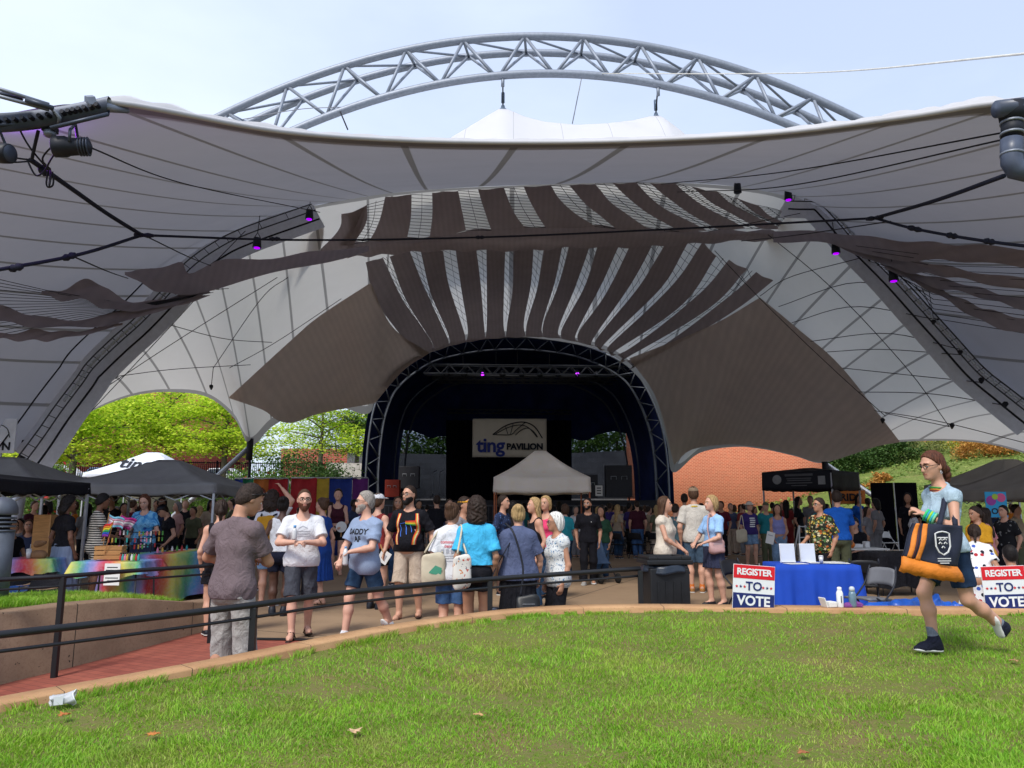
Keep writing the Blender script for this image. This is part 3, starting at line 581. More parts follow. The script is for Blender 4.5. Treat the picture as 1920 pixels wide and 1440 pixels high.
# ragged ends on both sides, hung closer to the camera
dl = lambda x, y: under(x, y, float(np.interp(x, [-300, 0, 350, 700], [15.5, 17.5, 22, 24.3])))
rag = empty('shade_cloth', (0, 0, 0), 0, 'ragged brown shade cloth streaming off to the left under the canopy', 'shade cloth')
def ribbon(name, up, dn, parent, dep, n=34, m_=7, seed=0):
	a_, b_ = curve3([(*p, 0) for p in up], n), curve3([(*p, 0) for p in dn], n); A = np.zeros((m_, n, 3)); ph = np.random.default_rng(seed).uniform(0, 6, 2)
	for i in range(m_):
		for j in range(n):
			q = a_[j] + (b_[j] - a_[j]) * i / (m_ - 1); A[i, j] = P(q[0], q[1], dep(q[0], q[1]) * (1 - .015 * i / m_)); A[i, j, 2] += .035 * math.sin(j * .8 + i * .9 + ph[0])
	return grid_mesh(name, A, m_net2, parent)
ribbon('strip', [(-60, 572), (0, 574), (60, 590), (130, 600), (230, 583), (310, 562), (380, 545)], [(-60, 600), (0, 603), (60, 612), (150, 614), (240, 602), (330, 572), (395, 548)], rag, dl, seed=1)
ribbon('strip', [(-60, 618), (0, 626), (70, 618), (130, 622), (230, 606)], [(-60, 636), (0, 636), (60, 639), (120, 635), (230, 609)], rag, dl, seed=2)
ribbon('strip', [(78, 548), (120, 542), (166, 523), (200, 542), (250, 566), (310, 560), (352, 545)], [(78, 549), (110, 562), (160, 563), (200, 580), (250, 582), (320, 575), (395, 555)], rag, dl, seed=3)
ribbon('strip', [(234, 511), (290, 503), (338, 492), (356, 511), (420, 488), (520, 483), (600, 470), (692, 462)], [(234, 513), (270, 535), (300, 547), (340, 552), (420, 540), (500, 512), (580, 500), (692, 470)], rag, dl, seed=4)
dr = lambda x, y: under(x, y, float(np.interp(x, [1380, 1600, 1920, 2200], [24.6, 21.5, 17.5, 14.5])))
rg2 = empty('shade_cloth', (0, 0, 0), 0, 'rippling brown shade cloth strips fanning off to the right under the canopy', 'shade cloth')
ribbon('strip', [(1450, 432), (1560, 436), (1660, 448), (1750, 455), (1830, 460), (1980, 472)], [(1450, 453), (1560, 458), (1660, 486), (1750, 488), (1830, 492), (1980, 510)], rg2, dr, seed=5)
ribbon('strip', [(1560, 450), (1660, 480), (1730, 490), (1820, 508), (1980, 532)], [(1560, 458), (1680, 505), (1750, 515), (1830, 528), (1980, 556)], rg2, dr, seed=6)
ribbon('strip', [(1650, 492), (1720, 512), (1800, 530), (1880, 552), (1980, 572)], [(1660, 503), (1740, 535), (1820, 552), (1900, 575), (1980, 594)], rg2, dr, seed=7)
ribbon('strip', [(1690, 510), (1760, 540), (1820, 568), (1880, 588), (1980, 606)], [(1700, 522), (1770, 560), (1840, 602), (1920, 628), (1980, 640)], rg2, dr, seed=8)
# thin cords of the netting between the strips
def cords(label, lines, r=.02, k=.95, dep=None):
	e = MB()
	for l in lines:
		e.tube([V_(x, y, k) if dep is None else P(x, y, dep(x, y)) for x, y in l], r, 4, caps=False)
	return tag(e.build('net_cords', m_cord), label, 'cords', kind='stuff')
ln = []
for (l, r) in zip([u[1] for u in ups[:-1]], [u[0] for u in ups[1:]]):
	lc, rc = curve3([(*Z(*p), 0) for p in l], 15), curve3([(*Z(*p), 0) for p in r], 15)
	for i in range(15): ln.append([tuple(lc[i][:2]), tuple(rc[min(14, i + 1)][:2])])
	ln.append([tuple((lc[i] * .5 + rc[i] * .5)[:2]) for i in range(0, 15, 2)])
cords('fine dark net cords between the upper shade cloth strips', ln, .009, dep=dup_); ln = []
for l, r in gaps:
	lc, rc = curve3([(*Z(*p), 0) for p in l], 13), curve3([(*Z(*p), 0) for p in r], 13)
	for i in range(11): ln.append([tuple(lc[i][:2]), tuple(rc[i + 1][:2])])
	ln.append([tuple((lc[i] * .45 + rc[i] * .55)[:2]) for i in range(0, 13, 2)])
cords('fine dark net cords stretched between the shade cloth strips', ln, .009, .96)
ln = []
for i in range(16): ln.append([(-40, 515 + i * 8), (90 + i * 4, 545 + i * 3.5), (250, 572 + i * .6), (400, 548)])
for i in range(12): ln.append([(240 + i * 9, 512 + i * 3), (330 + i * 9, 552 - i * 1.0)])
cords('dark net cords trailing from the ragged cloth on the left', ln, .009, dep=dl)
ln = []
for i in range(14): ln.append([(1560 + 14 * i, 455 + 7 * i), (1750, 480 + i * 9), (1990, 480 + i * 12)])
cords('dark net cords between the rippling strips on the right', ln, .009, dep=dr)
# cable net under the vault
cn = empty('cable_net', (0, 0, 0), 0, 'thin black cables crossing in diamonds under the side vaults', 'cables')
def cable(pts, r=.013, name='cable', k=.94, parent=cn): return MB().tube(curve3([V_(x, y, k) for x, y in pts], 12), r, 5, caps=False).build(name, m_cord, parent, True)
for pts in [[(1425, 555), (1480, 520), (1612, 484)], [(1460, 575), (1600, 530), (1720, 555)], [(1485, 605), (1600, 575), (1760, 600)], [(1520, 640), (1660, 625), (1800, 655)], [(1550, 660), (1650, 655), (1800, 665)], [(1580, 690), (1720, 705), (1840, 717)], [(1610, 735), (1740, 738), (1885, 760)], [(1640, 770), (1760, 790), (1920, 830)], [(1660, 775), (1780, 800)],
			[(1440, 440), (1560, 540), (1700, 690), (1780, 800)], [(1340, 470), (1440, 575), (1560, 690), (1660, 780)], [(1560, 440), (1650, 470), (1735, 520)], [(1300, 440), (1400, 420), (1500, 400)],
			[(160, 775), (300, 600), (460, 433)], [(170, 772), (340, 590), (420, 500)], [(216, 706), (330, 692), (470, 684)], [(310, 607), (420, 635), (510, 642)], [(185, 735), (330, 640), (520, 520)], [(400, 690), (490, 560), (540, 520)], [(396, 725), (400, 688)], [(640, 560), (520, 640), (430, 690)]]: cable(pts)
for x, y in [(1800, 662), (1750, 605), (1840, 715), (1885, 760), (1630, 485), (1720, 552), (1655, 790), (1785, 800), (310, 607), (217, 706), (396, 727), (185, 735)]:
	MB().tube([V_(x, y - 3, .935), V_(x, y + 3, .935)], .08, 6, r2=.03).build('clamp', m_cord, cn)
# ladder trusses on the ridges
for pts, lbl in (([(40, 862), (75, 815), (110, 765), (150, 712), (170, 684), (215, 640), (260, 600), (310, 548), (350, 500), (400, 463), (460, 433), (588, 388)], 'slim dark ladder truss climbing the left ridge of the canopy'), ([(1480, 371), (1535, 375), (1565, 400), (1600, 440), (1640, 480), (1690, 530), (1740, 585), (1790, 640), (1840, 695), (1890, 735), (1960, 790)], 'slim dark ladder truss climbing the right ridge of the canopy')):
	tr_ = empty('ridge_truss', (0, 0, 0), 0, lbl, 'truss')
	left = pts[0][0] < 500
	dfun = (lambda x: np.interp(x, [50, 170, 360, 590], [21.2, 22, 22.8, 24])) if left else (lambda x: np.interp(x, [1480, 1680, 1920, 2060], [24, 22.2, 20.4, 19.6]))
	c1 = curve3([P(x, y, float(dfun(x))) for x, y in pts], 60); tn = np.gradient(c1, axis=0); tn /= np.linalg.norm(tn, axis=1)[:, None]
	sd = np.stack([tn[:, 2], 0 * tn[:, 0], -tn[:, 0]], 1) * .26
	m_rt = mat('dark_grey_truss', (.05, .053, .06), .6); MB().tube(c1 + sd * .5, .02, 6).build('chord', m_rt, tr_, True); MB().tube(c1 - sd * .5, .02, 6).build('chord', m_rt, tr_, True)
	rb = MB(); wh = MB()
	for i in range(1, 59, 2): rb.tube([c1[i] - sd[i] * .5, c1[i] + sd[i] * .5], .012, 5)
	rb.build('lattice', m_rt, tr_)
	ws_ = [(c1[i] * (1 - f) + c1[i + 1] * f + sd[i] * .12 + np.array([0, -.05, 0]), .012 if f in (0, .9) else .042) for i in range(12 if left else 3, 56 if not left else 40) for f in (0, .1, .8, .9)]; wh.tube([a_ for a_, r_ in ws_], [r_ for a_, r_ in ws_], 6)
	wh.build('clamp_strip', m_galv, tr_)  # pale clamp strip, one tube swelling and thinning like a row of dashes
	A = np.stack([c1 + sd * o + np.array([0, .5, 0]) for o in (-2.3, 0, 2.3)]); grid_mesh('cover_flap', A, mat('grey_flap', (.62, .64, .70), .7, .1), tr_)
	MB().tube(c1 + sd * 2.4 + np.array([0, -.3, 0]), .03, 5).build('ridge_cable', m_cord, tr_, True); MB().tube(c1 - sd * 2.2 + np.array([0, -.3, 0]), .022, 5).build('ridge_cable', m_cord, tr_, True)
# feet of the vault: struts down to the ground
for (x, y, d), gl, lbl in (((50, 846, 22), (14, 905), 'thick pale steel mast foot under the left canopy corner'), ((470, 836, 32), (405, 895), 'slim pale steel prop under the canopy point between the side arches'), ((1545, 868, 33), (1600, 905), 'short pale steel prop under the canopy point over the black tent')):
	s_ = empty('canopy_prop', (0, 0, 0), 0, lbl, 'prop'); p1 = P(x, y, d); p2 = G(gl[0], 957 + CAMZ * F / (d - 1.5), 0) if d < 30 else P(gl[0], gl[1], d - .5)
	foot_ = np.array([p2[0], p2[1], 0]) if d < 30 else p2 + (p2 - p1) * (p2[2] / max(.1, p1[2] - p2[2]))
	MB().tube([p1, foot_], .17 if d < 30 else .1, 10).build('strut', m_galv, s_, True); MB().tube([p1 + np.array([0, -.1, .3]), p1 + np.array([0, -.1, -.6])], .14, 8).build('clevis', m_cord, s_, True)
	MB().tube([p1, p1 + np.array([.2, -.6, -p1[2]])], .06, 6).build('tie_down', m_cord, s_, True)
# ------------------------------------------------------------------ ropes, lamps and fittings near the visor
def rope(pts, r, lbl, mt=m_rope, knots=()):
	o = empty('rope', (0, 0, 0), 0, lbl, 'rope'); q_ = curve3(pts, 40); MB().tube([P(x, y, under(x, y, d)) for x, y, d in q_], r, 7).build('line', mt, o, True)
	for x, y, d, dx, dy in knots:
		a_, b_ = P(x - dx, y - dy, d), P(x + dx, y + dy, d); MB().tube([a_, a_ * .7 + b_ * .3, (a_ + b_) / 2, a_ * .3 + b_ * .7, b_], [r * 1.3, r * 2.1, r * 1.4, r * 2.1, r * 1.2], 8).build('knot', mt, o, True)
	return o
rope([(266, 441, 12), (560, 450, 15), (900, 445, 16.5), (1250, 430, 16), (1640, 409, 13)], .022, 'thick dark rope stretched straight across under the canopy', knots=[(270, 441, 12, 18, 1), (515, 448, 14.5, 10, 0), (900, 445, 16.5, 8, 0), (1640, 409, 13, 16, -2)])
rope([(58, 300, 8.6), (140, 358, 9.9), (200, 400, 11), (266, 441, 12)], .032, 'thick dark rope rising to the spotlight in the upper left corner', knots=[(84, 320, 8.9, 8, 6)])
rope([(266, 441, 12), (140, 479, 10.5), (-40, 512, 9)], .026, 'dark rope running down from the knot to the left picture edge', knots=[(130, 481, 10.4, 12, -4), (30, 502, 9.5, 12, -3)])
rope([(1640, 409, 13), (1760, 374, 10.6), (1882, 330, 8.7)], .03, 'dark rope rising to the downpipe in the upper right corner')
rope([(1640, 409, 13), (1715, 429, 12), (1840, 451, 10.7), (1980, 468, 9.6)], .024, 'dark rope running down from the knot to the right picture edge', knots=[(1715, 429, 12, 13, 3), (1785, 442, 11.2, 10, 2), (1855, 453, 10.6, 10, 2)])
for pts, lbl in (([(168, 276, 8.9), (330, 340, 14), (600, 398, 22)], 'thin black line from the spotlight to the left ridge'), ([(280, 446, 12), (350, 480, 16), (395, 498, 20)], 'thin black line from the left rope knot to the ragged cloth'), ([(140, 482, 10.5), (200, 508, 14), (240, 522, 19)], 'thin black line from the lower left rope to the ragged cloth'),
				 ([(1884, 248, 8.6), (1500, 318, 14), (1240, 345, 24)], 'upper thin black line from the downpipe to the crest'), ([(1884, 261, 8.6), (1500, 345, 14), (1270, 360, 23)], 'lower thin black line from the downpipe to the crest'), ([(1670, 415, 13), (1500, 440, 18), (1390, 452, 23)], 'thin black line from the right rope knot towards the band')):
	tag(MB().tube([P(x, y, under(x, y, d)) for x, y, d in curve3(pts, 40)], .012, 5).build('thin_line', m_cord, None, True), lbl, 'line')
m_hw = metal('dark_blue_grey_hardware', (.05, .06, .085), .45, .5); m_blk = mat('black_casing', (.012, .014, .022), .5, .2); m_hwl = metal('worn_zinc', (.20, .22, .26), .5, .5)
# corner clamp plate and its turnbuckle
cp = empty('corner_clamp', (0, 0, 0), 0, 'curved bolted clamp plate holding the upper left corner of the canopy', 'clamp plate')
arcp = curve3([P(-70, 222, 8.2), P(0, 222, 8.2), P(60, 217, 8.2), P(120, 208, 8.25), P(160, 200, 8.3), P(205, 190, 8.35)], 60)
A = np.stack([arcp + np.array([0, o, zz]) for o, zz in ((-.03, .05), (-.05, 0), (-.03, -.16), (.03, -.16), (.03, .05), (-.03, .05))]); grid_mesh('plate', A, m_hw, cp, smooth=False)
for i in range(4, 58, 3): MB().tube([arcp[i] + np.array([0, -.11, -.07]), arcp[i] + np.array([0, .05, -.07])], .026, 6).build('bolt', m_blk, cp)
MB().tube([P(168, 194, 8.3), P(205, 202, 8.4), P(240, 208, 8.6)], [.07, .055, .03], 10).build('socket', m_hwl, cp, True)
MB().tube([P(163, 193, 8.25), P(178, 192, 8.3)], .085, 6).build('nut', m_hwl, cp)
MB().tube([P(95, 240, 8.1), P(203, 214, 8.2)], .024, 8).build('lower_bar', m_hw, cp, True); MB().tube([P(-60, 236, 8.1), P(48, 233, 8.2)], .024, 8).build('lower_bar', m_hw, cp, True)
tb = empty('turnbuckle', (0, 0, 0), 0, 'long open steel turnbuckle at the upper left picture edge', 'turnbuckle')
for o in (0, 14): MB().tube([P(-60, 158 + o, 7.9), P(0, 167 + o, 7.9), P(92, 196 + o * .7, 8.1)], .022, 8).build('side_bar', m_hwl, tb, True)
for x0, y0, x1, y1 in ((-60, 165, 42, 184), (48, 187, 100, 203)): MB().tube([P(x0, y0, 7.95), P(x1, y1, 8.05)], .03, 8).build('threaded_rod', m_hw, tb, True)
MB().tube([P(92, 199, 8.1), P(104, 210, 8.15), P(112, 220, 8.15), P(110, 232, 8.2)], .022, 8).build('shackle', m_hwl, tb, True)
def par_can(loc, s, lbl, yaw, pitch, yoke_up, lens=None, parts=True, yk=True):
	o = empty('stage_light', loc, 0, lbl, 'stage light'); M = Matrix.Rotation(yaw, 4, 'Z') @ Matrix.Rotation(pitch, 4, 'X')
	MB().lathe([(.06 * s, -.5 * s), (.2 * s, -.45 * s), (.24 * s, -.2 * s), (.26 * s, .1 * s), (.3 * s, .18 * s), (.3 * s, .5 * s), (.27 * s, .52 * s)], (0, 0, 0), 18, M).build('housing', m_blk, o, True)
	MB().lathe([(.26 * s, .515 * s), (.25 * s, .53 * s), (.05 * s, .535 * s)], (0, 0, 0), 18, M).build('lens', lens or m_hw, o, True)
	if yk: MB().tube([M @ Vector((-.32 * s, 0, 0)), M @ Vector((-.34 * s, 0, 0)) + Vector((0, 0, yoke_up * .5)), Vector((0, 0, yoke_up)), M @ Vector((.34 * s, 0, 0)) + Vector((0, 0, yoke_up * .5)), M @ Vector((.32 * s, 0, 0))], .045 * s, 6).build('yoke', m_hw, o, True)
	return o
sl = par_can(P(137, 275, 8.3), .40, 'black tubular spotlight slung below the upper left clamp plate', R(-78), R(96), .28)
for k in range(4): MB().lathe([(.105, -.17 + .03 * k), (.112, -.165 + .03 * k), (.105, -.155 + .03 * k)], (0, 0, 0), 14, Matrix.Rotation(R(-78), 4, 'Z') @ Matrix.Rotation(R(96), 4, 'X')).build('fin', m_hw, sl, True)
MB().box((-.2, 0, .02), (.08, .1, .1)).build('connector', m_hwl, sl, bevel=.01)
par_can(P(-8, 288, 8.0), .36, 'black spotlight half cut off by the left picture edge', R(80), R(95), .3)
em_p = emit('purple_led', (.34, .0, .9), .8)
hl = empty('junction_lamp', P(94, 243, 8.3), 0, 'small square lamp box under the upper left clamp plate', 'lamp'); MB().box((0, 0, 0), (.14, .12, .07)).build('case', m_blk, hl, bevel=.01); MB().lathe([(.07, 0), (.065, -.05), (.03, -.06)], (0, 0, -.03), 12).build('globe', m_hwl, hl, True)
for pts, lbl in (([(60, 300, 8.4), (30, 296, 8.3), (0, 290, 8.2), (-40, 290, 8.2)], 'upper loose black wire at the left corner'), ([(60, 302, 8.4), (30, 304, 8.3), (5, 304, 8.2), (-40, 306, 8.2)], 'lower loose black wire at the left corner'), ([(50, 298, 8.5), (66, 328, 8.45), (82, 322, 8.5), (95, 300, 8.45), (105, 285, 8.4)], 'black wire loop hanging left of the spotlight'), ([(90, 318, 8.8), (87, 345, 8.8), (92, 351, 8.8), (100, 345, 8.8), (98, 322, 8.8), (92, 350, 8.75), (95, 320, 8.8)], 'bundle of black wire hanging under the spotlight'), ([(72, 245, 8.3), (66, 270, 8.4), (60, 298, 8.5)], 'straight black strap from clamp plate to rope end'), ([(34, 238, 8.3), (55, 275, 8.4), (90, 318, 8.7)], 'thin black wire slanting below the clamp plate'), ([(95, 318, 8.6), (80, 296, 8.5), (110, 262, 8.4)], 'looped black wire beside the spotlight connector')):
	tag(MB().tube(curve3([P(*p) for p in pts], 24), .011 if 'strap' not in lbl else .02, 5).build('wire', m_cord, None, True), lbl, 'wire')
# purple wash from that corner's lamp
pd = bpy.data.lights.new('corner_lamp_glow', 'POINT'); pd.energy = 14; pd.color = (.42, .05, 1.0); pd.shadow_soft_size = .1; po = bpy.data.objects.new('corner_lamp_glow', pd); COL.objects.link(po); po.location = P(30, 262, 8.9)
for (x, y, d), lbl in (((580, 404, 23), 'small hanging purple stage light highest on the left ridge'), ((482, 457, 21.5), 'small hanging purple stage light lower on the left ridge'), ((1383, 355, 23.5), 'small hanging dark stage light beside the crest at right'), ((1478, 368, 23.3), 'small hanging purple stage light at top of the right ridge'), ((1567, 468, 22), 'small hanging purple stage light under the rippling cloth'), ((1675, 519, 20.5), 'small hanging purple stage light farthest right')):
	o = empty('stage_light', P(x, y, d), 0, lbl, 'stage light', 'small stage lights hung along the canopy ridges')
	MB().lathe([(.06, .19), (.11, .17), (.13, -.1), (.12, -.12)], (0, 0, 0), 10).build('housing', m_blk, o, True); MB().lathe([(.09, -.12), (.085, -.14), (.04, -.145)], (0, 0, 0), 10).build('lens', em_p if 'purple' in lbl else m_hw, o, True); MB().tube([(-.1, 0, 0), (-.08, 0, .2), (0, 0, .34), (.08, 0, .2), (.1, 0, 0)], .015, 5).build('yoke', m_cord, o, True)
	MB().tube([(0, 0, .32), (0, .1, .9)], .012, 5).build('hanger', m_cord, o, True)
# rainwater downpipe at upper right
dp = empty('downpipe', (0, 0, 0), 0, 'dark plastic downpipe with elbow at the upper right corner', 'pipe')
m_pipe = mat('dark_blue_grey_pvc', (.06, .075, .115), .4, .2, 5, spec=.4)
MB().tube([P(1897, 262, 8.3), P(1897, 285, 8.3), P(1898, 305, 8.3), P(1905, 318, 8.3), P(1925, 322, 8.3), P(1990, 318, 8.2)], .118, 18).build('elbow', m_pipe, dp, True)
MB().tube([P(1898, 228, 8.3), P(1898, 256, 8.3)], .115, 18).build('coupling', mat('black_rubber', (.012, .014, .022), .6), dp, True)
MB().tube([P(1898, 198, 8.3), P(1898, 226, 8.3)], [.16, .13], 18).build('outlet', mat('black_rubber', (.012, .014, .022), .6), dp, True)
for y in (231, 252, 290): MB().tube([P(1898, y - 2, 8.3), P(1898, y + 2, 8.3)], .127, 18).build('hose_clamp', m_hwl, dp, True)
MB().tube([P(1868, 205, 8.25), P(1990, 190, 8.25)], .10, 14).build('gutter_bar', m_pipe, dp, True)
# ================================================================== STAGE
outl = [(684, 945), (683, 905), (686, 850), (692, 800), (700, 762), (716, 722), (740, 694), (765, 675), (800, 655), (850, 642), (900, 634), (960, 631), (1020, 634), (1080, 643), (1125, 657), (1165, 676), (1196, 700), (1218, 735), (1235, 775), (1246, 815), (1254, 870), (1258, 945)]
SD = 44.6
O1 = curve3([P(x, y, SD) for x, y in outl], 120)
cen = P(968, 900, SD)
def inset(C, k, dy): A = C.copy(); A[:, 0] = cen[0] + (A[:, 0] - cen[0]) * k; A[:, 2] = cen[2] + (A[:, 2] - cen[2]) * k; A[:, 1] += dy; return A
m_navy = mat('navy_stage_lining', (.011, .019, .080), .85, .3, 1.0, .2, 12, .02, spec=.08)
m_black = mat('black_drape', (.003, .003, .006), .9, .3, 4, .2, 30, .02, stretch=(6, 6, .3), spec=.05)
st_ = empty('stage', (cen[0], SD + 4, 0), 0, 'deep dark arched stage house with navy lining behind the banner', 'stage'); st_.location = (0, 0, 0)
A = np.stack([inset(O1, k, dy) for k, dy in ((1.02, -.1), (.99, 2), (.96, 5), (.93, 9))]); grid_mesh('lining', A, m_navy, st_)
BD = SD + 9.0
O2 = inset(O1, .935, 9.0)
# back wall with two arched openings: built as a polygon strip between outline and openings
top_pts = [tuple(p) for p in O2]
gz = 0.0
def bp(x, y): return P(x, y, BD)
opL = [bp(738, 935), bp(738, 835), bp(742, 815), bp(755, 806), bp(775, 808), bp(800, 818), bp(812, 822), bp(822, 818), bp(840, 818), bp(840, 935)]
opR = [bp(1072, 935), bp(1072, 822), bp(1090, 826), bp(1102, 826), bp(1120, 815), bp(1150, 808), bp(1185, 812), bp(1206, 822), bp(1208, 935)]
poly = [Vector(p) for p in top_pts] + [Vector(p) for p in reversed(opR)] + [Vector(p) for p in reversed(opL)]
poly = [Vector((p[0], BD, p[2])) for p in poly]
poly[0].z = poly[len(top_pts) - 1].z = bp(960, 935)[2]
MB().prism(poly, (0, .2, 0)).build('back_wall', m_navy, st_)
t = NT('black_scrim'); q = t.n('ShaderNodeBsdfTransparent'); q.inputs['Color'].default_value = (.55, .58, .63, 1); m_scrim = t.shade(t.mixsh(.30, q.outputs[0], t.bsdf((.01, .012, .02), .8)))
for nm, a_ in (('left', opL), ('right', opR)): MB().prism([(p[0], BD + .3, p[2]) for p in a_], (0, .01, 0)).build('scrim', m_scrim, st_)
A = np.array([[bp(x, 790) + np.array([0, -.6 + .08 * math.sin(x * .35), 0]) for x in range(838, 1072, 2)], [bp(x, 940) + np.array([0, -.6 + .14 * math.sin(x * .35), -.5]) for x in range(838, 1072, 2)]]); grid_mesh('centre_drape', A, m_black, st_)
zd = P(960, 938, 43)[2]
mb = MB(); mb.box(((P(690, 900, 46)[0] + P(1250, 900, 46)[0]) / 2, 48.2, zd / 2), (16.4, 10.5, zd)); mb.build('deck', mat('stage_deck', (.012, .012, .016), .6), st_)
for k in range(11):
	x = P(720 + k * 48, 930, 42.9)[0]; MB().box((x, 42.9, zd * .5), (1.35, .06, zd * .86)).build('skirt_panel', mat('stage_skirt', (.02, .02, .026), .8), st_)
# trusses of the arch, standing in front of the lining
sa = empty('stage_arch', (0, 0, 0), 0, 'steel lattice arch framing the stage opening', 'arch truss')
def lattice(C1, C2, C3, parent, r=.09, n=26, m_galv2=None):
	for c in (C1, C2, C3): MB().tube(c, r, 8).build('chord', m_galv2, parent, True)
	ii = np.linspace(0, len(C1) - 1, n).astype(int)
	for k in range(n - 1):
		MB().tube([C1[ii[k]], C2[(ii[k] + ii[k + 1]) // 2]], r * .55, 5).build('brace', m_galv2, parent, True); MB().tube([C2[(ii[k] + ii[k + 1]) // 2], C1[ii[k + 1]]], r * .55, 5).build('brace', m_galv2, parent, True)
		MB().tube([C3[(ii[k] + ii[k + 1]) // 2], C1[ii[k + 1]]], r * .5, 5).build('brace', m_galv2, parent, True)
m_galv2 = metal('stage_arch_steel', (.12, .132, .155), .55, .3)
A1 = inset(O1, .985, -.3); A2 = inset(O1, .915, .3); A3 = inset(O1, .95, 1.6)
m_shadest = metal('shaded_arch_steel', (.03, .036, .055), .6, .2)  # same steel, with the shade of the upper arch put into its colour
for lo, hi, mt_, n_ in ((0, 40, m_galv2, 9), (39, 82, m_shadest, 12), (81, 120, m_galv2, 9)): lattice(A1[lo:hi], A2[lo:hi], A3[lo:hi], sa, .06, n_, mt_)
MB().tube(inset(O1, .86, 3.2), .06, 6).build('inner_hoop', m_shadest, sa, True); MB().tube(inset(O1, .82, 5.2), .06, 6).build('inner_hoop', m_shadest, sa, True)
def boxtruss(name, p1, p2, h, lbl, cat, mt, n=14, r=.05):
	o = empty(name, (0, 0, 0), 0, lbl, cat); p1, p2 = np.array(p1), np.array(p2); cs = []
	for dy, dz in ((0, 0), (0, h), (h, h), (h, 0)):
		MB().tube([p1 + (0, dy, dz), p2 + (0, dy, dz)], r, 6).build('chord', mt, o, True)
	mb = MB()
	for k in range(n):
		a_ = p1 + (p2 - p1) * k / n; b_ = p1 + (p2 - p1) * (k + 1) / n; z0, z1 = (0, h) if k % 2 else (h, 0)
		mb.tube([a_ + (0, 0, z0), b_ + (0, 0, z1)], r * .6, 5); mb.tube([a_ + (0, h, z0), b_ + (0, h, z1)], r * .6, 5)
	mb.build('lattice', mt, o); return o
m_trs = metal('dark_truss', (.07, .075, .09), .5, .4)
lt = boxtruss('lighting_truss', P(796, 686, 46), P(1180, 690, 46), -.55, 'wide front lighting truss across the top of the stage', 'lighting truss', m_trs, 24)
boxtruss('lighting_truss', P(838, 774, 52), P(1072, 776, 52), .25, 'thin rear lighting truss above the banner', 'lighting truss', metal('thin_truss', (.035, .04, .05), .5, .4), 18, .03)
for k, yy in enumerate((700, 707, 714)): boxtruss('lighting_truss', P(800 + k * 10, yy, 47.5 + k * 1.2), P(1178 - k * 10, yy + 2, 47.5 + k * 1.2), -.15, ('first', 'second', 'third')[k] + ' thin pipe truss behind the front lighting truss, counted from the audience', 'lighting truss', m_trs, 20, .035)
for k, xx in enumerate((838, 870, 905, 942, 978, 1012, 1046, 1082, 1118, 1150)):
	lit = xx in (905, 1082); col_ = 'glowing purple' if lit else 'unlit'
	nth = ('first', 'second', 'third', 'fourth', 'fifth', 'sixth', 'seventh', 'eighth', 'ninth', 'tenth')[k]
	o = empty('stage_light', P(xx, 700 if not lit else 699, 45.8), 0, f'{col_} can light on the front lighting truss, {nth} along the truss', 'stage light', 'can lights along the stage truss')
	MB().lathe([(.1, .22), (.16, .18), (.18, -.18), (.17, -.22)], (0, 0, 0), 10, Matrix.Rotation(R(-60), 4, 'X')).build('housing', m_blk, o, True)
	MB().lathe([(.11, -.225), (.10, -.25), (.03, -.26)], (0, 0, 0), 10, Matrix.Rotation(R(-60), 4, 'X')).build('lens', emit('purple_led_bright', (.5, .03, 1.0), 1.8) if lit else m_hw, o, True)
# tall thin drop pipes above
for k, xx in enumerate((815, 868, 930, 970, 1030, 1085)): tag(MB().tube([P(xx, 655, 48), P(xx, 688, 48)], .03, 5).build('drop_pipe', m_trs, None, True), f'thin dark drop pipe above the lighting truss, {("first","second","third","fourth","fifth","sixth")[k]} across', 'pipe', 'drop pipes above the lighting truss')
# the banner
BDp = 50.5; c_ = P(955.5, 821, BDp); wB = P(1025, 821, BDp)[0] - P(886, 821, BDp)[0]; hB = P(955, 785, BDp)[2] - P(955, 857, BDp)[2]
ban = empty('banner', c_, 0, 'white rectangular banner with blue and black lettering hung on the black drape', 'banner')
m_ban = mat('banner_vinyl', (.62, .56, .46), .6, .06, 1.5); m_bblue = mat('banner_blue', srgb(38, 52, 130), .6, .05); m_bblk = mat('banner_black', (.01, .012, .02), .6, .05)
A = np.array([[(x, .03 * math.sin(x * 2.2 + y), y) for x in np.linspace(-wB / 2, wB / 2, 24)] for y in np.linspace(hB / 2, -hB / 2, 10)]); solid(grid_mesh('sheet', A, m_ban, ban), .02)
def on_ban(px, py, off=-.08): q = P(px, py, BDp); return Vector((q[0] - c_[0], off, q[2] - c_[2]))
sc_ = wB / 139
text('lettering', 'ting', 37 * sc_, m_bblue, Matrix.Translation(on_ban(920, 836)) @ Matrix.Rotation(R(90), 4, 'X'), ban, bold=.035, extrude=.004, spacing=.96)
text('lettering', 'PAVILION', 15.6 * sc_, m_bblk, Matrix.Translation(on_ban(984, 838)) @ Matrix.Rotation(R(90), 4, 'X'), ban, bold=.028, extrude=.004)
lg = MB()
for pts, r in (([(924, 815), (945, 800), (965, 793), (985, 792), (1003, 801), (1017, 822)], 1.1), ([(929, 814), (952, 802), (975, 797), (992, 803), (1007, 820)], .8), ([(966, 816), (978, 806), (990, 803), (1001, 810), (1008, 820)], .8), ([(924, 815), (957, 815), (968, 806), (985, 792)], .8), ([(948, 800), (952, 814)], .7), ([(962, 795), (957, 815)], .7)):
	lg.tube(curve3([on_ban(*p, off=-.075) for p in pts], 20), r * sc_, 5)
lg.build('arch_logo', m_bblk, ban)
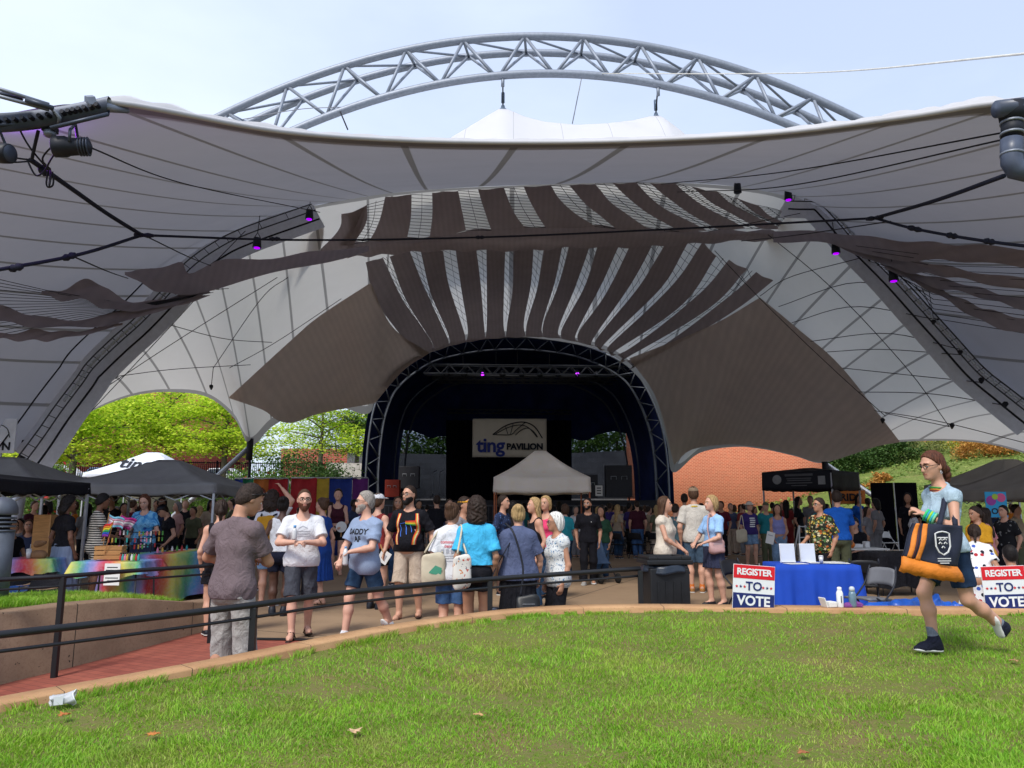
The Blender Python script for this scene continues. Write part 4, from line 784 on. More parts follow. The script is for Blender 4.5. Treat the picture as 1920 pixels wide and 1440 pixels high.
# gear on deck
m_gear = mat('road_case', (.02, .02, .025), .5); m_org = mat('orange_case', srgb(140, 45, 28), .6)
def crate(name, px, py, d, w, h, lbl, cat, mt, dep=.6):
	q = P(px, py, d); o = empty(name, q, 0, lbl, cat); MB().box((0, 0, h / 2), (w, dep, h)).build('body', mt, o, bevel=.02)
	for s_ in (-1, 1): MB().tube([(s_ * w * .3, -dep / 2 - .01, h * .55), (s_ * w * .3, -dep / 2 - .04, h * .65), (s_ * w * .1, -dep / 2 - .04, h * .65), (s_ * w * .1, -dep / 2 - .01, h * .55)], .015, 5).build('handle', m_galv, o)
	return o
crate('road_case', 736, 932, 43.3, .8, .95, 'red orange flight case beside the left arch leg', 'case', m_org)
crate('speaker_cabinet', 767, 916, 46, 1.2, 1.3, 'black square speaker cabinet on the stage at left', 'speaker', m_gear)
crate('speaker_cabinet', 1160, 932, 47, 1.6, 1.9, 'black wide speaker cabinet on the stage at right', 'speaker', m_gear)
crate('speaker_cabinet', 1105, 934, 47, 1.0, 1.4, 'black narrow speaker cabinet at the right of the drape', 'speaker', m_gear)
for k, xx in enumerate((812, 824)):
	o = empty('microphone_stand', P(xx, 934, 45), 0, ('microphone stand with tripod, left one of the pair on stage', 'microphone stand with tripod, right one of the pair on stage')[k], 'microphone stand'); MB().tube([(0, 0, 0), (0, 0, 1.5)], .03, 6).build('pole', m_trs, o); MB().tube([(0, 0, 1.5), (.25, -.4, 1.6)], .025, 6).build('boom', m_trs, o)
	for a_ in (0, 2.1, 4.2): MB().tube([(0, 0, .25), (.4 * math.cos(a_), .4 * math.sin(a_), 0)], .02, 5).build('leg', m_trs, o)
sg = empty('notice_board', P(1123, 920, 36), 0, 'small white notice hung on the stage barrier right of the tent', 'notice'); MB().box((0, 0, 0), (.33, .02, .48)).build('sheet', mat('paper', (.7, .7, .68), .7, .03), sg)
for k in range(3): MB().box((0, -.014, .12 - .12 * k), (.2, .006, .05)).build('print_line', m_bblk, sg)
bar_ = empty('crowd_barrier', (0, 0, 0), 0, 'dark steel crowd barrier along the foot of the stage', 'barrier'); q1, q2 = P(700, 905, 42), P(1215, 905, 42); zt = 1.75
for z_ in (.9, zt): MB().tube([(q1[0], 42, z_), (q2[0], 42, z_)], .04, 6).build('rail', m_trs, bar_)
bb = MB()
for k in range(70): x = q1[0] + (q2[0] - q1[0]) * k / 69; bb.tube([(x, 42, .9), (x, 42, zt)], .018, 4)
bb.build('bars', m_trs, bar_)
# ================================================================== BEHIND THE STAGE AND ON BOTH SIDES
def stone(name, c1, c2, bw, bh, mort, msz=.02, rot=None):
	t = NT(name); b_ = t.n('ShaderNodeTexBrick'); b_.inputs['Scale'].default_value = 1; b_.inputs['Brick Width'].default_value = bw; b_.inputs['Row Height'].default_value = bh; b_.inputs['Mortar Size'].default_value = msz
	b_.inputs['Color1'].default_value = (*c1, 1); b_.inputs['Color2'].default_value = (*c2, 1); b_.inputs['Mortar'].default_value = (*mort, 1); t.l(t.tc.outputs['UV'], b_.inputs['Vector'])
	c = t.mix(.35, b_.outputs['Color'], t.ramp(t.noise(.6, 5), [(.3, c2), (.7, c1)])); c = t.mix(t.ramp(t.noise(4, 4, .7), [(.5, (0, 0, 0)), (.8, (.6, .6, .6))]), c, [x * 1.35 for x in c1]); return t.shade(t.bsdf(c, .9, normal=t.bump(b_.outputs['Fac'], -.4, .02), spec=.1))
def wall_uv(name, xy, z0, z1, mt, lbl, cat='wall', parent=None, thick=.4, n=50):
	c = curve3([(x, y, 0) for x, y in xy], n) if len(xy) > 2 else np.array([(xy[0][0] + (xy[1][0] - xy[0][0]) * t_, xy[0][1] + (xy[1][1] - xy[0][1]) * t_, 0) for t_ in np.linspace(0, 1, n)])
	L_ = np.concatenate([[0], np.cumsum(np.linalg.norm(np.diff(c, axis=0), axis=1))]); f = lambda v: np.interp(np.arange(n), np.linspace(0, n - 1, len(v)), v) if isinstance(v, (list, tuple)) else np.full(n, v)
	lo, hi = f(z0), f(z1); A = np.stack([np.column_stack([c[:, 0], c[:, 1], lo]), np.column_stack([c[:, 0], c[:, 1], hi])]); o = grid_mesh(name, A, mt, parent, u=L_, v=[0, 1], smooth=True)
	uvl = o.data.uv_layers[0].data
	for p in o.data.polygons:
		for li in p.loop_indices: v = o.data.vertices[o.data.loops[li].vertex_index].co; uvl[li].uv = (uvl[li].uv[0], v.z)
	solid(o, thick, 1)
	return tag(o, lbl, cat) if lbl else o
m_stone = stone('grey_stone', (.115, .115, .12), (.07, .07, .075), .9, .45, (.06, .06, .06), .03)
wall_uv('stone_wall', [(-14, 66), (14, 64)], -2, [6.4, 6.0, 6.6], m_stone, 'grey stone wall seen through the scrim behind the stage')
m_brk = stone('orange_red_brick', srgb(182, 100, 72), srgb(152, 78, 56), .26, .105, srgb(206, 152, 120), .022)
bw_ = [P(1180, 900, 60), P(1262, 890, 58), P(1380, 880, 56), P(1470, 880, 55.4), P(1512, 880, 55.6), P(1536, 880, 57)]
wall_uv('brick_wall', [(p[0], p[1]) for p in bw_], -2, 8.5, m_brk, 'tall curved orange red brick wall beyond the right arch opening')
# rising bank on the right
def bank_h(x, y): return np.clip((x - 15.5) * .2 + (y - 40) * .085, -.5, 12) * np.clip((x - 10) / 7, 0, 1) * np.clip((y - 34) / 6, 0, 1)
xs_, ys_ = np.linspace(8, 70, 90), np.linspace(36, 110, 80); A = np.zeros((80, 90, 3))
for i, y in enumerate(ys_):
	A[i, :, 0] = xs_; A[i, :, 1] = y; A[i, :, 2] = bank_h(xs_, y) + .08 + .1 * np.sin(xs_ * 2.1 + y) * np.sin(y * 1.7)
t = NT('bank_grass'); n1 = t.noise(.7, 6, .65); n2 = t.noise(7, 5, .7); c = t.ramp(n1, [(.3, (.13, .19, .045)), (.5, (.19, .24, .06)), (.65, (.26, .25, .09)), (.8, (.2, .13, .07))])
m_bank = t.shade(t.bsdf(t.mix(.4, c, t.ramp(n2, [(.35, (.05, .1, .02)), (.65, (.26, .32, .08))])), .95, normal=t.bump(n2, 1, .15), spec=.05))
tag(grid_mesh('grass_bank', A, m_bank), kind='structure')
# ---------------------------------------------------------------- foliage
def foliage_mat(name, cols, tr=.35):
	t = NT(name); sx = t.n('ShaderNodeSeparateXYZ'); t.l(t.tc.outputs['UV'], sx.inputs[0])
	c = t.ramp(sx.outputs[0], [(i / (len(cols) - 1), k) for i, k in enumerate(cols)]); n = t.noise(.55, 3); c = t.mix(t.ramp(n, [(.3, (.0, .0, .0)), (.75, (.55, .55, .55))]), c, cols[-1])
	q = t.n('ShaderNodeBsdfTranslucent'); t.l(c, q.inputs['Color']); return t.shade(t.mixsh(tr, t.bsdf(c, .6, spec=.2), q.outputs[0]))
def leaves(name, pts, size, mt, parent=None, flat=.5, seed=0):
	g = np.random.default_rng(seed); n = len(pts); nrm = g.normal(size=(n, 3)); nrm[:, 2] = np.abs(nrm[:, 2]) + flat * 2; nrm /= np.linalg.norm(nrm, axis=1)[:, None]
	a_ = np.cross(nrm, g.normal(size=(n, 3))); a_ /= np.linalg.norm(a_, axis=1)[:, None]; b_ = np.cross(nrm, a_); s_ = (size * g.uniform(.6, 1.35, n))[:, None]
	V = np.stack([pts - a_ * s_ * .5, pts + b_ * s_ * .32, pts + a_ * s_ * .5 - nrm * s_ * .12, pts - b_ * s_ * .32], 1); q = np.arange(n * 4).reshape(n, 4)
	uv = np.repeat(g.uniform(0, 1, n)[:, None], 4, 1); return link(name, mesh_np(name, V.reshape(-1, 3), q, np.stack([uv, uv], -1).reshape(-1, 2)), mt, parent, False)
def clump_points(c, rad, n, k, flat=.35, seed=0, hollow=.55, spread=.28):
	g = np.random.default_rng(seed); d = g.normal(size=(k, 3)); d /= np.linalg.norm(d, axis=1)[:, None]; cc = np.array(c) + d * np.array(rad) * g.uniform(hollow, 1.0, (k, 1)) ** .7
	i = g.integers(0, k, n); sz = g.uniform(.5, 1.3, k)[i][:, None]; return cc[i] + g.normal(size=(n, 3)) * np.array([1, 1, flat]) * np.array(rad).mean() * spread * sz
m_gink = foliage_mat('bright_green_leaf', [(.13, .30, .012), (.34, .58, .025), (.58, .78, .05), (.74, .82, .09)], .5)
m_dkleaf = foliage_mat('dark_green_leaf', [(.02, .05, .012), (.045, .10, .02), (.075, .14, .03)], .25)
m_midleaf = foliage_mat('mid_green_leaf', [(.05, .11, .02), (.10, .20, .03), (.16, .27, .05)], .35)
m_bark = mat('grey_bark', (.16, .13, .105), .9, .3, 3, .6, 14, .04, stretch=(3, 3, .6))
def tree(lbl, x, y, z0, h, rad, mt, n, size, trunk=.2, layers=False, seed=0, flat=.3, cb=.3, k=46, group=None):
	o = empty('tree', (x, y, z0), 0, lbl, 'tree', group); g = np.random.default_rng(seed)
	mb = MB(); tp_ = [(0, 0, -.4), (.05, 0, h * .35), (.12 * math.sin(seed), 0, h * .65), (0, 0, h * .93)]; mb.tube(curve3(tp_, 14), trunk, 8, r2=trunk * .18)
	for q in range(13):
		f = .3 + .6 * q / 13; a_ = q * 2.4 + seed; L_ = rad * (1.05 - .55 * (f - .3)) * g.uniform(.7, 1); p0 = np.array([0, 0, h * f]); p1 = p0 + np.array([math.cos(a_) * L_, math.sin(a_) * L_, h * (.06 + .1 * g.random())])
		mb.tube(curve3([p0, p0 * .5 + p1 * .5 + (0, 0, .15), p1], 6), trunk * .32, 5, r2=.015)
	mb.build('trunk', m_bark, o, True)
	if layers:
		pts = []
		for q in range(k):
			f = cb + (1 - cb) * g.random() ** .9; a_ = g.uniform(0, 2 * math.pi); rr = rad * (1.08 - .75 * max(0, f - .35)) * g.uniform(.25, 1.0); cc = np.array([math.cos(a_) * rr, math.sin(a_) * rr, h * f - .12 * rr]); m_ = n // k
			e = g.normal(size=(m_, 3)) * np.array([rad * .20, rad * .20, rad * .045]); e[:, 2] -= .12 * (e[:, 0] ** 2 + e[:, 1] ** 2) / max(.2, rad * .3); pts.append(cc + e)
		pts = np.concatenate(pts)
	else: pts = clump_points((0, 0, h * (cb + 1) / 2), (rad, rad, h * (1 - cb) / 2), n, k, flat, seed)
	leaves('crown', pts, size, mt, o, .8 if layers else .3, seed); return o
def Zt(px, py, d): return P(px, py, d)
# yellow-green trees behind the left arches
for i, (px, pyb, pyt, d, rad, lb) in enumerate([(132, 895, 742, 40, 3.2, 'bright yellow green layered tree with thick trunk, left in the wide arch opening'), (214, 893, 725, 44, 3.6, 'bright yellow green layered tree behind the white tent roof'), (310, 885, 720, 46, 3.7, 'bright yellow green layered tree in the middle of the wide arch opening'), (418, 885, 735, 45, 3.2, 'bright yellow green layered tree beside the canopy point'), (600, 870, 745, 56, 4.0, 'fresh green tree behind the smaller arch opening'), (668, 870, 770, 60, 3.2, 'darker green tree touching the stage arch at left'), (20, 900, 752, 43, 2.8, 'yellow green tree behind the white corner sign')]):
	b_ = P(px, pyb, d); h_ = P(px, pyt, d)[2] - 0; tree(lb, b_[0], d, max(0, b_[2] - .5), h_ - max(0, b_[2] - .5), rad, m_gink if i < 4 or i == 6 else (m_midleaf if i == 5 else m_gink), 8600, .2, .2, True, 11 + i, cb=.34, k=62)
for i, (px, py, d, rad, h_, lb, mt) in enumerate([(575, 905, 43, 2.4, 3.6, 'large round dark green bush behind the rainbow drapes', m_dkleaf), (545, 915, 40, 1.4, 2.4, 'mid green bush left of the dark round bush', m_midleaf), (470, 905, 40, 1.7, 2.5, 'rose bush with scattered red blooms beside the canopy point', m_midleaf), (78, 900, 34, 1.5, 2.4, 'rose bush with scattered red blooms behind the dark tents at left', m_midleaf), (612, 895, 46, 1.3, 2.6, 'smaller dark green bush right of the round bush', m_dkleaf), (390, 905, 41, 1.3, 1.8, 'low mid green shrub under the terrace wall', m_midleaf), (170, 905, 39, 1.6, 1.6, 'low dark hedge under the terrace wall', m_dkleaf)]):
	b_ = P(px, py, d); o = empty('bush', (b_[0], d, 0), 0, lb, 'bush'); zc = b_[2]; pts = clump_points((0, 0, zc * .4 + h_ * .35), (rad, rad * .8, h_ * .62), 6500, 40, .7, 70 + i); leaves('foliage', pts, .15, mt, o, .2, i); MB().tube([(0, 0, -.1), (0, 0, zc * .4 + h_ * .3)], .08, 6).build('stem', m_bark, o)
	if 'rose' in lb: pp = pts[np.random.default_rng(i).integers(0, len(pts), 90)] + np.array([0, -.15, .05]); leaves('blooms', pp, .2, mat('red_bloom', srgb(205, 50, 50), .6, .2), o, .1, i)
# terrace wall, fence, street with cars and a red building beyond
tw = wall_uv('terrace_wall', [(P(10, 880, 47)[0], 47), (P(700, 880, 55)[0], 55)], -.5, [3.4, 3.5, 3.6], stone('terrace_concrete', (.20, .18, .15), (.13, .12, .10), 3.0, 1.2, (.05, .05, .045), .04), 'long weathered concrete terrace wall behind the trees at left')
mb = MB(); mb.add([(P(-300, 880, 47.4)[0], 47.4, 3.3), (P(760, 880, 56)[0], 55.6, 3.3), (P(760, 880, 130)[0], 130, 4.2), (P(-300, 880, 130)[0], 130, 4.2)], [(0, 1, 2, 3)]); tag(mb.build('upper_street', mat('street_asphalt', (.10, .10, .10), .9)), kind='structure')
fe = empty('fence', (0, 0, 0), 0, 'black iron picket fence on top of the terrace wall', 'fence'); fa, fb = np.array([P(0, 830, 47.1)[0], 47.1, 3.4]), np.array([P(700, 830, 55)[0], 55.1, 3.6])
pk = MB()
for k in range(190): q = fa + (fb - fa) * k / 189; pk.box(q + (0, 0, .62), (.035, .035, 1.15))
pk.build('pickets', m_black, fe)
for z_ in (.12, 1.12): MB().tube([fa + (0, .0, z_), fb + (0, .0, z_)], .035, 6).build('rail', m_black, fe)
for k in range(0, 12): q = fa + (fb - fa) * k / 11; MB().box(q + (0, .05, .6), (.09, .09, 1.35)).build('post', m_black, fe)
m_glass = mat('dark_glass', (.03, .04, .055), .1, .2, spec=.6); m_tyre = mat('tyre', (.012, .012, .012), .8)
def car(px, d, colr, lbl, yaw=90, z0=3.4, L_=4.4):
	q = P(px, 840, d); o = empty('parked_car', (q[0], d, z0), R(yaw - 90), lbl, 'car')
	pf = [(-2.15, .35), (-2.2, .75), (-2.0, .92), (-1.25, 1.0), (-.75, 1.45), (.75, 1.48), (1.5, 1.0), (2.1, .88), (2.2, .6), (2.15, .35)]
	mb = MB(); mb.prism([(x, -.85, z) for x, z in pf], (0, 1.7, 0)); mb.build('body', mat('car_paint_' + lbl.split()[0], colr, .3, .04, spec=.5), o, bevel=.06)
	MB().prism([(x, -.87, z) for x, z in [(-1.1, 1.02), (-.7, 1.38), (.7, 1.40), (1.3, 1.02)]], (0, 1.74, 0)).build('window', m_glass, o)
	for x in (-1.35, 1.35):
		for y in (-.86, .66): w_ = MB().lathe([(.1, 0), (.33, .02), (.34, .1), (.33, .2), (.1, .2)], (0, 0, 0), 16, Matrix.Rotation(R(-90), 4, 'X')).build('wheel', m_tyre, o, True, loc=(x, y, .33)); MB().lathe([(.2, -.01), (.05, -.03)], (0, 0, 0), 12, Matrix.Rotation(R(-90), 4, 'X')).build('rim', m_galv, w_, True)
	for y in (-.6, .6): MB().box((2.17, y, .68), (.06, .3, .12)).build('headlight', mat('lamp_glass', (.6, .6, .6), .2), o)
car(200, 62, srgb(90, 120, 160), 'blue hatchback parked beyond the fence behind the yellow green trees'); car(110, 58, (.55, .56, .58), 'silver car parked beyond the fence at left'); car(330, 60, (.03, .03, .035), 'black car parked beyond the fence in the wide opening'); car(420, 63, (.6, .6, .6), 'white car parked beyond the fence near the canopy point'); car(262, 66, (.3, .02, .02), 'dark red car parked beyond the fence in the wide opening')
def building(lbl, x0, x1, d, z0, h, mt, nw, nf, wmat=m_glass):
	a_, b_ = P(x0, 800, d)[0], P(x1, 800, d)[0]; o = empty('building', ((a_ + b_) / 2, d, z0), 0, lbl, 'building'); w_ = b_ - a_
	wall_uv('wall', [(-w_ / 2, 0), (w_ / 2, 0)], 0, h, mt, None, None, o, 6, 12); MB().box((0, 3, h + .15), (w_ + .5, 6.6, .3)).build('roof', mat('roof_trim', (.5, .48, .44), .7), o)
	for f in range(nf):
		for k in range(nw):
			x = -w_ / 2 + w_ * (k + .5) / nw; z = h * (f + .55) / nf; wn = MB().box((x, -.05, z), (w_ / nw * .42, .14, h / nf * .52)).build('window', mat('window_frame', (.55, .53, .5), .6), o); MB().box((x, -.14, z), (w_ / nw * .34, .06, h / nf * .44)).build('pane', wmat, wn)
	return o
m_redb = stone('dark_red_brick', srgb(150, 74, 60), srgb(128, 60, 50), .5, .2, srgb(150, 110, 96), .03)
building('red brick building partly hidden behind the yellow green trees', -120, 470, 88, 3.6, 13, m_redb, 12, 3); building('lower red brick building behind the smaller arch opening', 560, 760, 84, 2.5, 5.2, m_redb, 5, 1)
building('pale block with white window strip left of the stage arch', 632, 698, 62, -.5, 3.6, mat('pale_block', (.45, .43, .38), .8), 3, 1)
wall_uv('block_wall', [(P(612, 900, 48)[0], 48), (P(700, 900, 48.5)[0], 48.5)], -.3, 4.4, stone('pale_stone', (.42, .40, .35), (.32, .30, .27), .8, .4, (.22, .2, .18), .03), 'pale stacked stone wall left of the stage arch')
# hedges, slope shrubs and flowers on the right bank
def on_bank(px, py, dmin=38, dmax=105):
	for d in np.linspace(dmin, dmax, 300):
		q = P(px, py, d)
		if q[2] <= bank_h(q[0], d) + .1: return np.array([q[0], d, bank_h(q[0], d)])
	return np.array([P(px, py, 60)[0], 60, bank_h(P(px, py, 60)[0], 60)])
hd = empty('hedge', (0, 0, 0), 0, 'long thick dark green hedge climbing the right bank', 'hedge'); pts = []
for i in range(26):
	q = on_bank(1532 + i * 6.8, 903 - i * 1.55); pts.append(clump_points(q + (0, 0, .8), (1.15, 1.3, 1.35), 640, 9, .7, 300 + i))
leaves('foliage', np.concatenate(pts), .2, m_dkleaf, hd, .3, 5)
m_yel = foliage_mat('yellow_green_shrub', [(.25, .30, .02), (.45, .42, .02), (.6, .5, .04)], .3); m_orl = foliage_mat('orange_shrub', [(.28, .12, .03), (.5, .2, .04), (.55, .33, .08)], .3); m_dry = foliage_mat('dry_green_shrub', [(.10, .16, .04), (.2, .25, .07), (.3, .28, .1)], .3)
for i, (px, py, r_, mt, lb) in enumerate([(1735, 855, 1.5, m_dry, 'grey green shrub at the top of the bank left of the walking girl'), (1700, 843, 1.0, m_dry, 'small dry shrub above the end of the dark hedge'), (1808, 838, 1.5, m_yel, 'bright yellow shrub just right of the walking girl'), (1850, 845, 1.4, m_orl, 'orange shrub between the two yellow shrubs'), (1880, 838, 1.5, m_yel, 'second bright yellow shrub above the grey tents'), (1912, 850, 1.4, m_orl, 'orange shrub at the right picture edge'), (1830, 858, 1.1, m_orl, 'low orange shrub under the first yellow shrub'), (1775, 832, 1.2, m_yel, 'yellow shrub hidden behind the walking girl'), (1640, 917, .38, m_orl, 'small red orange flower patch beside the black screen'), (1652, 903, .5, m_orl, 'larger red orange flower patch above the black screen'), (1610, 917, .32, m_orl, 'tiny red flower patch at the foot of the bank'), (1480, 925, .5, m_midleaf, 'low green shrub under the black banner tent'), (1230, 890, .8, m_midleaf, 'low green shrub beyond the right arch leg')]):
	q = on_bank(px, py); o = tag(leaves('shrub', clump_points(q + (0, 0, r_ * .5), (r_ * 1.2, r_ * 1.2, r_ * .8), 2600, 26, .7, 400 + i), .17, mt, None, .3, i), lb, 'shrub')
g = np.random.default_rng(9); n = 26000; x = g.uniform(9, 45, n); y = g.uniform(38, 85, n); z = bank_h(x, y) + .1 + np.abs(g.normal(0, .16, n)); cl = np.sin(x * 1.1 + np.sin(y)) + np.sin(y * .9 + 1.3) > -.5
tag(leaves('ground_cover', np.stack([x, y, z], 1)[cl], .24, foliage_mat('ivy', [(.09, .17, .03), (.17, .27, .05), (.28, .34, .09)], .3), None, .6, 3), kind='stuff')
bright = wall_uv('brick_wall', [(P(1640, 840, 78)[0], 78), (P(2050, 830, 70)[0], 70)], 0, [7.2, 11.5], m_brk, 'sunlit brick wall at the top of the right bank')
mb = MB(); mb.add([(13.0, 60, .02), (40, 60, .02), (40, 36, .02), (13, 36, .02)], [(0, 1, 2, 3)])
# things glimpsed through the gap right of the stage leg
building('pale building glimpsed through the right stage leg', 1195, 1270, 75, 0, 5.2, mat('cream_render', (.7, .62, .52), .8), 3, 1)
# dark tree mass behind the stage scrim
for i, (px, rad) in enumerate([(760, 4), (830, 3.6), (1090, 3.8), (1160, 4.5)]): tree(('dim tree behind the left scrim', 'second dim tree behind the left scrim near the drape', 'dim tree behind the right scrim near the drape', 'second dim tree behind the right scrim')[i], P(px, 850, 74)[0], 74, 0, 12.5, rad, m_midleaf, 5000, .35, .25, False, 90 + i, cb=.3)
# ================================================================== PEOPLE: bodies and clothes grown as one smooth surface each
class Cone:                                   # tapered limb from a to b; optionally flattened along an axis
	def __init__(s, a, b, ra, rb=None, ax=None, f=1.0, k=.03, cuts=(), op=1):
		s.a, s.b = np.array(a, float), np.array(b, float); s.ra, s.rb = ra, ra if rb is None else rb; s.ax, s.f, s.k, s.cuts, s.op = ax, f, k, list(cuts), op
		r = max(s.ra, s.rb); s.lo, s.hi = np.minimum(s.a, s.b) - r, np.maximum(s.a, s.b) + r
	def grow(s, g, k=None, cuts=None): return Cone(s.a, s.b, s.ra + g, s.rb + g, s.ax, s.f, s.k if k is None else k, s.cuts if cuts is None else cuts, s.op)
	def d(s, p):
		q, ba = p - s.a.astype(np.float32), (s.b - s.a).astype(np.float32)
		if s.ax is not None:
			n = np.array(s.ax, np.float32); q = q + (q @ n)[..., None] * n * (1 / s.f - 1); ba = ba + n * (ba @ n) * (1 / s.f - 1)
		h = np.clip((q @ ba) / max(1e-9, ba @ ba), 0, 1); o = np.sqrt((((q - h[..., None] * ba)) ** 2).sum(-1)) - (s.ra + (s.rb - s.ra) * h)
		if s.ax is not None: o = o * (.4 + .6 * s.f)
		for c, n in s.cuts: o = np.maximum(o, (p - np.array(c, np.float32)) @ np.array(n, np.float32))
		return o
class Ell:
	def __init__(s, c, r, M=None, k=.02, cuts=(), op=1):
		s.c, s.r, s.M, s.k, s.cuts, s.op = np.array(c, float), np.array(r, float), np.eye(3) if M is None else np.array(M), k, list(cuts), op; m = s.r.max(); s.lo, s.hi = s.c - m, s.c + m
	def grow(s, g, k=None, cuts=None): return Ell(s.c, s.r + g, s.M, s.k if k is None else k, s.cuts if cuts is None else cuts, s.op)
	def d(s, p):
		q = (p - s.c.astype(np.float32)) @ s.M.astype(np.float32); k0 = np.sqrt(((q / s.r.astype(np.float32)) ** 2).sum(-1)); k1 = np.sqrt(((q / (s.r ** 2).astype(np.float32)) ** 2).sum(-1)); o = k0 * (k0 - 1) / np.maximum(k1, 1e-6)
		for c, n in s.cuts: o = np.maximum(o, (p - np.array(c, np.float32)) @ np.array(n, np.float32))
		return o
def sdf_mesh(prims, vox, cuts=(), disp=None):
	lo = np.min([p.lo for p in prims if p.op > 0], 0) - vox * 3 - .01; hi = np.max([p.hi for p in prims if p.op > 0], 0) + vox * 3 + .01
	n = np.ceil((hi - lo) / vox).astype(int) + 1; f = np.full(n, 1.0, np.float32)
	ax = [(lo[i] + np.arange(n[i]) * vox).astype(np.float32) for i in range(3)]
	for p in prims:
		m = p.k + 3 * vox; i0 = np.maximum(np.floor((p.lo - m - lo) / vox).astype(int), 0); i1 = np.minimum(np.ceil((p.hi + m - lo) / vox).astype(int) + 1, n)
		if (i1 <= i0).any(): continue
		sl = tuple(slice(a, b) for a, b in zip(i0, i1)); g = np.stack(np.meshgrid(*[ax[i][sl[i]] for i in range(3)], indexing='ij'), -1); d = p.d(g); o = f[sl]
		if p.op > 0: h = np.maximum(p.k - np.abs(o - d), 0) / max(p.k, 1e-6); f[sl] = np.minimum(o, d) - h * h * p.k * .25
		else: h = np.maximum(p.k - np.abs(o + d), 0) / max(p.k, 1e-6); f[sl] = np.maximum(o, -d) + h * h * p.k * .25
	if disp is not None:
		ii = np.nonzero(np.abs(f) < .05); pts = np.stack([ax[k][ii[k]] for k in range(3)], -1); f[ii] += disp(pts)
	for c, nn in cuts:
		nn = np.array(nn, np.float32); v = (ax[0] - c[0])[:, None, None] * nn[0] + (ax[1] - c[1])[None, :, None] * nn[1] + (ax[2] - c[2])[None, None, :] * nn[2]; f = np.maximum(f, v)
	f[0] = f[-1] = 1; f[:, 0] = f[:, -1] = 1; f[:, :, 0] = f[:, :, -1] = 1
	s = f < 0; C = [s[i:n[0] - 1 + i, j:n[1] - 1 + j, k:n[2] - 1 + k] for i in (0, 1) for j in (0, 1) for k in (0, 1)]
	cnt = sum(c.astype(np.int8) for c in C); cell = np.nonzero((cnt > 0) & (cnt < 8)); M = len(cell[0])
	if M == 0: return None
	off = np.array([(i, j, k) for i in (0, 1) for j in (0, 1) for k in (0, 1)]); fv = np.stack([f[cell[0] + o[0], cell[1] + o[1], cell[2] + o[2]] for o in off], -1)
	acc = np.zeros((M, 3)); num = np.zeros(M)
	for a in range(8):
		for b in range(a + 1, 8):
			if np.abs(off[a] - off[b]).sum() != 1: continue
			x = (fv[:, a] < 0) != (fv[:, b] < 0); t = np.where(x, fv[:, a] / np.where(x, fv[:, a] - fv[:, b], 1), 0); acc += np.where(x[:, None], off[a] + (off[b] - off[a]) * t[:, None], 0); num += x
	V = (np.stack(cell, -1) + acc / num[:, None]) * vox + lo
	idx = np.full(n - 1, -1, np.int32); idx[cell] = np.arange(M); Q = []
	for a in range(3):
		b, c = (a + 1) % 3, (a + 2) % 3; sa = [slice(None)] * 3; sb = [slice(None)] * 3; sa[a] = slice(0, -1); sb[a] = slice(1, None); e = s[tuple(sa)] != s[tuple(sb)]; I = np.array(np.nonzero(e))
		I = I[:, (I[b] > 0) & (I[c] > 0) & (I[b] < n[b] - 1) & (I[c] < n[c] - 1)]; q = []
		for db, dc in ((1, 1), (0, 1), (0, 0), (1, 0)):
			J = I.copy(); J[b] -= db; J[c] -= dc; q.append(idx[J[0], J[1], J[2]])
		q = np.stack(q, -1); fl = s[I[0], I[1], I[2]]; q[~fl] = q[~fl][:, ::-1]; Q.append(q)
	Q = np.concatenate(Q); return V, Q[(Q >= 0).all(1)]
def sdf_obj(name, prims, vox, mats, parent=None, cuts=(), disp=None, mi=None):
	r = sdf_mesh(prims, vox, cuts, disp)
	if r is None: return None
	V, Q = r; m = None if mi is None else mi(V[Q].mean(1)); return link(name, mesh_np(name, V, Q, None, m), mats, parent, True)
def folds(amp, seed=0, sc=1.0):
	g = np.random.default_rng(seed); a = g.uniform(0, 6, 12); sl = g.uniform(-18, 18, 3)
	def f(p):
		x, y, z = p[:, 0], p[:, 1], p[:, 2]; w = np.sin(z * 7 * sc + a[0] + 2 * np.sin(x * 8 + a[1])) + np.sin(y * 9 + a[2])
		r = lambda t: 1 - np.abs(np.sin(t)) ** .7
		m = .55 + .45 * np.sin(z * 5 + a[8] + 3 * x)
		return -amp * m * (r(z * 13 * sc + 1.5 * w + x * sl[0] + a[3]) * .9 + r(x * 19 + 1.3 * w + z * sl[1] * .6 + a[4]) * .7 + r(z * 31 * sc + y * 24 + x * sl[2] + 1.6 * w + a[5]) * .35 - .75)
	return f
def strands(amp, c, seed=0, fr=60):
	g = np.random.default_rng(seed); a = g.uniform(0, 6, 4); c = np.array(c)
	def f(p):
		q = p - c; t = np.arctan2(q[:, 1], q[:, 0]); return amp * (np.sin(t * fr * .35 + 3 * np.sin(q[:, 2] * 14 + a[0])) * .6 + np.sin(t * fr + 2 * np.sin(q[:, 2] * 25 + a[1])) * .4)
	return f
def curls(amp, seed=0, fr=75):
	a = np.random.default_rng(seed).uniform(0, 6, 3); return lambda p: amp * np.sin(p[:, 0] * fr + a[0] + 2 * np.sin(p[:, 2] * fr * .6)) * np.sin(p[:, 1] * fr + a[1]) * np.sin(p[:, 2] * fr + a[2] + np.sin(p[:, 0] * fr * .7))
def Rx(a): c, s = math.cos(a), math.sin(a); return np.array([[1, 0, 0], [0, c, -s], [0, s, c]])
def Ry(a): c, s = math.cos(a), math.sin(a); return np.array([[c, 0, s], [0, 1, 0], [-s, 0, c]])
def Rz(a): c, s = math.cos(a), math.sin(a); return np.array([[c, -s, 0], [s, c, 0], [0, 0, 1]])
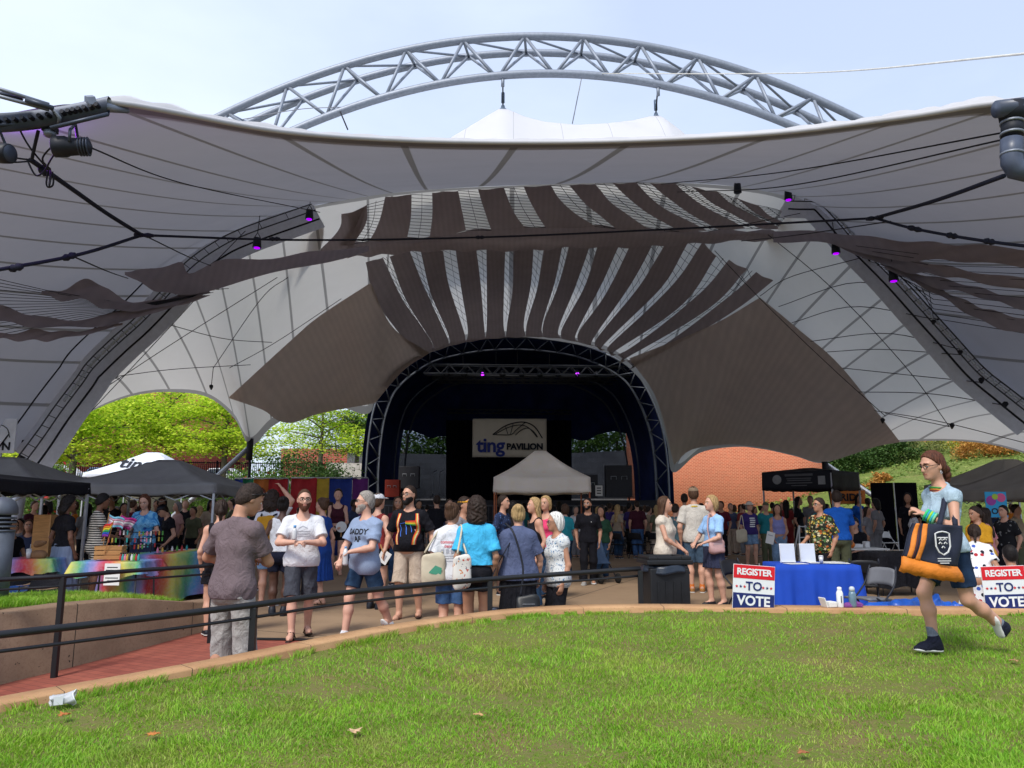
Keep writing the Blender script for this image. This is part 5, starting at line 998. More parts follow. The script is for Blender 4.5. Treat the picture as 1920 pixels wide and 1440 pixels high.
def ik(S, T, a, b, hint):
	S, T, hint = np.array(S, float), np.array(T, float), np.array(hint, float); d = T - S; L_ = np.linalg.norm(d); L_ = max(1e-4, L_); u = d / L_; L2 = min(L_, (a + b) * .995); T = S + u * L2
	x = (a * a - b * b + L2 * L2) / (2 * L2); h = math.sqrt(max(0, a * a - x * x)); w = hint - u * (hint @ u); w /= max(1e-6, np.linalg.norm(w)); return S + u * x + w * h, T
SKIN = {'pale': (.58, .34, .25), 'fair': (.52, .29, .20), 'tan': (.42, .22, .14), 'olive': (.36, .19, .115), 'brown': (.19, .09, .055), 'dark': (.085, .040, .026)}
def skin_mat(tone):
	k = ('skin', tone)
	if k not in _mats: c = SKIN[tone]; t = NT('skin_' + tone); n = t.noise(14, 4); _mats[k] = t.shade(t.bsdf(t.ramp(n, [(.3, [x * .9 for x in c]), (.7, [c[0] * 1.06, c[1] * 1.0, c[2] * .97])]), .5, spec=.35, normal=t.bump(t.noise(240, 2), .12, .001), sss=.0))
	return _mats[k]
HAIR = {'black': (.010, .008, .008), 'dark': (.026, .016, .012), 'brown': (.065, .034, .02), 'auburn': (.085, .03, .016), 'red': (.11, .025, .014), 'blond': (.36, .24, .11), 'grey': (.17, .16, .155), 'white': (.62, .60, .57), 'salt': (.26, .235, .21)}
def hair_mat(c): return mat('hair_' + c, HAIR[c], .55, .6, 90, .9, 220, .004, spec=.18, stretch=(1, 1, .15))
m_eye = mat('eye_white', (.62, .6, .57), .3); m_iris = mat('eye_iris', (.02, .014, .01), .2); m_lips = {}
def lips_mat(tone):
	c = SKIN[tone]; return mat('lips_' + tone, (c[0] * .78, c[1] * .52, c[2] * .55), .45)
m_sole = mat('white_rubber_sole', (.62, .62, .6), .6, .08); m_bksole = mat('black_rubber_sole', (.014, .014, .015), .7)
m_frame = mat('spectacle_frame', (.012, .011, .012), .3)
def person(label, px, top, d, yaw=0, h=None, floor=0.0, skin='fair', build=1.0, belly=0.0, fem=False, hair='short', hcol='brown', shirt=None, sleeve=.5, hem=.50, fit=.012, neck='crew', bottom='pants', bcol=None, blen=1.0, shoes='shoes', shcol=None, lh=None, rh=None, lel=None, rel=None, lf=None, rf=None, lpitch=0, rpitch=0, lean=0, side=0, twist=0, head=(0, 0), beard=None, bdcol=None, glasses=False, vox=None, cap=None, pel=None, seed=None, xw=None, group=None, brow=None, skirtflare=.09, sunnies=False, hips=1.0, finger='relax', socks=None, part=True, top_z=None):
	seed = int(px * 7 + d * 13) if seed is None else seed; g_ = np.random.default_rng(seed)
	if vox is None: vox = .0075 if d < 7.5 else .009 if d < 11 else .012 if d < 14.5 else .016 if d < 20 else .022
	zt = P(px, top, d)[2] - floor
	if h is None: h = zt / math.cos(lean * .6)
	pel = .53 * h if pel is None else pel; B = build; s = h / 1.75
	Mu = Rz(twist) @ Ry(side) @ Rx(lean); o = np.array([0, 0, pel])
	U = lambda x, y, z: o + Mu @ (np.array([x, y, z]) * s)                      # torso frame, metres at 1.75 m, origin at the pelvis
	up, fw = Mu @ np.array([0, 0, 1.]), Mu @ np.array([0, -1., 0])
	sw = .148 if fem else .172; hw = .092 * hips
	torso = [Cone(U(-.06 * hips, 0, -.03), U(.06 * hips, 0, -.03), .115 * B * hips, None, fw, .82, .05), Cone(U(-.045, 0, .12), U(.045, 0, .12), (.092 if fem else .108) * B, None, fw, .78, .08), Cone(U(-.062, .005, .31), U(.062, .005, .31), (.090 if fem else .106) * (.5 + .5 * B), None, fw, .84, .06), Cone(U(-sw * .85, .014, .425), U(sw * .85, .014, .425), .056 * (.6 + .4 * B), None, fw, .95, .05), Cone(U(-sw * .75, .018, .44), U(-.03, .018, .485), .036, .045, None, 1, .04), Cone(U(sw * .75, .018, .44), U(.03, .018, .485), .036, .045, None, 1, .04), Cone(U(0, 0, .0), U(0, 0, .36), .105 * B, None, fw, .8, .06)]
	if fem: torso += [Ell(U(x, -.072 * (.6 + .4 * B), .285), np.array([.060, .050, .058]) * s * (.8 + .2 * B), None, .05) for x in (-.062, .062)] + [Ell(U(x, .055, -.065), np.array([.085, .075, .085]) * s * B, None, .05) for x in (-.06, .06)]
	else: torso += [Ell(U(x, -.055, .33), np.array([.08, .05, .06]) * s, None, .06) for x in (-.07, .07)] + [Ell(U(x, .05, -.06), np.array([.075, .065, .08]) * s * B, None, .05) for x in (-.055, .055)]
	if belly: torso += [Ell(U(0, -.05 - .05 * belly, .09), np.array([.15, .12, .15]) * s * (.75 + .3 * belly), None, .08)]
	nb, hc = U(0, .012, .49), U(0, -.018, .70)
	neckp = [Cone(U(0, .02, .44), nb + (hc - nb) * .55, .058 if not fem else .048, .054 if not fem else .045, None, 1, .05)]
	Mh = Mu @ Rz(head[0]) @ Rx(head[1]); piv = nb + (hc - nb) * .35; hc = piv + Rz(head[0]) @ Rx(head[1]) @ (hc - piv) if not (twist or lean) else piv + Mu @ Rz(head[0]) @ Rx(head[1]) @ Mu.T @ (hc - piv)
	H = lambda x, y, z: hc + Mh @ (np.array([x, y, z]) * s); hs = s
	E = lambda c, r, k=.015, op=1: Ell(H(*c), np.array(r) * hs, Mh, k * hs, op=op)
	headp = [E((0, .012, .03), (.078, .098, .098), .02), E((0, -.022, -.035), (.066, .074, .078), .04), E((0, -.07, -.092), (.028, .024, .02), .035), E((0, -.098, -.018), (.012, .018, .022), .02), E((0, -.103, -.030), (.017, .015, .011), .012), E((0, -.085, -.060), (.026, .014, .012), .016), E((-.079, .012, -.008), (.009, .021, .032), .008), E((.079, .012, -.008), (.009, .021, .032), .008), E((0, -.078, .032), (.055, .018, .012), .02), E((-.033, -.094, .008), (.019, .016, .010), .016, -1), E((.033, -.094, .008), (.019, .016, .010), .016, -1), E((-.033, -.079, .008), (.014, .014, .012), .004), E((.033, -.079, .008), (.014, .014, .012), .004)]
	# arms
	arms, sleeves, hands, wr = [], [], [], {}
	def hand(T, elb, sgn, pose):
		u = T - elb; u /= np.linalg.norm(u); pn = np.array([-sgn, 0, 0.]) if abs(u[2]) > .6 else np.array([0, 0, -1.]) if abs(u[0]) < .6 else np.array([0, .3, -1.])
		pn = pn - u * (pn @ u); pn /= np.linalg.norm(pn); sd_ = np.cross(u, pn) ; thumb = sd_ if (sd_ @ np.array([0, -1, .5])) > 0 else -sd_
		c = T + u * .045 * s; out = [Cone(T + u * .005 * s, T + u * .085 * s, .030 * s, .037 * s, pn, .45, .015)]; curl = {'relax': .5, 'fist': 1.25, 'flat': .12, 'hold': .95}[pose]
		fr = max(.0082 * s, .55 * vox)
		for k, (off, ln) in enumerate([(.030, .068), (.010, .078), (-.010, .072), (-.029, .056)]):
			b0 = T + u * .085 * s + thumb * off * s; a1 = curl * .6; d1 = u * math.cos(a1) + pn * math.sin(a1); b1 = b0 + d1 * ln * .5 * s; a2 = curl * 1.5; d2 = u * math.cos(a2) + pn * math.sin(a2); b2 = b1 + d2 * ln * .5 * s
			out += [Cone(b0, b1, fr, fr * .95, None, 1, .004), Cone(b1, b2, fr * .95, fr * .8, None, 1, .003)]
		t0 = T + u * .025 * s + thumb * .026 * s; t1 = t0 + (thumb * .75 + u * .6 + pn * .25) * .038 * s; t2 = t1 + (u * .85 + pn * .35 + thumb * .1) * .03 * s
		return out + [Cone(t0, t1, fr * 1.3, fr * 1.1, None, 1, .012), Cone(t1, t2, fr * 1.1, fr * .9, None, 1, .004)]
	ua, fa = .295 * s, .255 * s; ar = (.045 if not fem else .040) * (.6 + .4 * B) * s
	for sgn, tgt, el in ((1, lh, lel), (-1, rh, rel)):
		S = U(sgn * sw, .012, .425); T = U(*tgt) if tgt is not None else U(sgn * (sw + .055 + .05 * (B - 1)), -.02, -.085)
		e, T = ik(S, T, ua, fa, (Mu @ np.array(el)) if el is not None else Mu @ np.array([sgn * .5, .8, -.2])); wr[sgn] = (S, e, T)
		arms += [Cone(S, e, ar * 1.18, ar * .86, None, 1, .04), Cone(e, e + (T - e) * .3, ar * .84, ar * .86, None, 1, .02), Cone(e + (T - e) * .3, T, ar * .84, ar * .54, None, 1, .02), Ell(S, np.array([1, 1, 1]) * ar * 1.2, None, .04)]
		hands += hand(T, e, sgn, finger if isinstance(finger, str) else finger[0 if sgn > 0 else 1])
		if sleeve > 0:
			if sleeve <= 1: c = S + (e - S) * sleeve; n = (e - S) / np.linalg.norm(e - S); sleeves.append(Cone(S, e, ar * 1.16 + fit * .5 + .008, ar * 1.12 + fit + .012, None, 1, .03, [(c, n)]))
			else: sleeves += [Cone(S, e, ar * 1.2 + fit + .01, ar * 1.0 + fit + .01, None, 1, .05), Cone(e, e + (T - e) * (sleeve - 1), ar + fit + .01, ar * .8 + fit + .01, None, 1, .03)]
	# legs
	legs, feet, lg = [], [], {}; th, cf = .245 * h, .235 * h
	for sgn, tgt, pit in ((1, lf, lpitch), (-1, rf, rpitch)):
		hp = o + Rz(twist * .5) @ np.array([sgn * hw * s, 0, -.02 * s]); A_ = np.array([sgn * .085 * s, .02, .075 * s]) if tgt is None else np.array(tgt) * np.array([s, s, s]);
		kn, A_ = ik(hp, A_, th, cf, np.array([sgn * .12, -1, 0])); lg[sgn] = (hp, kn, A_, pit); Lr = (.6 + .4 * B) * s * (1.08 if fem else 1)
		legs += [Cone(hp + (0, 0, .0), kn, .082 * Lr, .054 * Lr, None, 1, .04), Cone(kn, kn + (A_ - kn) * .35 + np.array([0, .012 * s, 0]), .050 * Lr, .055 * Lr, None, 1, .03), Cone(kn + (A_ - kn) * .35 + np.array([0, .012 * s, 0]), A_, .054 * Lr, .034 * Lr, None, 1, .03)]
		Mf = Rz(sgn * .16) @ Rx(-pit); Ff = lambda x, y, z, A_=A_, Mf=Mf: A_ + Mf @ (np.array([x, y, z]) * s)
		feet.append((sgn, [Cone(Ff(0, .03, -.045), Ff(0, .01, .0), .028 * s, .034 * s, None, 1, .03), Cone(Ff(0, .03, -.05), Ff(sgn * .008, -.10, -.055), .026 * s, .030 * s, None, 1, .02), Cone(Ff(sgn * -.005, -.10, -.056), Ff(sgn * .0, -.15, -.061), .030 * s, .016 * s, None, 1, .03), Cone(Ff(0, 0, 0), Ff(0, -.08, -.045), .030 * s, .028 * s, None, 1, .03)], Ff))
	body = torso + neckp + headp + arms + hands + legs + [q for f in feet for q in f[1]]
	ms = [skin_mat(skin), m_eye, m_iris, lips_mat(skin), hair_mat(brow or (hcol if hcol not in ('white',) else 'grey'))]
	def mi(c):
		q = (c - hc) @ Mh / hs; out = np.zeros(len(c), np.int32); fr = q[:, 1] < -.06; ex = np.abs(np.abs(q[:, 0]) - .033)
		out[fr & (ex < .014) & (np.abs(q[:, 2] - .008) < .0072)] = 1; out[fr & (ex < .0075) & (np.abs(q[:, 2] - .008) < .0075)] = 2; out[fr & (np.abs(q[:, 0]) < .026) & (np.abs(q[:, 2] + .060) < .0075) & (q[:, 1] < -.078)] = 3; out[fr & (ex < .02) & (np.abs(q[:, 2] - .031 + .12 * (ex ** 2) * 40) < .0055)] = 4; return out
	x = X(px, d, floor + h * .55) if xw is None else xw
	root = sdf_obj('person', body, vox, ms, None, mi=mi if d < 17 else None); root.location = (x, d, floor); root.rotation_euler = (0, 0, R(yaw)); tag(root, label, 'person', group)
	cv = max(vox, .009)
	# hair
	hm = hair_mat(hcol); face = [((H(0, -.008, .012)), Mh @ np.array([0, -.80, -.60]))]; skull = E((0, .015, .034), (.087, .106, .105), .02); sk2 = E((0, .03, -.02), (.082, .088, .085), .03); low = [(H(0, 0, -.085), Mh @ np.array([0, 0, -1.]))]
	hp_ = None; dsp = strands(.0055 * s, hc, seed); hx = []
	side_cut = [(H(0, -.03, .0), Mh @ np.array([0, -1., -.25]))]
	if hair == 'short': hp_ = [skull, sk2]; cuts = face + low; dsp = curls(.004 * s, seed, 150)
	elif hair == 'buzz': hp_ = [E((0, .013, .031), (.0805, .1005, .1005), .02), sk2.grow(-.006)]; cuts = face + low; dsp = None
	elif hair == 'bun': hp_ = [skull, sk2, E((0, .10, .085), (.05, .045, .045), .03)]; cuts = face + low; dsp = strands(.005 * s, hc, seed)
	elif hair == 'lowbun': hp_ = [skull, sk2]; cuts = face + low; hx = [E((0, .122, -.05), (.042, .042, .042), .02), E((0, .128, -.105), (.038, .036, .036), .015), E((.004, .12, -.15), (.022, .022, .026), .015)]
	elif hair == 'bob': hp_ = [skull.grow(.006), E((0, .035, -.03), (.094, .094, .105), .03), E((-.068, .0, -.05), (.03, .055, .075), .03), E((.068, .0, -.05), (.03, .055, .075), .03)]; cuts = [(H(0, -.018, .0), Mh @ np.array([0, -.93, -.36]))] + [(H(0, 0, -.125), Mh @ np.array([0, 0, -1.]))]; dsp = strands(.007 * s, hc, seed, 40)
	elif hair == 'long': hp_ = [skull.grow(.004), Cone(H(0, .05, 0), U(0, .10, .30), .085 * s, .07 * s, Mh @ np.array([0, 1., 0]), .62, .04), Cone(H(-.06, .02, 0), U(-.10, .02, .34), .038 * s, .034 * s, None, 1, .03), Cone(H(.06, .02, 0), U(.10, .02, .34), .038 * s, .034 * s, None, 1, .03)]; cuts = [(H(0, -.02, .0), Mh @ np.array([0, -.95, -.30]))]; dsp = strands(.007 * s, hc, seed, 46)
	elif hair == 'pony': hp_ = [skull, sk2]; cuts = face + low; hx = [Cone(H(0, .11, .05), H(0, .15, -.03), .025 * s, .034 * s, None, 1, .02), Cone(H(0, .15, -.03), H(0, .13, -.20), .034 * s, .012 * s, None, 1, .02)]
	elif hair == 'curly': hp_ = [skull.grow(.02), E((0, .04, -.02), (.115, .105, .125), .03), E((0, .07, -.11), (.12, .085, .10), .03)]; cuts = [(H(0, -.012, .0), Mh @ np.array([0, -.9, -.42]))]; dsp = curls(.011 * s, seed)
	elif hair == 'bald': hp_ = None
	elif hair == 'fringe': hp_ = [E((0, .02, -.01), (.084, .092, .075), .02)]; cuts = face + low + [(H(0, 0, .045), Mh @ np.array([0, 0, 1.]))]; dsp = None
	if hp_:
		r = sdf_obj('hair', hp_, max(vox * .8, .006), hm, root, cuts, dsp)
		if hx: sdf_obj('bun' if 'bun' in hair else 'ponytail', hx, max(vox * .8, .006), hm, root, (), curls(.005 * s, seed, 90))
	if beard:
		L_ = {'short': .004, 'full': .019, 'stubble': .002}[beard]
		sdf_obj('beard', [E((0, -.024, -.045), (.071 + L_ * .15, .074 + L_ * .2, .072 + L_ * .5), .02), E((0, -.068, -.096 - L_ * .55), (.040, .034 + L_ * .25, .024 + L_ * .8), .03), E((0, -.099, -.0465), (.029, .009, .0058), .006), E((0, -.108, -.0605), (.025, .040, .0105), .004, -1)], max(vox * .7, .0055), hair_mat(bdcol or hcol), root, [(H(0, -.100, -.0475), Mh @ np.array([0, -.42, 1.])), (H(0, .012, 0), Mh @ np.array([0, 1., .2]))], curls(.0035 * s, seed, 170))
	if cap:
		cm = cap[1]
		if cap[0] == 'cap': sdf_obj('cap', [E((0, .012, .045), (.088, .108, .092), .02), Ell(H(0, -.125, .058), np.array([.072, .075, .010]) * s, Mh @ Rx(.15), .012)], max(vox * .8, .006), cm, root, [(H(0, 0, .045), Mh @ np.array([0, 0, -1.]))])
		elif cap[0] == 'visor': sdf_obj('visor', [E((0, .012, .045), (.090, .110, .03), .02), Ell(H(0, -.125, .05), np.array([.07, .07, .010]) * s, Mh @ Rx(.2), .012)], max(vox * .8, .006), cm, root, [(H(0, 0, .03), Mh @ np.array([0, 0, -1.]))])
		else: sdf_obj('sun_hat', [E((0, .012, .055), (.092, .112, .085), .02), Ell(H(0, .01, .045), np.array([.17, .19, .016]) * s, Mh, .03)], max(vox * .8, .006), cm, root, [(H(0, 0, .035), Mh @ np.array([0, 0, -1.]))])
	if glasses and d < 15:
		mb = MB()
		for sg in (-1, 1):
			ctr = np.array([sg * .034, -.104, .006]); mb.tube([H(*(ctr + np.array([.027 * math.cos(a), .004 * abs(math.cos(a)), .019 * math.sin(a)]))) for a in np.linspace(0, 2 * math.pi, 14)[:-1]], .0028 * s, 5, closed=True); mb.tube([H(sg * .060, -.10, .01), H(sg * .083, -.05, .012), H(sg * .085, .01, .008)], .0028 * s, 5)
		mb.tube([H(-.008, -.108, .009), H(.008, -.108, .009)], .0025 * s, 5); mb.build('glasses', m_frame, root, True)
	# clothes
	made = {'root': root, 'U': U, 'H': H, 'wr': wr, 'lg': lg, 'up': up, 'fw': fw, 's': s, 'Mu': Mu, 'Mh': Mh, 'h': h}
	wst = U(0, 0, .06); fo = folds(.015 if d < 7.5 else .0115 if d < 12 else .008, seed)
	if shirt is not None and bottom != 'dress':
		tp = [torso[0].grow(fit * .8 + .019, k=.05)] + [t.grow(fit * .8 + .009, k=.04) for t in torso[1:]] + sleeves + ([Ell(wr[sg][0], np.array([1, 1, 1]) * (ar * 1.2 + fit * .4 + .011), None, .03) for sg in (1, -1)] if sleeve > 0 else [])
		if not belly: tp += [Cone(U(-.05, 0, .0), U(.05, 0, .02), .118 * B * s * (1.04 if fem else 1) + fit * .6, None, fw, .84, .05), Cone(U(-.03, 0, .0), U(-.03, 0, .28), .105 * B * s + fit * .7, None, fw, .84, .04), Cone(U(.03, 0, .0), U(.03, 0, .28), .105 * B * s + fit * .7, None, fw, .84, .04)]
		nr = {'crew': (.080, .078, .05), 'v': (.082, .10, .10), 'tank': (.105, .115, .11), 'scoop': (.10, .11, .09)}[neck]
		tp += [Ell(U(0, -.018, .515), np.array(nr) * s, Mu, .01, op=-1)]
		if sleeve <= 0: tp += [Ell(U(sg * (sw + .052), 0, .41), np.array([.075, .13, .15]) * s, Mu, .015, op=-1) for sg in (-1, 1)]
		made['shirt'] = sdf_obj('shirt' if sleeve > 0 else 'sleeveless_top', tp, cv, shirt, root, [(o + Mu @ np.array([0, 0, (hem - .53) * h]), -up)], fo)
	if bottom in ('shorts', 'pants'):
		bp_ = [torso[0].grow(.010), *[t.grow(.012) for t in torso[7:] if t.c[2] < pel + .02], Cone(U(0, 0, -.02), U(0, 0, .1), .112 * B * s, None, fw, .82, .05)]; wd = .014 if bottom == 'pants' else .022
		for sg in (1, -1):
			hp, kn, A_, pit = lg[sg]; r1 = .084 * (.6 + .4 * B) * s * (1.06 if fem else 1)
			if bottom == 'shorts': n = (kn - hp) / np.linalg.norm(kn - hp); e_ = hp + n * th * blen; bp_.append(Cone(hp, hp + n * max(th * blen + .05, .1), r1 + .010, r1 * .86 + wd, None, 1, .014, [(e_, n)]))
			else: n = (A_ - kn) / np.linalg.norm(A_ - kn); bp_ += [Cone(hp, kn, r1 + .010, r1 * .8 + wd, None, 1, .03), Cone(kn, kn + n * (cf * blen + .03), r1 * .8 + wd, r1 * .62 + wd, None, 1, .04, [(kn + n * cf * blen, n)])]
		made['bottom'] = sdf_obj(bottom, bp_, cv, bcol, root, [(wst, up)], folds(.012 if d < 12 else .008, seed + 3, .7))
	elif bottom in ('skirt', 'dress'):
		z1 = -blen * .5 * h; c1 = o + np.array([0, 0, z1]); sk_ = [Cone(U(-.03, 0, .05), c1 + np.array([-.06, 0, -.03]) * 1, .112 * B * s + .02, .115 * B * s + skirtflare, np.array([0, -1., 0]), .82, .06), Cone(U(.03, 0, .05), c1 + np.array([.06, 0, -.03]), .112 * B * s + .02, .115 * B * s + skirtflare, np.array([0, -1., 0]), .82, .06)]
		pl = lambda p: .010 * np.sin(np.arctan2(p[:, 1], p[:, 0]) * 17 + 2 * np.sin(p[:, 2] * 4)) * np.clip((pel - p[:, 2]) * 3, 0, 1)
		if bottom == 'dress':
			tp = [t.grow(fit + .006) for t in torso] + sleeves + sk_ + [Ell(U(0, -.018, .515), np.array((.085, .095, .07)) * s, Mu, .01, op=-1)]
			made['shirt'] = sdf_obj('dress', tp, cv, shirt, root, [(c1, np.array([0, 0, -1.]))], lambda p: fo(p) * .7 + pl(p))
		else: made['bottom'] = sdf_obj('skirt', sk_ + [torso[0].grow(.02)], cv, bcol, root, [(c1, np.array([0, 0, -1.])), (wst, up)], pl)
	# shoes
	for sg, fp, Ff in feet:
		hp, kn, A_, pit = lg[sg]; n = (A_ - kn) / np.linalg.norm(A_ - kn); mf = Rz(sg * .16) @ Rx(-pit)
		if socks is not None: sdf_obj('sock', [Cone(kn, A_, .04 * s, .043 * s, None, 1, .02, [(A_ - n * socks[1] * s, -n)]), Cone(A_, Ff(0, -.05, -.03), .036 * s, .036 * s)], max(vox, .008), socks[0], root)
		if shoes in ('shoes', 'hitop', 'boots'):
			e_ = {'shoes': -.012, 'hitop': .055, 'boots': .12}[shoes]; pr = [q.grow(.010) for q in fp] + ([Cone(Ff(0, .005, -.02), A_ - n * (e_ + .05) * s, .045 * s, .043 * s, None, 1, .03)] if e_ > 0 else [])
			so = sdf_obj('shoe', pr, max(vox, .008), shcol or m_blk, root, [(Ff(0, 0, -.078), -(mf @ np.array([0, 0, 1.]))), (A_ - n * e_ * s, -n)])
			sdf_obj('sole', [Cone(Ff(0, .03, -.068), Ff(sg * .005, -.10, -.068), .043 * s, .046 * s, mf @ np.array([0, 0, 1.]), .40, .02), Cone(Ff(sg * .003, -.1, -.068), Ff(sg * .0, -.145, -.066), .046 * s, .033 * s, mf @ np.array([0, 0, 1.]), .42, .02)], max(vox * .8, .007), m_sole if shoes != 'boots' else m_bksole, so)
		elif shoes in ('sandals', 'flipflops'):
			mt_ = shcol or mat('brown_leather', (.045, .022, .014), .6); so = sdf_obj('sandal', [Cone(Ff(0, .04, -.082), Ff(sg * .004, -.15, -.084), .036 * s, .036 * s, mf @ np.array([0, 0, 1.]), .3, .02)], max(vox * .8, .007), mt_, root)
			sr = MB(); sr.tube([Ff(-.042, -.06, -.075), Ff(-.025, -.085, -.03), Ff(0, -.10, -.026), Ff(.025, -.085, -.03), Ff(.042, -.06, -.075)], .0085 * s, 5)
			if shoes == 'sandals': sr.tube([Ff(-.045, .01, -.06), Ff(-.03, -.035, .0), Ff(0, -.05, .005), Ff(.03, -.035, .0), Ff(.045, .01, -.06)], .0085 * s, 5); sr.tube([Ff(-.04, .0, -.02), Ff(0, .045, -.02), Ff(.04, .0, -.02)], .008 * s, 5)
			sr.build('strap', mt_, so, True)
	return made
def W(m, q): return np.array(m['root'].matrix_basis @ Vector(q))             # body frame -> world
def decal(m, piece, shapes, mt, name='print', back=False, lift=.004):
	"""flat shapes (2D outlines in metres, x right / y up as the viewer sees them, origin mid chest) laid on the garment; becomes a part of it"""
	g = m[piece]; dep = BVHTree.FromPolygons([v.co for v in g.data.vertices], [p.vertices for p in g.data.polygons]); sg = -1 if back else 1
	bm = bmesh.new()
	for sh in shapes:
		me = sh if not isinstance(sh, list) else None
		if me is None:
			mb = MB(); tri = tessellate_polygon([[Vector((x, y, 0)) for x, y in sh]]); mb.add([(x, y, 0) for x, y in sh], tri); me = bpy.data.meshes.new('x'); me.from_pydata(mb.V, [], mb.F)
		bm.from_mesh(me)
	bmesh.ops.triangulate(bm, faces=bm.faces)
	for _ in range(3):
		es = [e for e in bm.edges if e.calc_length() > .035]
		if es: bmesh.ops.subdivide_edges(bm, edges=es, cuts=1); bmesh.ops.triangulate(bm, faces=bm.faces)
	fw = Vector(m['fw']) * sg
	for v in bm.verts:
		p = Vector(m['U'](v.co.x / m['s'] * sg, 0, .30 + v.co.y / m['s'])); h = dep.ray_cast(p + fw * .6, -fw); v.co = (h[0] + fw * lift) if h[0] is not None else p + fw * .14
	me = bpy.data.meshes.new(name); bm.to_mesh(me); bm.free(); return link(name, me, mt, g, False)
def quad(x0, y0, x1, y1): return [(x0, y0), (x1, y0), (x1, y1), (x0, y1)]
def lettering(body, size, x=0, y=0, rot=0, **kw): me = text_mesh(body, size, **kw); me.transform(Matrix.Translation((x, y, 0)) @ Matrix.Rotation(rot, 4, 'Z')); return me
# ------------------------------------------------------------------ cloth patterns
def patt(name, kind, cols, sc=1.0):
	t = NT(name); co = t.tc.outputs['Object']
	if kind == 'hstripe':
		sx = t.n('ShaderNodeSeparateXYZ'); t.l(co, sx.inputs[0]); n = t.noise(6, 2); z = t.math('ADD', t.math('MULTIPLY', sx.outputs[2], sc), t.math('MULTIPLY', n, .35)); c = t.mix(t.math('GREATER_THAN', t.math('FRACT', z), .5), cols[0], cols[1])
	elif kind in ('floral', 'dots', 'tropic'):
		v = t.n('ShaderNodeTexVoronoi'); v.inputs['Scale'].default_value = sc; mp = t.n('ShaderNodeMixRGB'); mp.inputs[0].default_value = .08 if kind != 'dots' else 0; nn = t.n('ShaderNodeTexNoise'); nn.inputs['Scale'].default_value = sc * 1.4; t.l(co, nn.inputs['Vector']); t.l(co, mp.inputs[1]); t.l(nn.outputs['Color'], mp.inputs[2]); t.l(mp.outputs[0], v.inputs['Vector'])
		rc = t.ramp(t.math('FRACT', t.math('MULTIPLY', t.n('ShaderNodeSeparateXYZ').outputs[0], 1)), [(0, cols[1]), (1, cols[1])]) if False else None
		s3 = t.n('ShaderNodeSeparateColor'); t.l(v.outputs['Color'], s3.inputs[0]); pc = t.ramp(s3.outputs[0], [(i / len(cols[1:]), c_) for i, c_ in enumerate(cols[1:])], 'CONSTANT')
		c = t.mix(t.math('LESS_THAN', v.outputs['Distance'], .36 if kind != 'tropic' else .5), cols[0], pc)
	elif kind == 'tiedye':
		w = t.n('ShaderNodeTexNoise'); w.inputs['Scale'].default_value = sc; w.inputs['Detail'].default_value = 5; w.inputs['Distortion'].default_value = 1.6; t.l(co, w.inputs['Vector']); c = t.ramp(w.outputs['Fac'], [(.3 + .4 * i / (len(cols) - 1), k) for i, k in enumerate(cols)])
	elif kind == 'rainbow':                                       # broad soft bands of dye along x
		sx = t.n('ShaderNodeSeparateXYZ'); t.l(co, sx.inputs[0]); n = t.noise(3, 4); z = t.math('FRACT', t.math('ADD', t.math('MULTIPLY', sx.outputs[0], sc), t.math('ADD', t.math('MULTIPLY', sx.outputs[1], sc * .55), t.math('MULTIPLY', n, .42)))); c = t.ramp(z, [(i / (len(cols) - 1), k) for i, k in enumerate(cols)]); c = t.mix(t.ramp(t.noise(22, 4, .7), [(.4, (0, 0, 0)), (.9, (.4, .4, .4))]), c, (.5, .45, .5))
	return t.shade(t.bsdf(c, .85, spec=.15, normal=t.bump(t.noise(420, 2), .25, .002)))
c_white = cloth('white_cotton', (.66, .67, .70), .05); c_cream = cloth('cream_cloth', (.60, .54, .45), .06); c_navy = cloth('navy_cotton', (.035, .048, .10)); c_black = cloth('black_cotton', (.010, .010, .014), .3); c_denim = mat('blue_denim', (.05, .11, .24), .85, .4, 14, .4, 300, .002, spec=.15); c_dkdenim = mat('dark_denim', (.022, .05, .10), .85, .45, 14, .4, 300, .002, spec=.15); c_ltdenim = mat('light_denim', (.16, .26, .40), .85, .35, 14, .4, 300, .002, spec=.15)
c_plum = cloth('faded_plum_cotton', (.150, .112, .122), .10); c_stone = cloth('pale_stone_cotton', (.36, .345, .33), .08); c_khaki = cloth('khaki_cotton', (.50, .40, .31), .1); c_charcoal = cloth('charcoal_cotton', (.055, .06, .075)); c_heather = mat('heather_blue_cotton', (.235, .30, .43), .9, .22, 170, .3, 420, .002, spec=.1); c_cyan = cloth('bright_cyan_cotton', (.06, .44, .74), .08); c_sky = cloth('sky_blue_cotton', (.30, .50, .80), .08); c_palewash = cloth('washed_pale_blue', (.36, .47, .55), .12); c_offwhite = cloth('oatmeal_cotton', (.52, .49, .44), .08)
c_slate = cloth('slate_blue_cotton', (.085, .105, .19), .12); c_maroon = cloth('dark_maroon_cotton', (.055, .012, .022)); c_mustard = cloth('mustard_cotton', (.58, .29, .02), .08); c_royal = cloth('royal_blue_cotton', (.01, .09, .42), .1); c_teal = cloth('teal_cotton', (.02, .19, .22)); c_lav = cloth('lavender_cotton', (.21, .22, .46)); c_purple = cloth('deep_purple_cotton', (.045, .03, .15)); c_red = cloth('dull_red_cotton', (.22, .03, .03)); c_pink = cloth('pink_cotton', (.6, .25, .28)); c_olive = cloth('olive_cotton', (.10, .11, .065)); c_grey = cloth('grey_cotton', (.22, .22, .24)); c_hotpink = cloth('hot_pink_cloth', (.7, .06, .16))
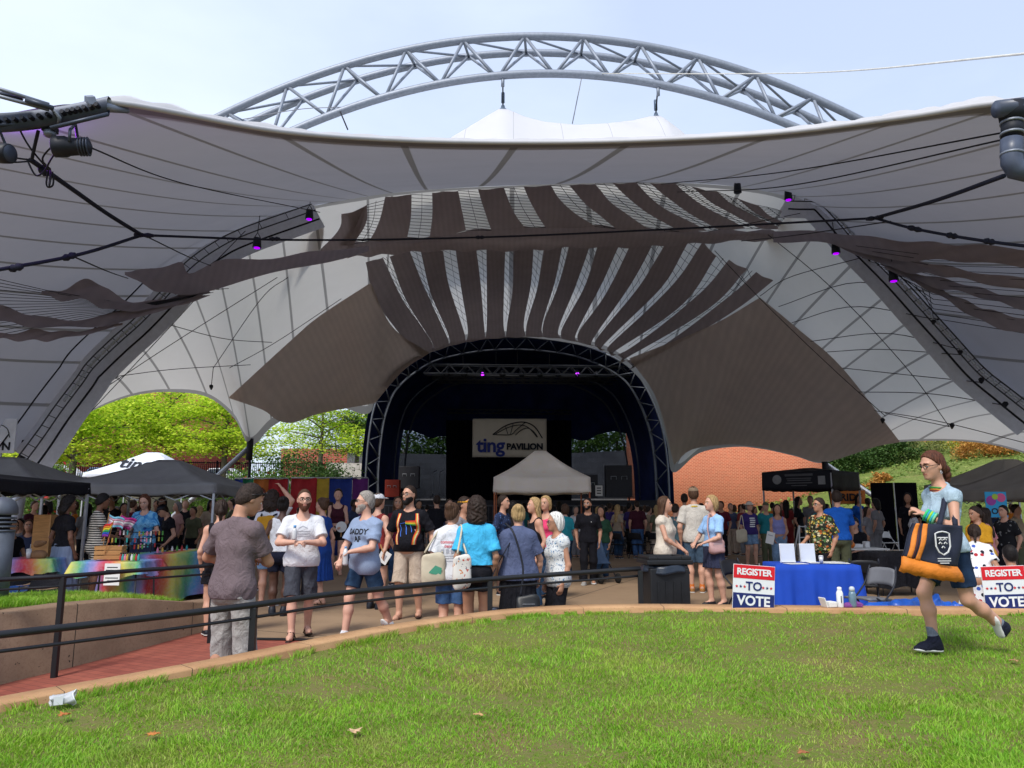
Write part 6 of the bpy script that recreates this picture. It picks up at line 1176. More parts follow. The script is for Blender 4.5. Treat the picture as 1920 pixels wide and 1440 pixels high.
p_stripe = patt('black_cream_stripes', 'hstripe', [(.012, .012, .014), (.62, .58, .50)], 26); p_tie = patt('blue_tie_dye', 'tiedye', [(.02, .05, .25), (.05, .25, .55), (.2, .5, .75), (.03, .1, .35)], 6); p_tropic = patt('tropical_print', 'tropic', [(.02, .025, .015), (.45, .12, .03), (.5, .36, .05), (.07, .16, .05), (.02, .02, .02), (.55, .48, .3), (.12, .2, .09)], 24); p_blueflor = patt('blue_white_floral', 'floral', [(.60, .62, .62), (.02, .04, .09), (.06, .16, .32), (.03, .07, .16), (.55, .6, .62), (.1, .26, .45)], 38); p_dots = patt('polka_dot_print', 'dots', [(.68, .68, .68), (.4, .03, .04), (.05, .1, .4), (.02, .02, .03), (.62, .62, .62), (.02, .02, .03)], 15); p_longsk = mat('chambray_blue_grey', (.22, .27, .38), .9, .2, 40, .3, 300, .002, stretch=(1, 1, .1)); p_navyflor = patt('navy_floral', 'floral', [(.02, .03, .07), (.05, .12, .3), (.02, .03, .07), (.12, .2, .4)], 30)
t_black = mat('print_black', (.012, .014, .02), .8, .05); t_red = mat('print_red', (.6, .10, .13), .8, .05); t_white = mat('print_white', (.7, .7, .7), .8, .05); t_grey = mat('print_grey', (.35, .36, .40), .8, .05); t_green = mat('print_green', (.06, .28, .18), .8, .05)
# ================================================================== THE NEAR PEOPLE
KID = dict
purple = person('man in plum T-shirt and pale shorts, back turned behind the handrail', 437, 903, 6.55, 158, skin='tan', build=1.06, hair='short', hcol='dark', shirt=c_plum, sleeve=.72, hem=.465, fit=.016, bottom='shorts', bcol=c_stone, blen=1.4, lh=(.17, -.24, .17), rh=(.0, -.30, .20), lel=(1, .35, -.4), rel=(-1, .45, -.4), head=(R(-26), R(24)), lean=R(4), lf=(.13, 0, .075), rf=(-.13, .02, .075), vox=.0075, finger='hold', seed=4, floor=-.06)
girl = person('girl in pale blue top and denim shorts striding across the grass', 1775, 838, 6.25, -82, floor=lawn_z(X(1775, 6.25), 6.25) + .025, skin='fair', build=.86, fem=True, hips=1.08, hair='lowbun', hcol='auburn', shirt=c_palewash, sleeve=.22, hem=.505, fit=.014, bottom='shorts', bcol=mat('navy_denim', (.012, .026, .058), .85, .45, 14, .4, 300, .002, spec=.15), blen=.74, shoes='hitop', shcol=cloth('black_canvas', (.014, .016, .03)), socks=(mat('grey_sock', (.15, .17, .21), .9, .25, 60), .135), lf=(.075, .40, .21), lpitch=R(62), rf=(-.06, -.16, .075), rpitch=R(2), lh=(.08, -.23, .29), rh=(-.17, -.05, -.06), lel=(.8, .5, -.9), rel=(-.5, .9, 0), lean=R(4), head=(R(4), R(6)), glasses=True, vox=.0075, finger=('fist', 'relax'), seed=2, pel=.505 * 1.60)
beardy = person('bearded man in white T-shirt and charcoal shorts, hands clasped at chest', 566, 918, 9.55, 14, skin='pale', build=1.1, hair='buzz', hcol='brown', shirt=c_white, sleeve=.72, hem=.475, fit=.016, neck='v', bottom='shorts', bcol=c_charcoal, blen=1.02, shoes='sandals', shcol=mat('dark_sandal', (.02, .012, .01), .6), lh=(.03, -.28, .20), rh=(-.07, -.29, .20), lel=(1, .2, -.6), rel=(-1, .2, -.6), beard='full', bdcol='auburn', glasses=True, head=(R(6), R(2)), lf=(.10, .16, .09), lpitch=R(12), rf=(-.08, -.14, .075), finger='hold', seed=3)
daddy = person('grey bearded man in heather blue lettered T-shirt and short denim shorts', 684, 922, 9.3, -38, skin='pale', build=1.14, belly=.25, hair='short', hcol='salt', shirt=c_heather, sleeve=.74, hem=.44, fit=.02, bottom='shorts', bcol=c_dkdenim, blen=.72, shoes='shoes', shcol=m_blk, socks=(c_white, .04), lh=(.05, -.27, .12), rh=(-.12, -.27, .02), lel=(1, .3, -.6), rel=(-1, .4, -.4), beard='full', bdcol='salt', glasses=True, head=(R(-34), R(0)), rf=(-.07, -.22, .075), lf=(.09, .36, .15), lpitch=R(48), finger='hold', seed=8)
susp = person('tall man with dark beard in black T-shirt with rainbow suspenders and khaki cargo shorts', 767, 911, 11.2, -10, skin='fair', build=1.22, belly=.75, hair='buzz', hcol='dark', shirt=c_black, sleeve=.8, hem=.50, fit=.014, bottom='shorts', bcol=c_khaki, blen=1.05, shoes='flipflops', shcol=mat('flipflop_brown', (.05, .02, .015), .6), beard='full', bdcol='black', glasses=True, head=(R(-24), 0), rf=(-.10, -.06, .075), lf=(.12, .12, .085), lpitch=R(8), lh=(.33, -.02, -.06), rh=(-.34, .0, -.05), seed=9)
whitetee = person('person with brown bun in white printed T-shirt and blue denim shorts seen from behind', 846, 944, 8.75, 176, skin='fair', build=.95, fem=True, hair='bun', hcol='brown', shirt=c_white, sleeve=.75, hem=.47, fit=.022, bottom='shorts', bcol=c_denim, blen=.85, shoes='shoes', shcol=c_white, head=(R(-26), R(2)), rh=(-.2, -.12, .05), seed=5)
bluetee = person('person with dark curls in bright cyan T-shirt, back turned', 893, 934, 8.6, 184, skin='olive', build=1.04, fem=True, hair='curly', hcol='dark', shirt=c_cyan, sleeve=.8, hem=.56, fit=.03, bottom='shorts', bcol=c_black, blen=.52, shoes='shoes', shcol=c_white, lf=(.07, .0, .075), seed=6)
navytee = person('person with blond pinned hair in slate navy T-shirt, back turned', 972, 947, 8.75, 180, skin='fair', build=1.22, fem=True, hair='bun', hcol='blond', shirt=c_slate, sleeve=.78, hem=.475, fit=.026, bottom='skirt', bcol=c_black, blen=.62, skirtflare=.04, shoes='shoes', lh=(.25, .02, -.12), rh=(-.26, -.12, -.08), lel=(1, .35, 0), rel=(-1, .25, 0), head=(R(8), R(4)), seed=7)
whitehair = person('older woman with white bobbed hair and glasses in sleeveless blue floral blouse facing left', 1045, 962, 8.95, -62, skin='tan', build=.98, fem=True, hair='bob', hcol='white', shirt=p_blueflor, sleeve=.12, hem=.44, fit=.022, neck='crew', bottom='pants', bcol=c_black, shoes='shoes', glasses=True, head=(R(-18), R(4)), rh=(-.20, -.06, -.10), lh=(.2, -.04, -.10), seed=8)
blacktee = person('bearded man all in black walking towards us beyond the handrail', 1103, 934, 16.2, -6, skin='tan', hair='short', hcol='black', shirt=c_black, sleeve=.78, hem=.48, bottom='pants', bcol=c_black, shoes='shoes', shcol=mat('grey_trainers', (.32, .31, .29), .7), beard='short', head=(R(-18), 0), rf=(-.09, -.12, .075), lf=(.08, .12, .085), seed=10, vox=.013)
skyw = person('woman with blond bob in sky blue T-shirt and navy skort, facing left', 1338, 930, 12.7, -66, skin='pale', build=1.05, fem=True, hair='bob', hcol='blond', shirt=c_sky, sleeve=.78, hem=.53, fit=.018, bottom='skirt', bcol=cloth('navy_skort', (.03, .035, .07)), blen=.38, skirtflare=.05, shoes='shoes', shcol=mat('black_trainers', (.014, .014, .02), .6), rh=(-.12, -.28, .07), lh=(.1, -.27, .07), rel=(-1, .6, -.4), lel=(1, .6, -.4), rf=(-.07, -.03, .075), lf=(.08, .10, .075), head=(R(-8), 0), seed=11)
capman = person('man in tan cap and oatmeal T-shirt with yellow lanyard and slate shorts, back turned', 1303, 913, 14.7, 172, skin='fair', build=1.12, hair='short', hcol='brown', shirt=c_offwhite, sleeve=.78, hem=.47, fit=.02, bottom='shorts', bcol=cloth('slate_shorts', (.05, .085, .13)), blen=.98, shoes='shoes', shcol=mat('orange_green_trainers', (.28, .12, .03), .7, .6, 20), socks=(cloth('orange_sock', (.6, .16, .03)), .09), cap=('cap', cloth('tan_cap', (.22, .16, .11))), rh=(-.16, -.2, .05), seed=12, vox=.012)
cream = person('woman with long brown hair in cream sleeveless blouse with black strap standing behind the bin', 1248, 932, 12.4, 58, skin='fair', build=1.16, fem=True, hair='long', hcol='brown', shirt=c_cream, sleeve=.10, hem=.44, fit=.03, bottom='pants', bcol=c_black, rh=(-.10, -.27, .02), lh=(.12, -.24, .0), rel=(-1, .5, -.3), head=(R(14), R(-2)), seed=13)
hawaii = person('man with glasses and thinning hair in tropical print shirt standing behind the blue table', 1541, 934, 13.7, -64, skin='tan', build=1.12, belly=.4, hair='short', hcol='dark', shirt=p_tropic, sleeve=.85, hem=.44, fit=.03, bottom='pants', bcol=c_black, glasses=True, head=(R(-10), 0), rh=(-.18, -.24, .05), seed=14)
bluebk = person('man in royal blue T-shirt and grey green trousers with back turned beside the tropical shirt', 1574, 920, 14.9, 160, skin='fair', build=1.05, hair='short', hcol='dark', shirt=c_royal, sleeve=.75, hem=.50, fit=.018, bottom='pants', bcol=c_olive, lh=(.2, -.3, .05), rh=(-.22, -.32, -.02), lean=R(4), seed=15, vox=.013)
yellow = person('woman in mustard T-shirt and jeans with dark hair tied back, side on at the right', 1838, 950, 12.2, -70, skin='tan', build=1.32, fem=True, hips=1.1, hair='pony', hcol='dark', shirt=c_mustard, sleeve=.8, hem=.52, fit=.016, bottom='pants', bcol=c_denim, rh=(-.1, -.26, .02), lh=(.12, -.24, .02), head=(R(-10), R(8)), seed=16)
dotty = person('person in polka dot skirt kneeling behind the walking girl', 1832, 1000, 10.4, 150, h=1.6, pel=.62, skin='olive', build=1.2, fem=True, hair='pony', hcol='dark', shirt=p_dots, sleeve=.7, bottom='skirt', bcol=p_dots, blen=.66, skirtflare=.12, lf=(.1, .30, .075), rf=(-.1, .3, .075), seed=17, lean=R(25), vox=.013)
seated_w = person('person with black hair and white shirt sitting on the ground behind the right hand sign', 1895, 1014, 9.9, 175, h=1.62, pel=.30, skin='olive', build=1.1, hair='short', hcol='black', shirt=c_white, sleeve=.8, hem=.48, bottom='pants', bcol=c_denim, lf=(.12, -.45, .075), rf=(-.12, -.45, .075), lh=(.2, -.25, 0), rh=(-.2, -.25, 0), seed=18, vox=.011)
# prints
decal(daddy, 'shirt', [lettering('DADDY', .088, .0, .045, bold=.003), lettering('AF', .088, .0, -.042, bold=.003)], t_black)
# sunglasses
mb = MB()
for sg in (-1, 1):
	mb.tube([purple['H'](sg * .034 + .03 * math.cos(a), -.075 - .012 * math.sin(a), .088 + .02 * math.sin(a)) for a in np.linspace(0, 6.28, 14)[:-1]], .006, 6, closed=True); mb.tube([purple['H'](sg * .064, -.07, .085), purple['H'](sg * .09, -.01, .05), purple['H'](sg * .088, .04, .02)], .004, 5)
mb.build('sunglasses', m_frame, purple['root'], True)
decal(beardy, 'shirt', [quad(-.06 + .0, .02 - .03 * k, .09, .026 - .03 * k) for k in range(3)] + [[(-.05, .06), (.0, .09), (.06, .06), (.05, .055), (0, .08), (-.045, .055)]], t_grey)
decal(whitetee, 'shirt', [lettering('community', .048, .0, .05, bold=.001), lettering('center', .048, .0, .005, bold=.001)], t_red, back=True)
decal(whitetee, 'shirt', [quad(-.1 + .055 * k, -.07, -.065 + .055 * k, -.03) for k in range(4)] + [quad(-.11, -.105, .12, -.10), quad(-.09, -.125, .1, -.12), quad(-.11, -.16, .1, -.155)], t_grey, back=True)
rb_cols = [(.55, .03, .02), (.6, .2, .02), (.6, .45, .03), (.05, .3, .06), (.03, .1, .45)]
for k, c in enumerate(rb_cols): decal(susp, 'shirt', [[(-.02, .055 - .012 * k), (.16, .065 - .02 * k), (.16, .047 - .02 * k), (-.02, .045 - .012 * k)] if k < 4 else [(-.10, .02), (-.02, .035), (-.02, .028), (-.10, .012)]], mat(f'rainbow_stripe_{["red","orange","yellow","green","blue"][k]}', c, .8))
decal(susp, 'shirt', [[(-.10, .0), (-.06, -.16), (-.052, -.16), (-.09, .0)], [(-.02, .0), (.02, -.13), (.03, -.13), (-.01, .0)], [(.05, .0), (.08, -.1), (.088, -.1), (.058, .0)]], mat('print_blue', (.05, .16, .6), .8))
decal(blacktee, 'shirt', [quad(.06, .03, .075, .045)], t_white)
# suspenders
for sg in (-1, 1):
	for kk, (off, c) in enumerate(((-.017, (.6, .04, .02)), (-.005, (.65, .4, .04)), (.007, (.55, .5, .3)), (.018, (.5, .06, .03)))):
		decal(susp, 'shirt', [[(sg * .125 + off + sg * .012 * 0, .16), (sg * .125 + off + .012, .16), (sg * .150 + off + .012, -.02), (sg * .118 + off + .012, -.27), (sg * .118 + off, -.27), (sg * .150 + off, -.02)]], mat('suspender_band_' + ('red', 'amber', 'cream', 'crimson')[kk], c, .7), 'suspender_band', lift=.008)
# girl's details
gm = girl; Ug, Hg = gm['U'], gm['H']
for k in range(3): S_, e_, T_ = gm['wr'][1];
S_, e_, T_ = gm['wr'][1]; n_ = (T_ - e_) / np.linalg.norm(T_ - e_); a_ = np.cross(n_, [0, 0, 1.]); a_ /= np.linalg.norm(a_); b_ = np.cross(n_, a_)
for k in range(5):
	c_ = T_ - n_ * (.012 + .016 * k); MB().tube([c_ + (a_ * math.cos(t) + b_ * math.sin(t)) * (.040 + .004 * math.sin(t * 7 + k)) for t in np.linspace(0, 2 * math.pi, 20)[:-1]], .010, 6, closed=True).build('scrunchie', mat('bracelet_' + ('green', 'teal', 'lime', 'aqua', 'mint')[k], [(.03, .45, .15), (.02, .3, .4), (.3, .55, .05), (.03, .45, .5), (.2, .55, .3)][k], .7), gm['root'], True)
for k in range(4): MB().tube([Ug(.072 * math.cos(t), .012 + .068 * math.sin(t) - .01, .475 + .012 * k * .6 - .016 * math.sin(t)) for t in np.linspace(0, 2 * math.pi, 24)[:-1]], .0058, 5, closed=True).build('necklace', mat('rainbow_cord_' + ('red', 'yellow', 'black', 'green')[k], [(.5, .05, .03), (.55, .42, .03), (.02, .02, .02), (.05, .3, .05)][k], .6), gm['root'], True)
MB().tube([Hg(.084, .005, -.045 + 0), Hg(.085, .012, -.062), Hg(.084, .004, -.075), Hg(.083, -.006, -.062)], .003, 5, closed=True).build('earring', m_galv, gm['root'], True)
# lanyard and straps
MB().tube([capman['U'](.075 * math.cos(t), .02 + .07 * math.sin(t), .485 + .01 * math.sin(t)) for t in np.linspace(0, 2 * math.pi, 24)[:-1]], .012, 6, closed=True).build('lanyard', mat('yellow_lanyard', (.6, .42, .02), .7), capman['root'], True)
# ================================================================== TENTS
def cloth_grid(name, fn, mt, parent, nu=14, nv=14, thick=.006):
	A = np.array([[fn(u, v) for u in np.linspace(0, 1, nu)] for v in np.linspace(0, 1, nv)]); return solid(grid_mesh(name, A, mt, parent), thick)
def tent(lbl, px, d, size, eave, peak, mt, yaw=0, val=.28, legs=True, scurve=.35, mleg=None, cap=.12, group=None):
	o = empty('canopy_tent', (X(px, d, 2.3), d, 0), R(yaw), lbl, 'tent', group); hsz = size / 2
	cs = [(-hsz, -hsz), (hsz, -hsz), (hsz, hsz), (-hsz, hsz)]
	n = 13; V = []; Fs = []
	mb = MB()
	for i in range(4):
		a, b = np.array(cs[i]), np.array(cs[(i + 1) % 4])
		G_ = np.zeros((n, n, 3))
		for r_ in range(n):
			t = r_ / (n - 1); k = cap + (1 - cap) * t
			for c in range(n):
				s_ = c / (n - 1); q = (a + (b - a) * s_) * k; z = peak + (eave - peak) * (t + scurve * math.sin(math.pi * t) * (.6 - .4 * abs(2 * s_ - 1) ** 2)) - .03 * math.sin(math.pi * s_) * t
				G_[r_, c] = (q[0], q[1], z)
		V_b = len(mb.V); mb.add(G_.reshape(-1, 3), [(r_ * n + c, r_ * n + c + 1, (r_ + 1) * n + c + 1, (r_ + 1) * n + c) for r_ in range(n - 1) for c in range(n - 1)])
	mb.add([(x * cap, y * cap, peak) for x, y in cs], [(0, 1, 2, 3)]); rf = mb.build('roof', mt, o, True); solid(rf, .008)
	for i in range(4):
		a, b = np.array(cs[i]), np.array(cs[(i + 1) % 4])
		cloth_grid('valance', lambda u, v, a=a, b=b: (*((a + (b - a) * u) * (1.004 + .012 * math.sin(u * 17 + v * 2) * v)), eave - val * v - .03 * math.sin(math.pi * u) - .012 * math.sin(u * 23) * v), mt, o, 30, 5)
	for x, y in cs:
		if legs: MB().box((x * .985, y * .985, eave / 2), (.045, .045, eave)).build('leg', mleg or m_galv, o, bevel=.004)
	for i in range(4):
		a, b = np.array(cs[i]) * .97, np.array(cs[(i + 1) % 4]) * .97; mb = MB()
		for k in range(4): p, q = a + (b - a) * k / 4, a + (b - a) * (k + 1) / 4; mb.tube([(*p, eave - .04 - .28 * (k % 2)), (*q, eave - .04 - .28 * ((k + 1) % 2))], .013, 4); mb.tube([(*p, eave - .32 + .28 * (k % 2)), (*q, eave - .32 + .28 * ((k + 1) % 2))], .013, 4)
		mb.build('scissor_bar', mleg or m_galv, o)
	return o
def tcloth(name, col, tr=.5):
	t = NT(name); n = t.noise(2.2, 5, .6); c = t.ramp(n, [(.3, [x * .85 for x in col]), (.7, [min(1, x * 1.12) for x in col])]); q = t.n('ShaderNodeBsdfTranslucent'); q.inputs['Color'].default_value = (*[x * tr for x in col], 1)
	ad2 = t.n('ShaderNodeAddShader'); t.l(t.bsdf(c, .7, spec=.15, normal=t.bump(t.noise(7, 4, .6), .35, .03)), ad2.inputs[0]); t.l(q.outputs[0], ad2.inputs[1]); return t.shade(ad2.outputs[0])
tc_grey = tcloth('taupe_grey_tent', (.70, .66, .60), .55); tc_dark = tcloth('charcoal_tent', (.20, .20, .20), .35); tc_white = tcloth('white_tent', (.66, .70, .76), .3); tc_black = tcloth('black_tent', (.012, .012, .016), .2); tc_brown = tcloth('grey_brown_tent', (.24, .215, .185), .3)
tent('grey peaked pop-up tent in the middle before the stage', 1013, 25.6, 3.0, 2.52, 3.44, tc_grey, 0, .46, mleg=mat('orange_tape_leg', (.45, .14, .06), .6))
tent('charcoal pop-up tent at the left picture edge, peak in view', 14, 16.6, 3.2, 2.08, 2.62, tc_dark, 4, .24)
tent('charcoal pop-up tent over the tie-dye vendor', 318, 16.6, 3.0, 2.02, 2.56, tc_dark, 2, .2)
wt_ = tent('white pop-up tent with lettered roof behind the charcoal tents', 284, 33, 3.9, 2.98, 3.93, tc_white, 4, .16, scurve=.2)
me = text_mesh('ting', .82, bold=.018); rfm = [c for c in wt_.children if c.name.startswith('roof')][0].data; rb_ = BVHTree.FromPolygons([v.co for v in rfm.vertices], [p.vertices for p in rfm.polygons])
bm = bmesh.new(); bm.from_mesh(me); bmesh.ops.triangulate(bm, faces=bm.faces); bmesh.ops.subdivide_edges(bm, edges=[e for e in bm.edges if e.calc_length() > .1], cuts=2); bmesh.ops.triangulate(bm, faces=bm.faces)
for v in bm.verts:
	h_ = rb_.ray_cast(Vector((v.co.x - .30, v.co.y * 1.15 - 1.05, 6)), Vector((0, 0, -1)))[0]; v.co = (h_ + Vector((0, -.02, .03))) if h_ else Vector((v.co.x, v.co.y - .86, 3))
bm.to_mesh(me); bm.free(); link('lettering', me, m_bblk, wt_, False)
tent('grey brown pop-up tent farther back at the right edge', 1890, 22.5, 3.1, 2.25, 2.96, tc_brown, 6, .3); tent('grey brown pop-up tent nearer at the right edge', 1968, 17.6, 3.1, 1.98, 2.68, tc_brown, 2, .25)
ft = tent('low black tarpaulin shelter with drooping corner at far left', -70, 12.6, 2.7, 1.98, 2.12, tc_black, -3, .2, legs=True, scurve=.1)
cloth_grid('corner_drape', lambda u, v: (1.36 - .06 * u + .05 * math.sin(v * 5 + u * 4), -1.38 + .18 * u, 1.96 - v * .8 * (1 - .25 * u)), tc_black, ft, 6, 12)
bt_ = tent('black tent with printed banner valance at right', 1521, 25.2, 2.25, 2.72, 2.86, tc_black, -44, .58, scurve=.1, mleg=mat('grey_pole', (.3, .3, .32), .5))
for k, (w_, h_, y, z) in enumerate([(.9, .07, .2, 2.6), (.8, .035, .2, 2.49), (.75, .035, .2, 2.43), (.85, .035, .2, 2.35), (.5, .03, .2, 2.27)]): MB().box((.1, -1.15, z), (w_, .006, h_)).build('print_line', mat('faded_print', (.07, .07, .075), .8), bt_)
MB().lathe([(.15, 0), (.13, .008), (.10, .012)], (0, 0, 0), 16, Matrix.Translation((-.62, -1.142, 2.47)) @ Matrix.Rotation(R(90), 4, 'X')).build('round_emblem', mat('faded_print_light', (.2, .2, .2), .8), bt_, loc=(0, 0, 0)); MB().box((.82, -1.15, 2.42), (.22, .006, .26)).build('print_patch', mat('faded_print_light', (.2, .2, .2), .8), bt_)
pb_ = empty('banner', P(1590, 932, 28.2), R(-4), 'orange banner with black block letters under the black tent', 'banner'); cloth_grid('sheet', lambda u, v: (-.62 + 1.24 * u, .02 * math.sin(u * 9), .25 - .5 * v), mat('orange_vinyl', (.55, .17, .03), .6, .1), pb_); text('lettering', 'PRIDE', .36, m_bblk, Matrix.Translation((0, -.03, -.02)) @ Matrix.Rotation(R(90), 4, 'X'), pb_, bold=.012, extrude=.003)
MB().box((0, .04, -.9), (1.2, .03, 1.0)).build('lower_board', mat('blue_board', (.05, .12, .3), .7, .5, 6), pb_)
# rainbow drapes
def drape(lbl, px0, px1, py, d, cols):
	p0, p1 = P(px0, py, d), P(px1, py, d); o = empty('drape_wall', (0, 0, 0), 0, lbl, 'drape'); n = len(cols)
	for k, (c, w0, w1) in enumerate(cols):
		x0, x1 = p0[0] + (p1[0] - p0[0]) * w0, p0[0] + (p1[0] - p0[0]) * w1
		cloth_grid('panel', lambda u, v, x0=x0, x1=x1: (x0 + (x1 - x0) * u, d + .07 * math.sin(u * (x1 - x0) * 14) * (.4 + .6 * v), p0[2] * (1 - v) + .03 - .05 * math.sin(math.pi * u) * (1 - v)), mat('drape_' + c[0], c[1], .7, .25, 3, .2, 30), o, 40, 8)
	MB().tube([(p0[0], d, p0[2] + .02), (p1[0], d, p0[2] + .02)], .025, 6).build('rail', m_galv, o, True)
	for x in (p0[0], (p0[0] + p1[0]) / 2, p1[0]): MB().tube([(x, d + .06, 0), (x, d + .06, p0[2])], .025, 6).build('pole', m_galv, o, True)
BL, GR, OR, YE, RD, PU = ('blue', (.01, .03, .2)), ('green', (.01, .13, .06)), ('orange', (.42, .12, .02)), ('yellow', (.45, .30, .03)), ('red', (.35, .015, .02)), ('purple', (.11, .015, .14))
drape('hanging drapes in blue, green, orange and red', 440, 540, 898, 27, [(BL, 0, .16), (GR, .16, .36), (OR, .36, .64), (RD, .64, 1)]); drape('hanging drapes in red, yellow, blue and purple', 546, 690, 897, 26, [(RD, 0, .34), (YE, .34, .50), (BL, .50, .80), (PU, .80, 1)])
# ================================================================== VENDOR TABLES AT LEFT
RB = [srgb(190, 58, 72), srgb(202, 122, 74), srgb(192, 190, 92), srgb(84, 156, 106), srgb(84, 134, 186), srgb(136, 122, 178), srgb(190, 58, 72)]
p_rainbow = patt('rainbow_tie_dye_cloth', 'rainbow', RB, 1.15)
def table(lbl, x, y, L_, w_, h=.74, rz=0, cloth=None, drop=.28, dlbl=None, top_m=None, group=None):
	o = empty('folding_table', (x, y, 0), rz, lbl, 'table', group); MB().box((0, 0, h - .02), (L_, w_, .035)).build('tabletop', top_m or mat('table_white', (.6, .6, .58), .5), o, bevel=.006)
	for sx in (-1, 1):
		for sy in (-1, 1): MB().tube([(sx * L_ * .42, sy * w_ * .38, h - .04), (sx * L_ * .45, sy * w_ * .42, 0)], .014, 6).build('leg', m_trs, o, True)
	if cloth:
		c = MB(); n = 64; ring = []
		per = [(-L_ / 2, -w_ / 2), (L_ / 2, -w_ / 2), (L_ / 2, w_ / 2), (-L_ / 2, w_ / 2)]; lens = [L_, w_, L_, w_]; tot = sum(lens); pts = []
		for i in range(4):
			m_ = max(6, int(lens[i] / tot * 120)); a, b = np.array(per[i]), np.array(per[(i + 1) % 4]); pts += [a + (b - a) * k / m_ for k in range(m_)]
		pts = np.array(pts); N = len(pts); nn = pts / np.maximum(np.abs(pts / np.array([L_ / 2, w_ / 2])).max(1), .01)[:, None]; nrm = np.where(np.abs(pts / np.array([L_ / 2, w_ / 2])) > .995, np.sign(pts), 0) ; rows_ = []
		ln_ = np.arange(N)
		for k, v in enumerate(np.linspace(0, 1, 9)):
			f = 1.005; wv_ = .035 * np.sin(ln_ * .55) * v + .02 * np.sin(ln_ * 1.3 + 1) * v; q = pts * f + nrm * (.012 + .05 * v + wv_)[:, None]; rows_.append(np.column_stack([q, np.full(N, h + .006) - drop * v - (.03 * np.sin(ln_ * .31) * v)]))
		rows_ = [np.column_stack([pts * .98, np.full(N, h + .012)])] + rows_; V = np.concatenate(rows_); Fs = [(r_ * N + i, r_ * N + (i + 1) % N, (r_ + 1) * N + (i + 1) % N, (r_ + 1) * N + i) for r_ in range(len(rows_) - 1) for i in range(N)]
		c.add(V, Fs); c.add([tuple(v) for v in rows_[0]], [tuple(range(N))]); cl = c.build('tablecloth', cloth, None, True); cl.location = (x, y, 0); cl.rotation_euler = (0, 0, rz); tag(cl, dlbl, 'tablecloth')
	return o
x1 = X(218, 11.9, .7)
table('front vendor table under the overhanging tie-dye cloth', x1 - .02, 12.0, 1.0, .7, .74, R(-2), p_rainbow, .2, 'short rainbow tie-dye cloth hanging over the front vendor table')
table('long vendor table reaching back beside the plum T-shirt man', X(318, 13.6, .7) + .12, 13.75, .85, 2.5, .78, R(-17), p_rainbow, .72, 'long rainbow tie-dye cloth reaching almost to the ground')
table('small vendor table at the far left edge', X(66, 12.6, .7), 12.6, .8, .6, .74, R(3), p_rainbow, .22, 'small rainbow tie-dye cloth at the far left')
tabz = .755
def onT(px, d): return np.array([X(px, d, tabz), d, tabz])
m_wood = mat('raw_pine', (.42, .22, .08), .7, .25, 5, .3, 40, .004, stretch=(1, 1, 8)); m_paper = mat('paper', (.7, .7, .68), .7, .03); m_kraft = mat('kraft_paper', (.22, .12, .06), .8, .2, 6, .6, 14, .02)
o = empty('wooden_crate', onT(203, 11.9) + (0, .05, .01), R(12), 'slatted pine crate standing on the front tie-dye table', 'crate')
for k in range(3):
	for y in (-.13, .13): MB().box((0, y, .035 + .07 * k), (.38, .014, .055)).build('slat', m_wood, o, bevel=.003)
	for x in (-.19, .19): MB().box((x, 0, .035 + .07 * k), (.014, .25, .055)).build('slat', m_wood, o, bevel=.003)
for x in (-.17, .17):
	for y in (-.11, .11): MB().box((x, y, .1), (.03, .03, .2)).build('corner_post', m_wood, o)
o = empty('wooden_board', (X(81, 13.2, .9), 13.2, .72), R(-14), 'tall plain pine box standing on the small tie-dye table', 'box'); MB().box((0, 0, .35), (.36, .14, .72)).build('body', m_wood, o, bevel=.006); MB().box((.17, -.075, .35), (.025, .012, .72)).build('edge_strip', mat('pine_edge', (.5, .28, .11), .7), o)
mb = MB(); mb.lathe([(.001, 0)], n=3) if False else None
o = sdf_obj('paper_bag', [Cone((-.05, 0, .05), (.05, 0, .05), .075), Cone((-.04, 0, .22), (.04, 0, .25), .06, None, None, 1, .05)], .012, m_kraft, None, [((0, 0, .0), (0, 0, -1.)), ((0, 0, .27), (0, 0, 1.))], folds(.02, 4, 1.6)); o.location = onT(76, 12.5) + (0, -.05, 0); tag(o, 'crumpled brown paper bag in front of the pine box', 'paper bag')
def cup(px, d, lbl, col, r=.04, h=.13, z=tabz, loc=None, straw=True):
	o = empty('cup', loc if loc is not None else (X(px, d, z), d, z), 0, lbl, 'cup'); MB().lathe([(r * .78, 0), (r, h), (r * .97, h), (r * .75, .004)], n=16).build('wall', mat('clear_plastic', (.55, .56, .57), .15, .05, spec=.5), o, True); MB().lathe([(r * .74, .006), (r * .9, h * .6)], n=16).build('drink', mat('drink_' + lbl.split()[0], col, .3), o, True); MB().lathe([(r * 1.04, h), (r * 1.04, h + .012), (r * .6, h + .02)], n=16).build('lid', mat('clear_plastic', (.55, .56, .57), .15, .05, spec=.5), o, True)
	if straw: MB().tube([(0, 0, h * .2), (.02, 0, h + .09)], .004, 6).build('straw', m_white, o)
	return o
cup(53, 12.4, 'pinkish iced drink cup beside the paper bag', (.5, .12, .12))
o = empty('notice_sheet', P(210, 1077, 11.5), R(-3), 'white printed price sheet hung from the front tie-dye table', 'notice'); MB().box((0, 0, 0), (.235, .006, .31)).build('sheet', m_paper, o)
for k, (z, w_) in enumerate([(.10, .16), (.06, .19), (.02, .15), (-.05, .19), (-.09, .12)]): MB().box((0, -.005, z), (w_, .003, .012)).build('print_line', m_bblk, o)
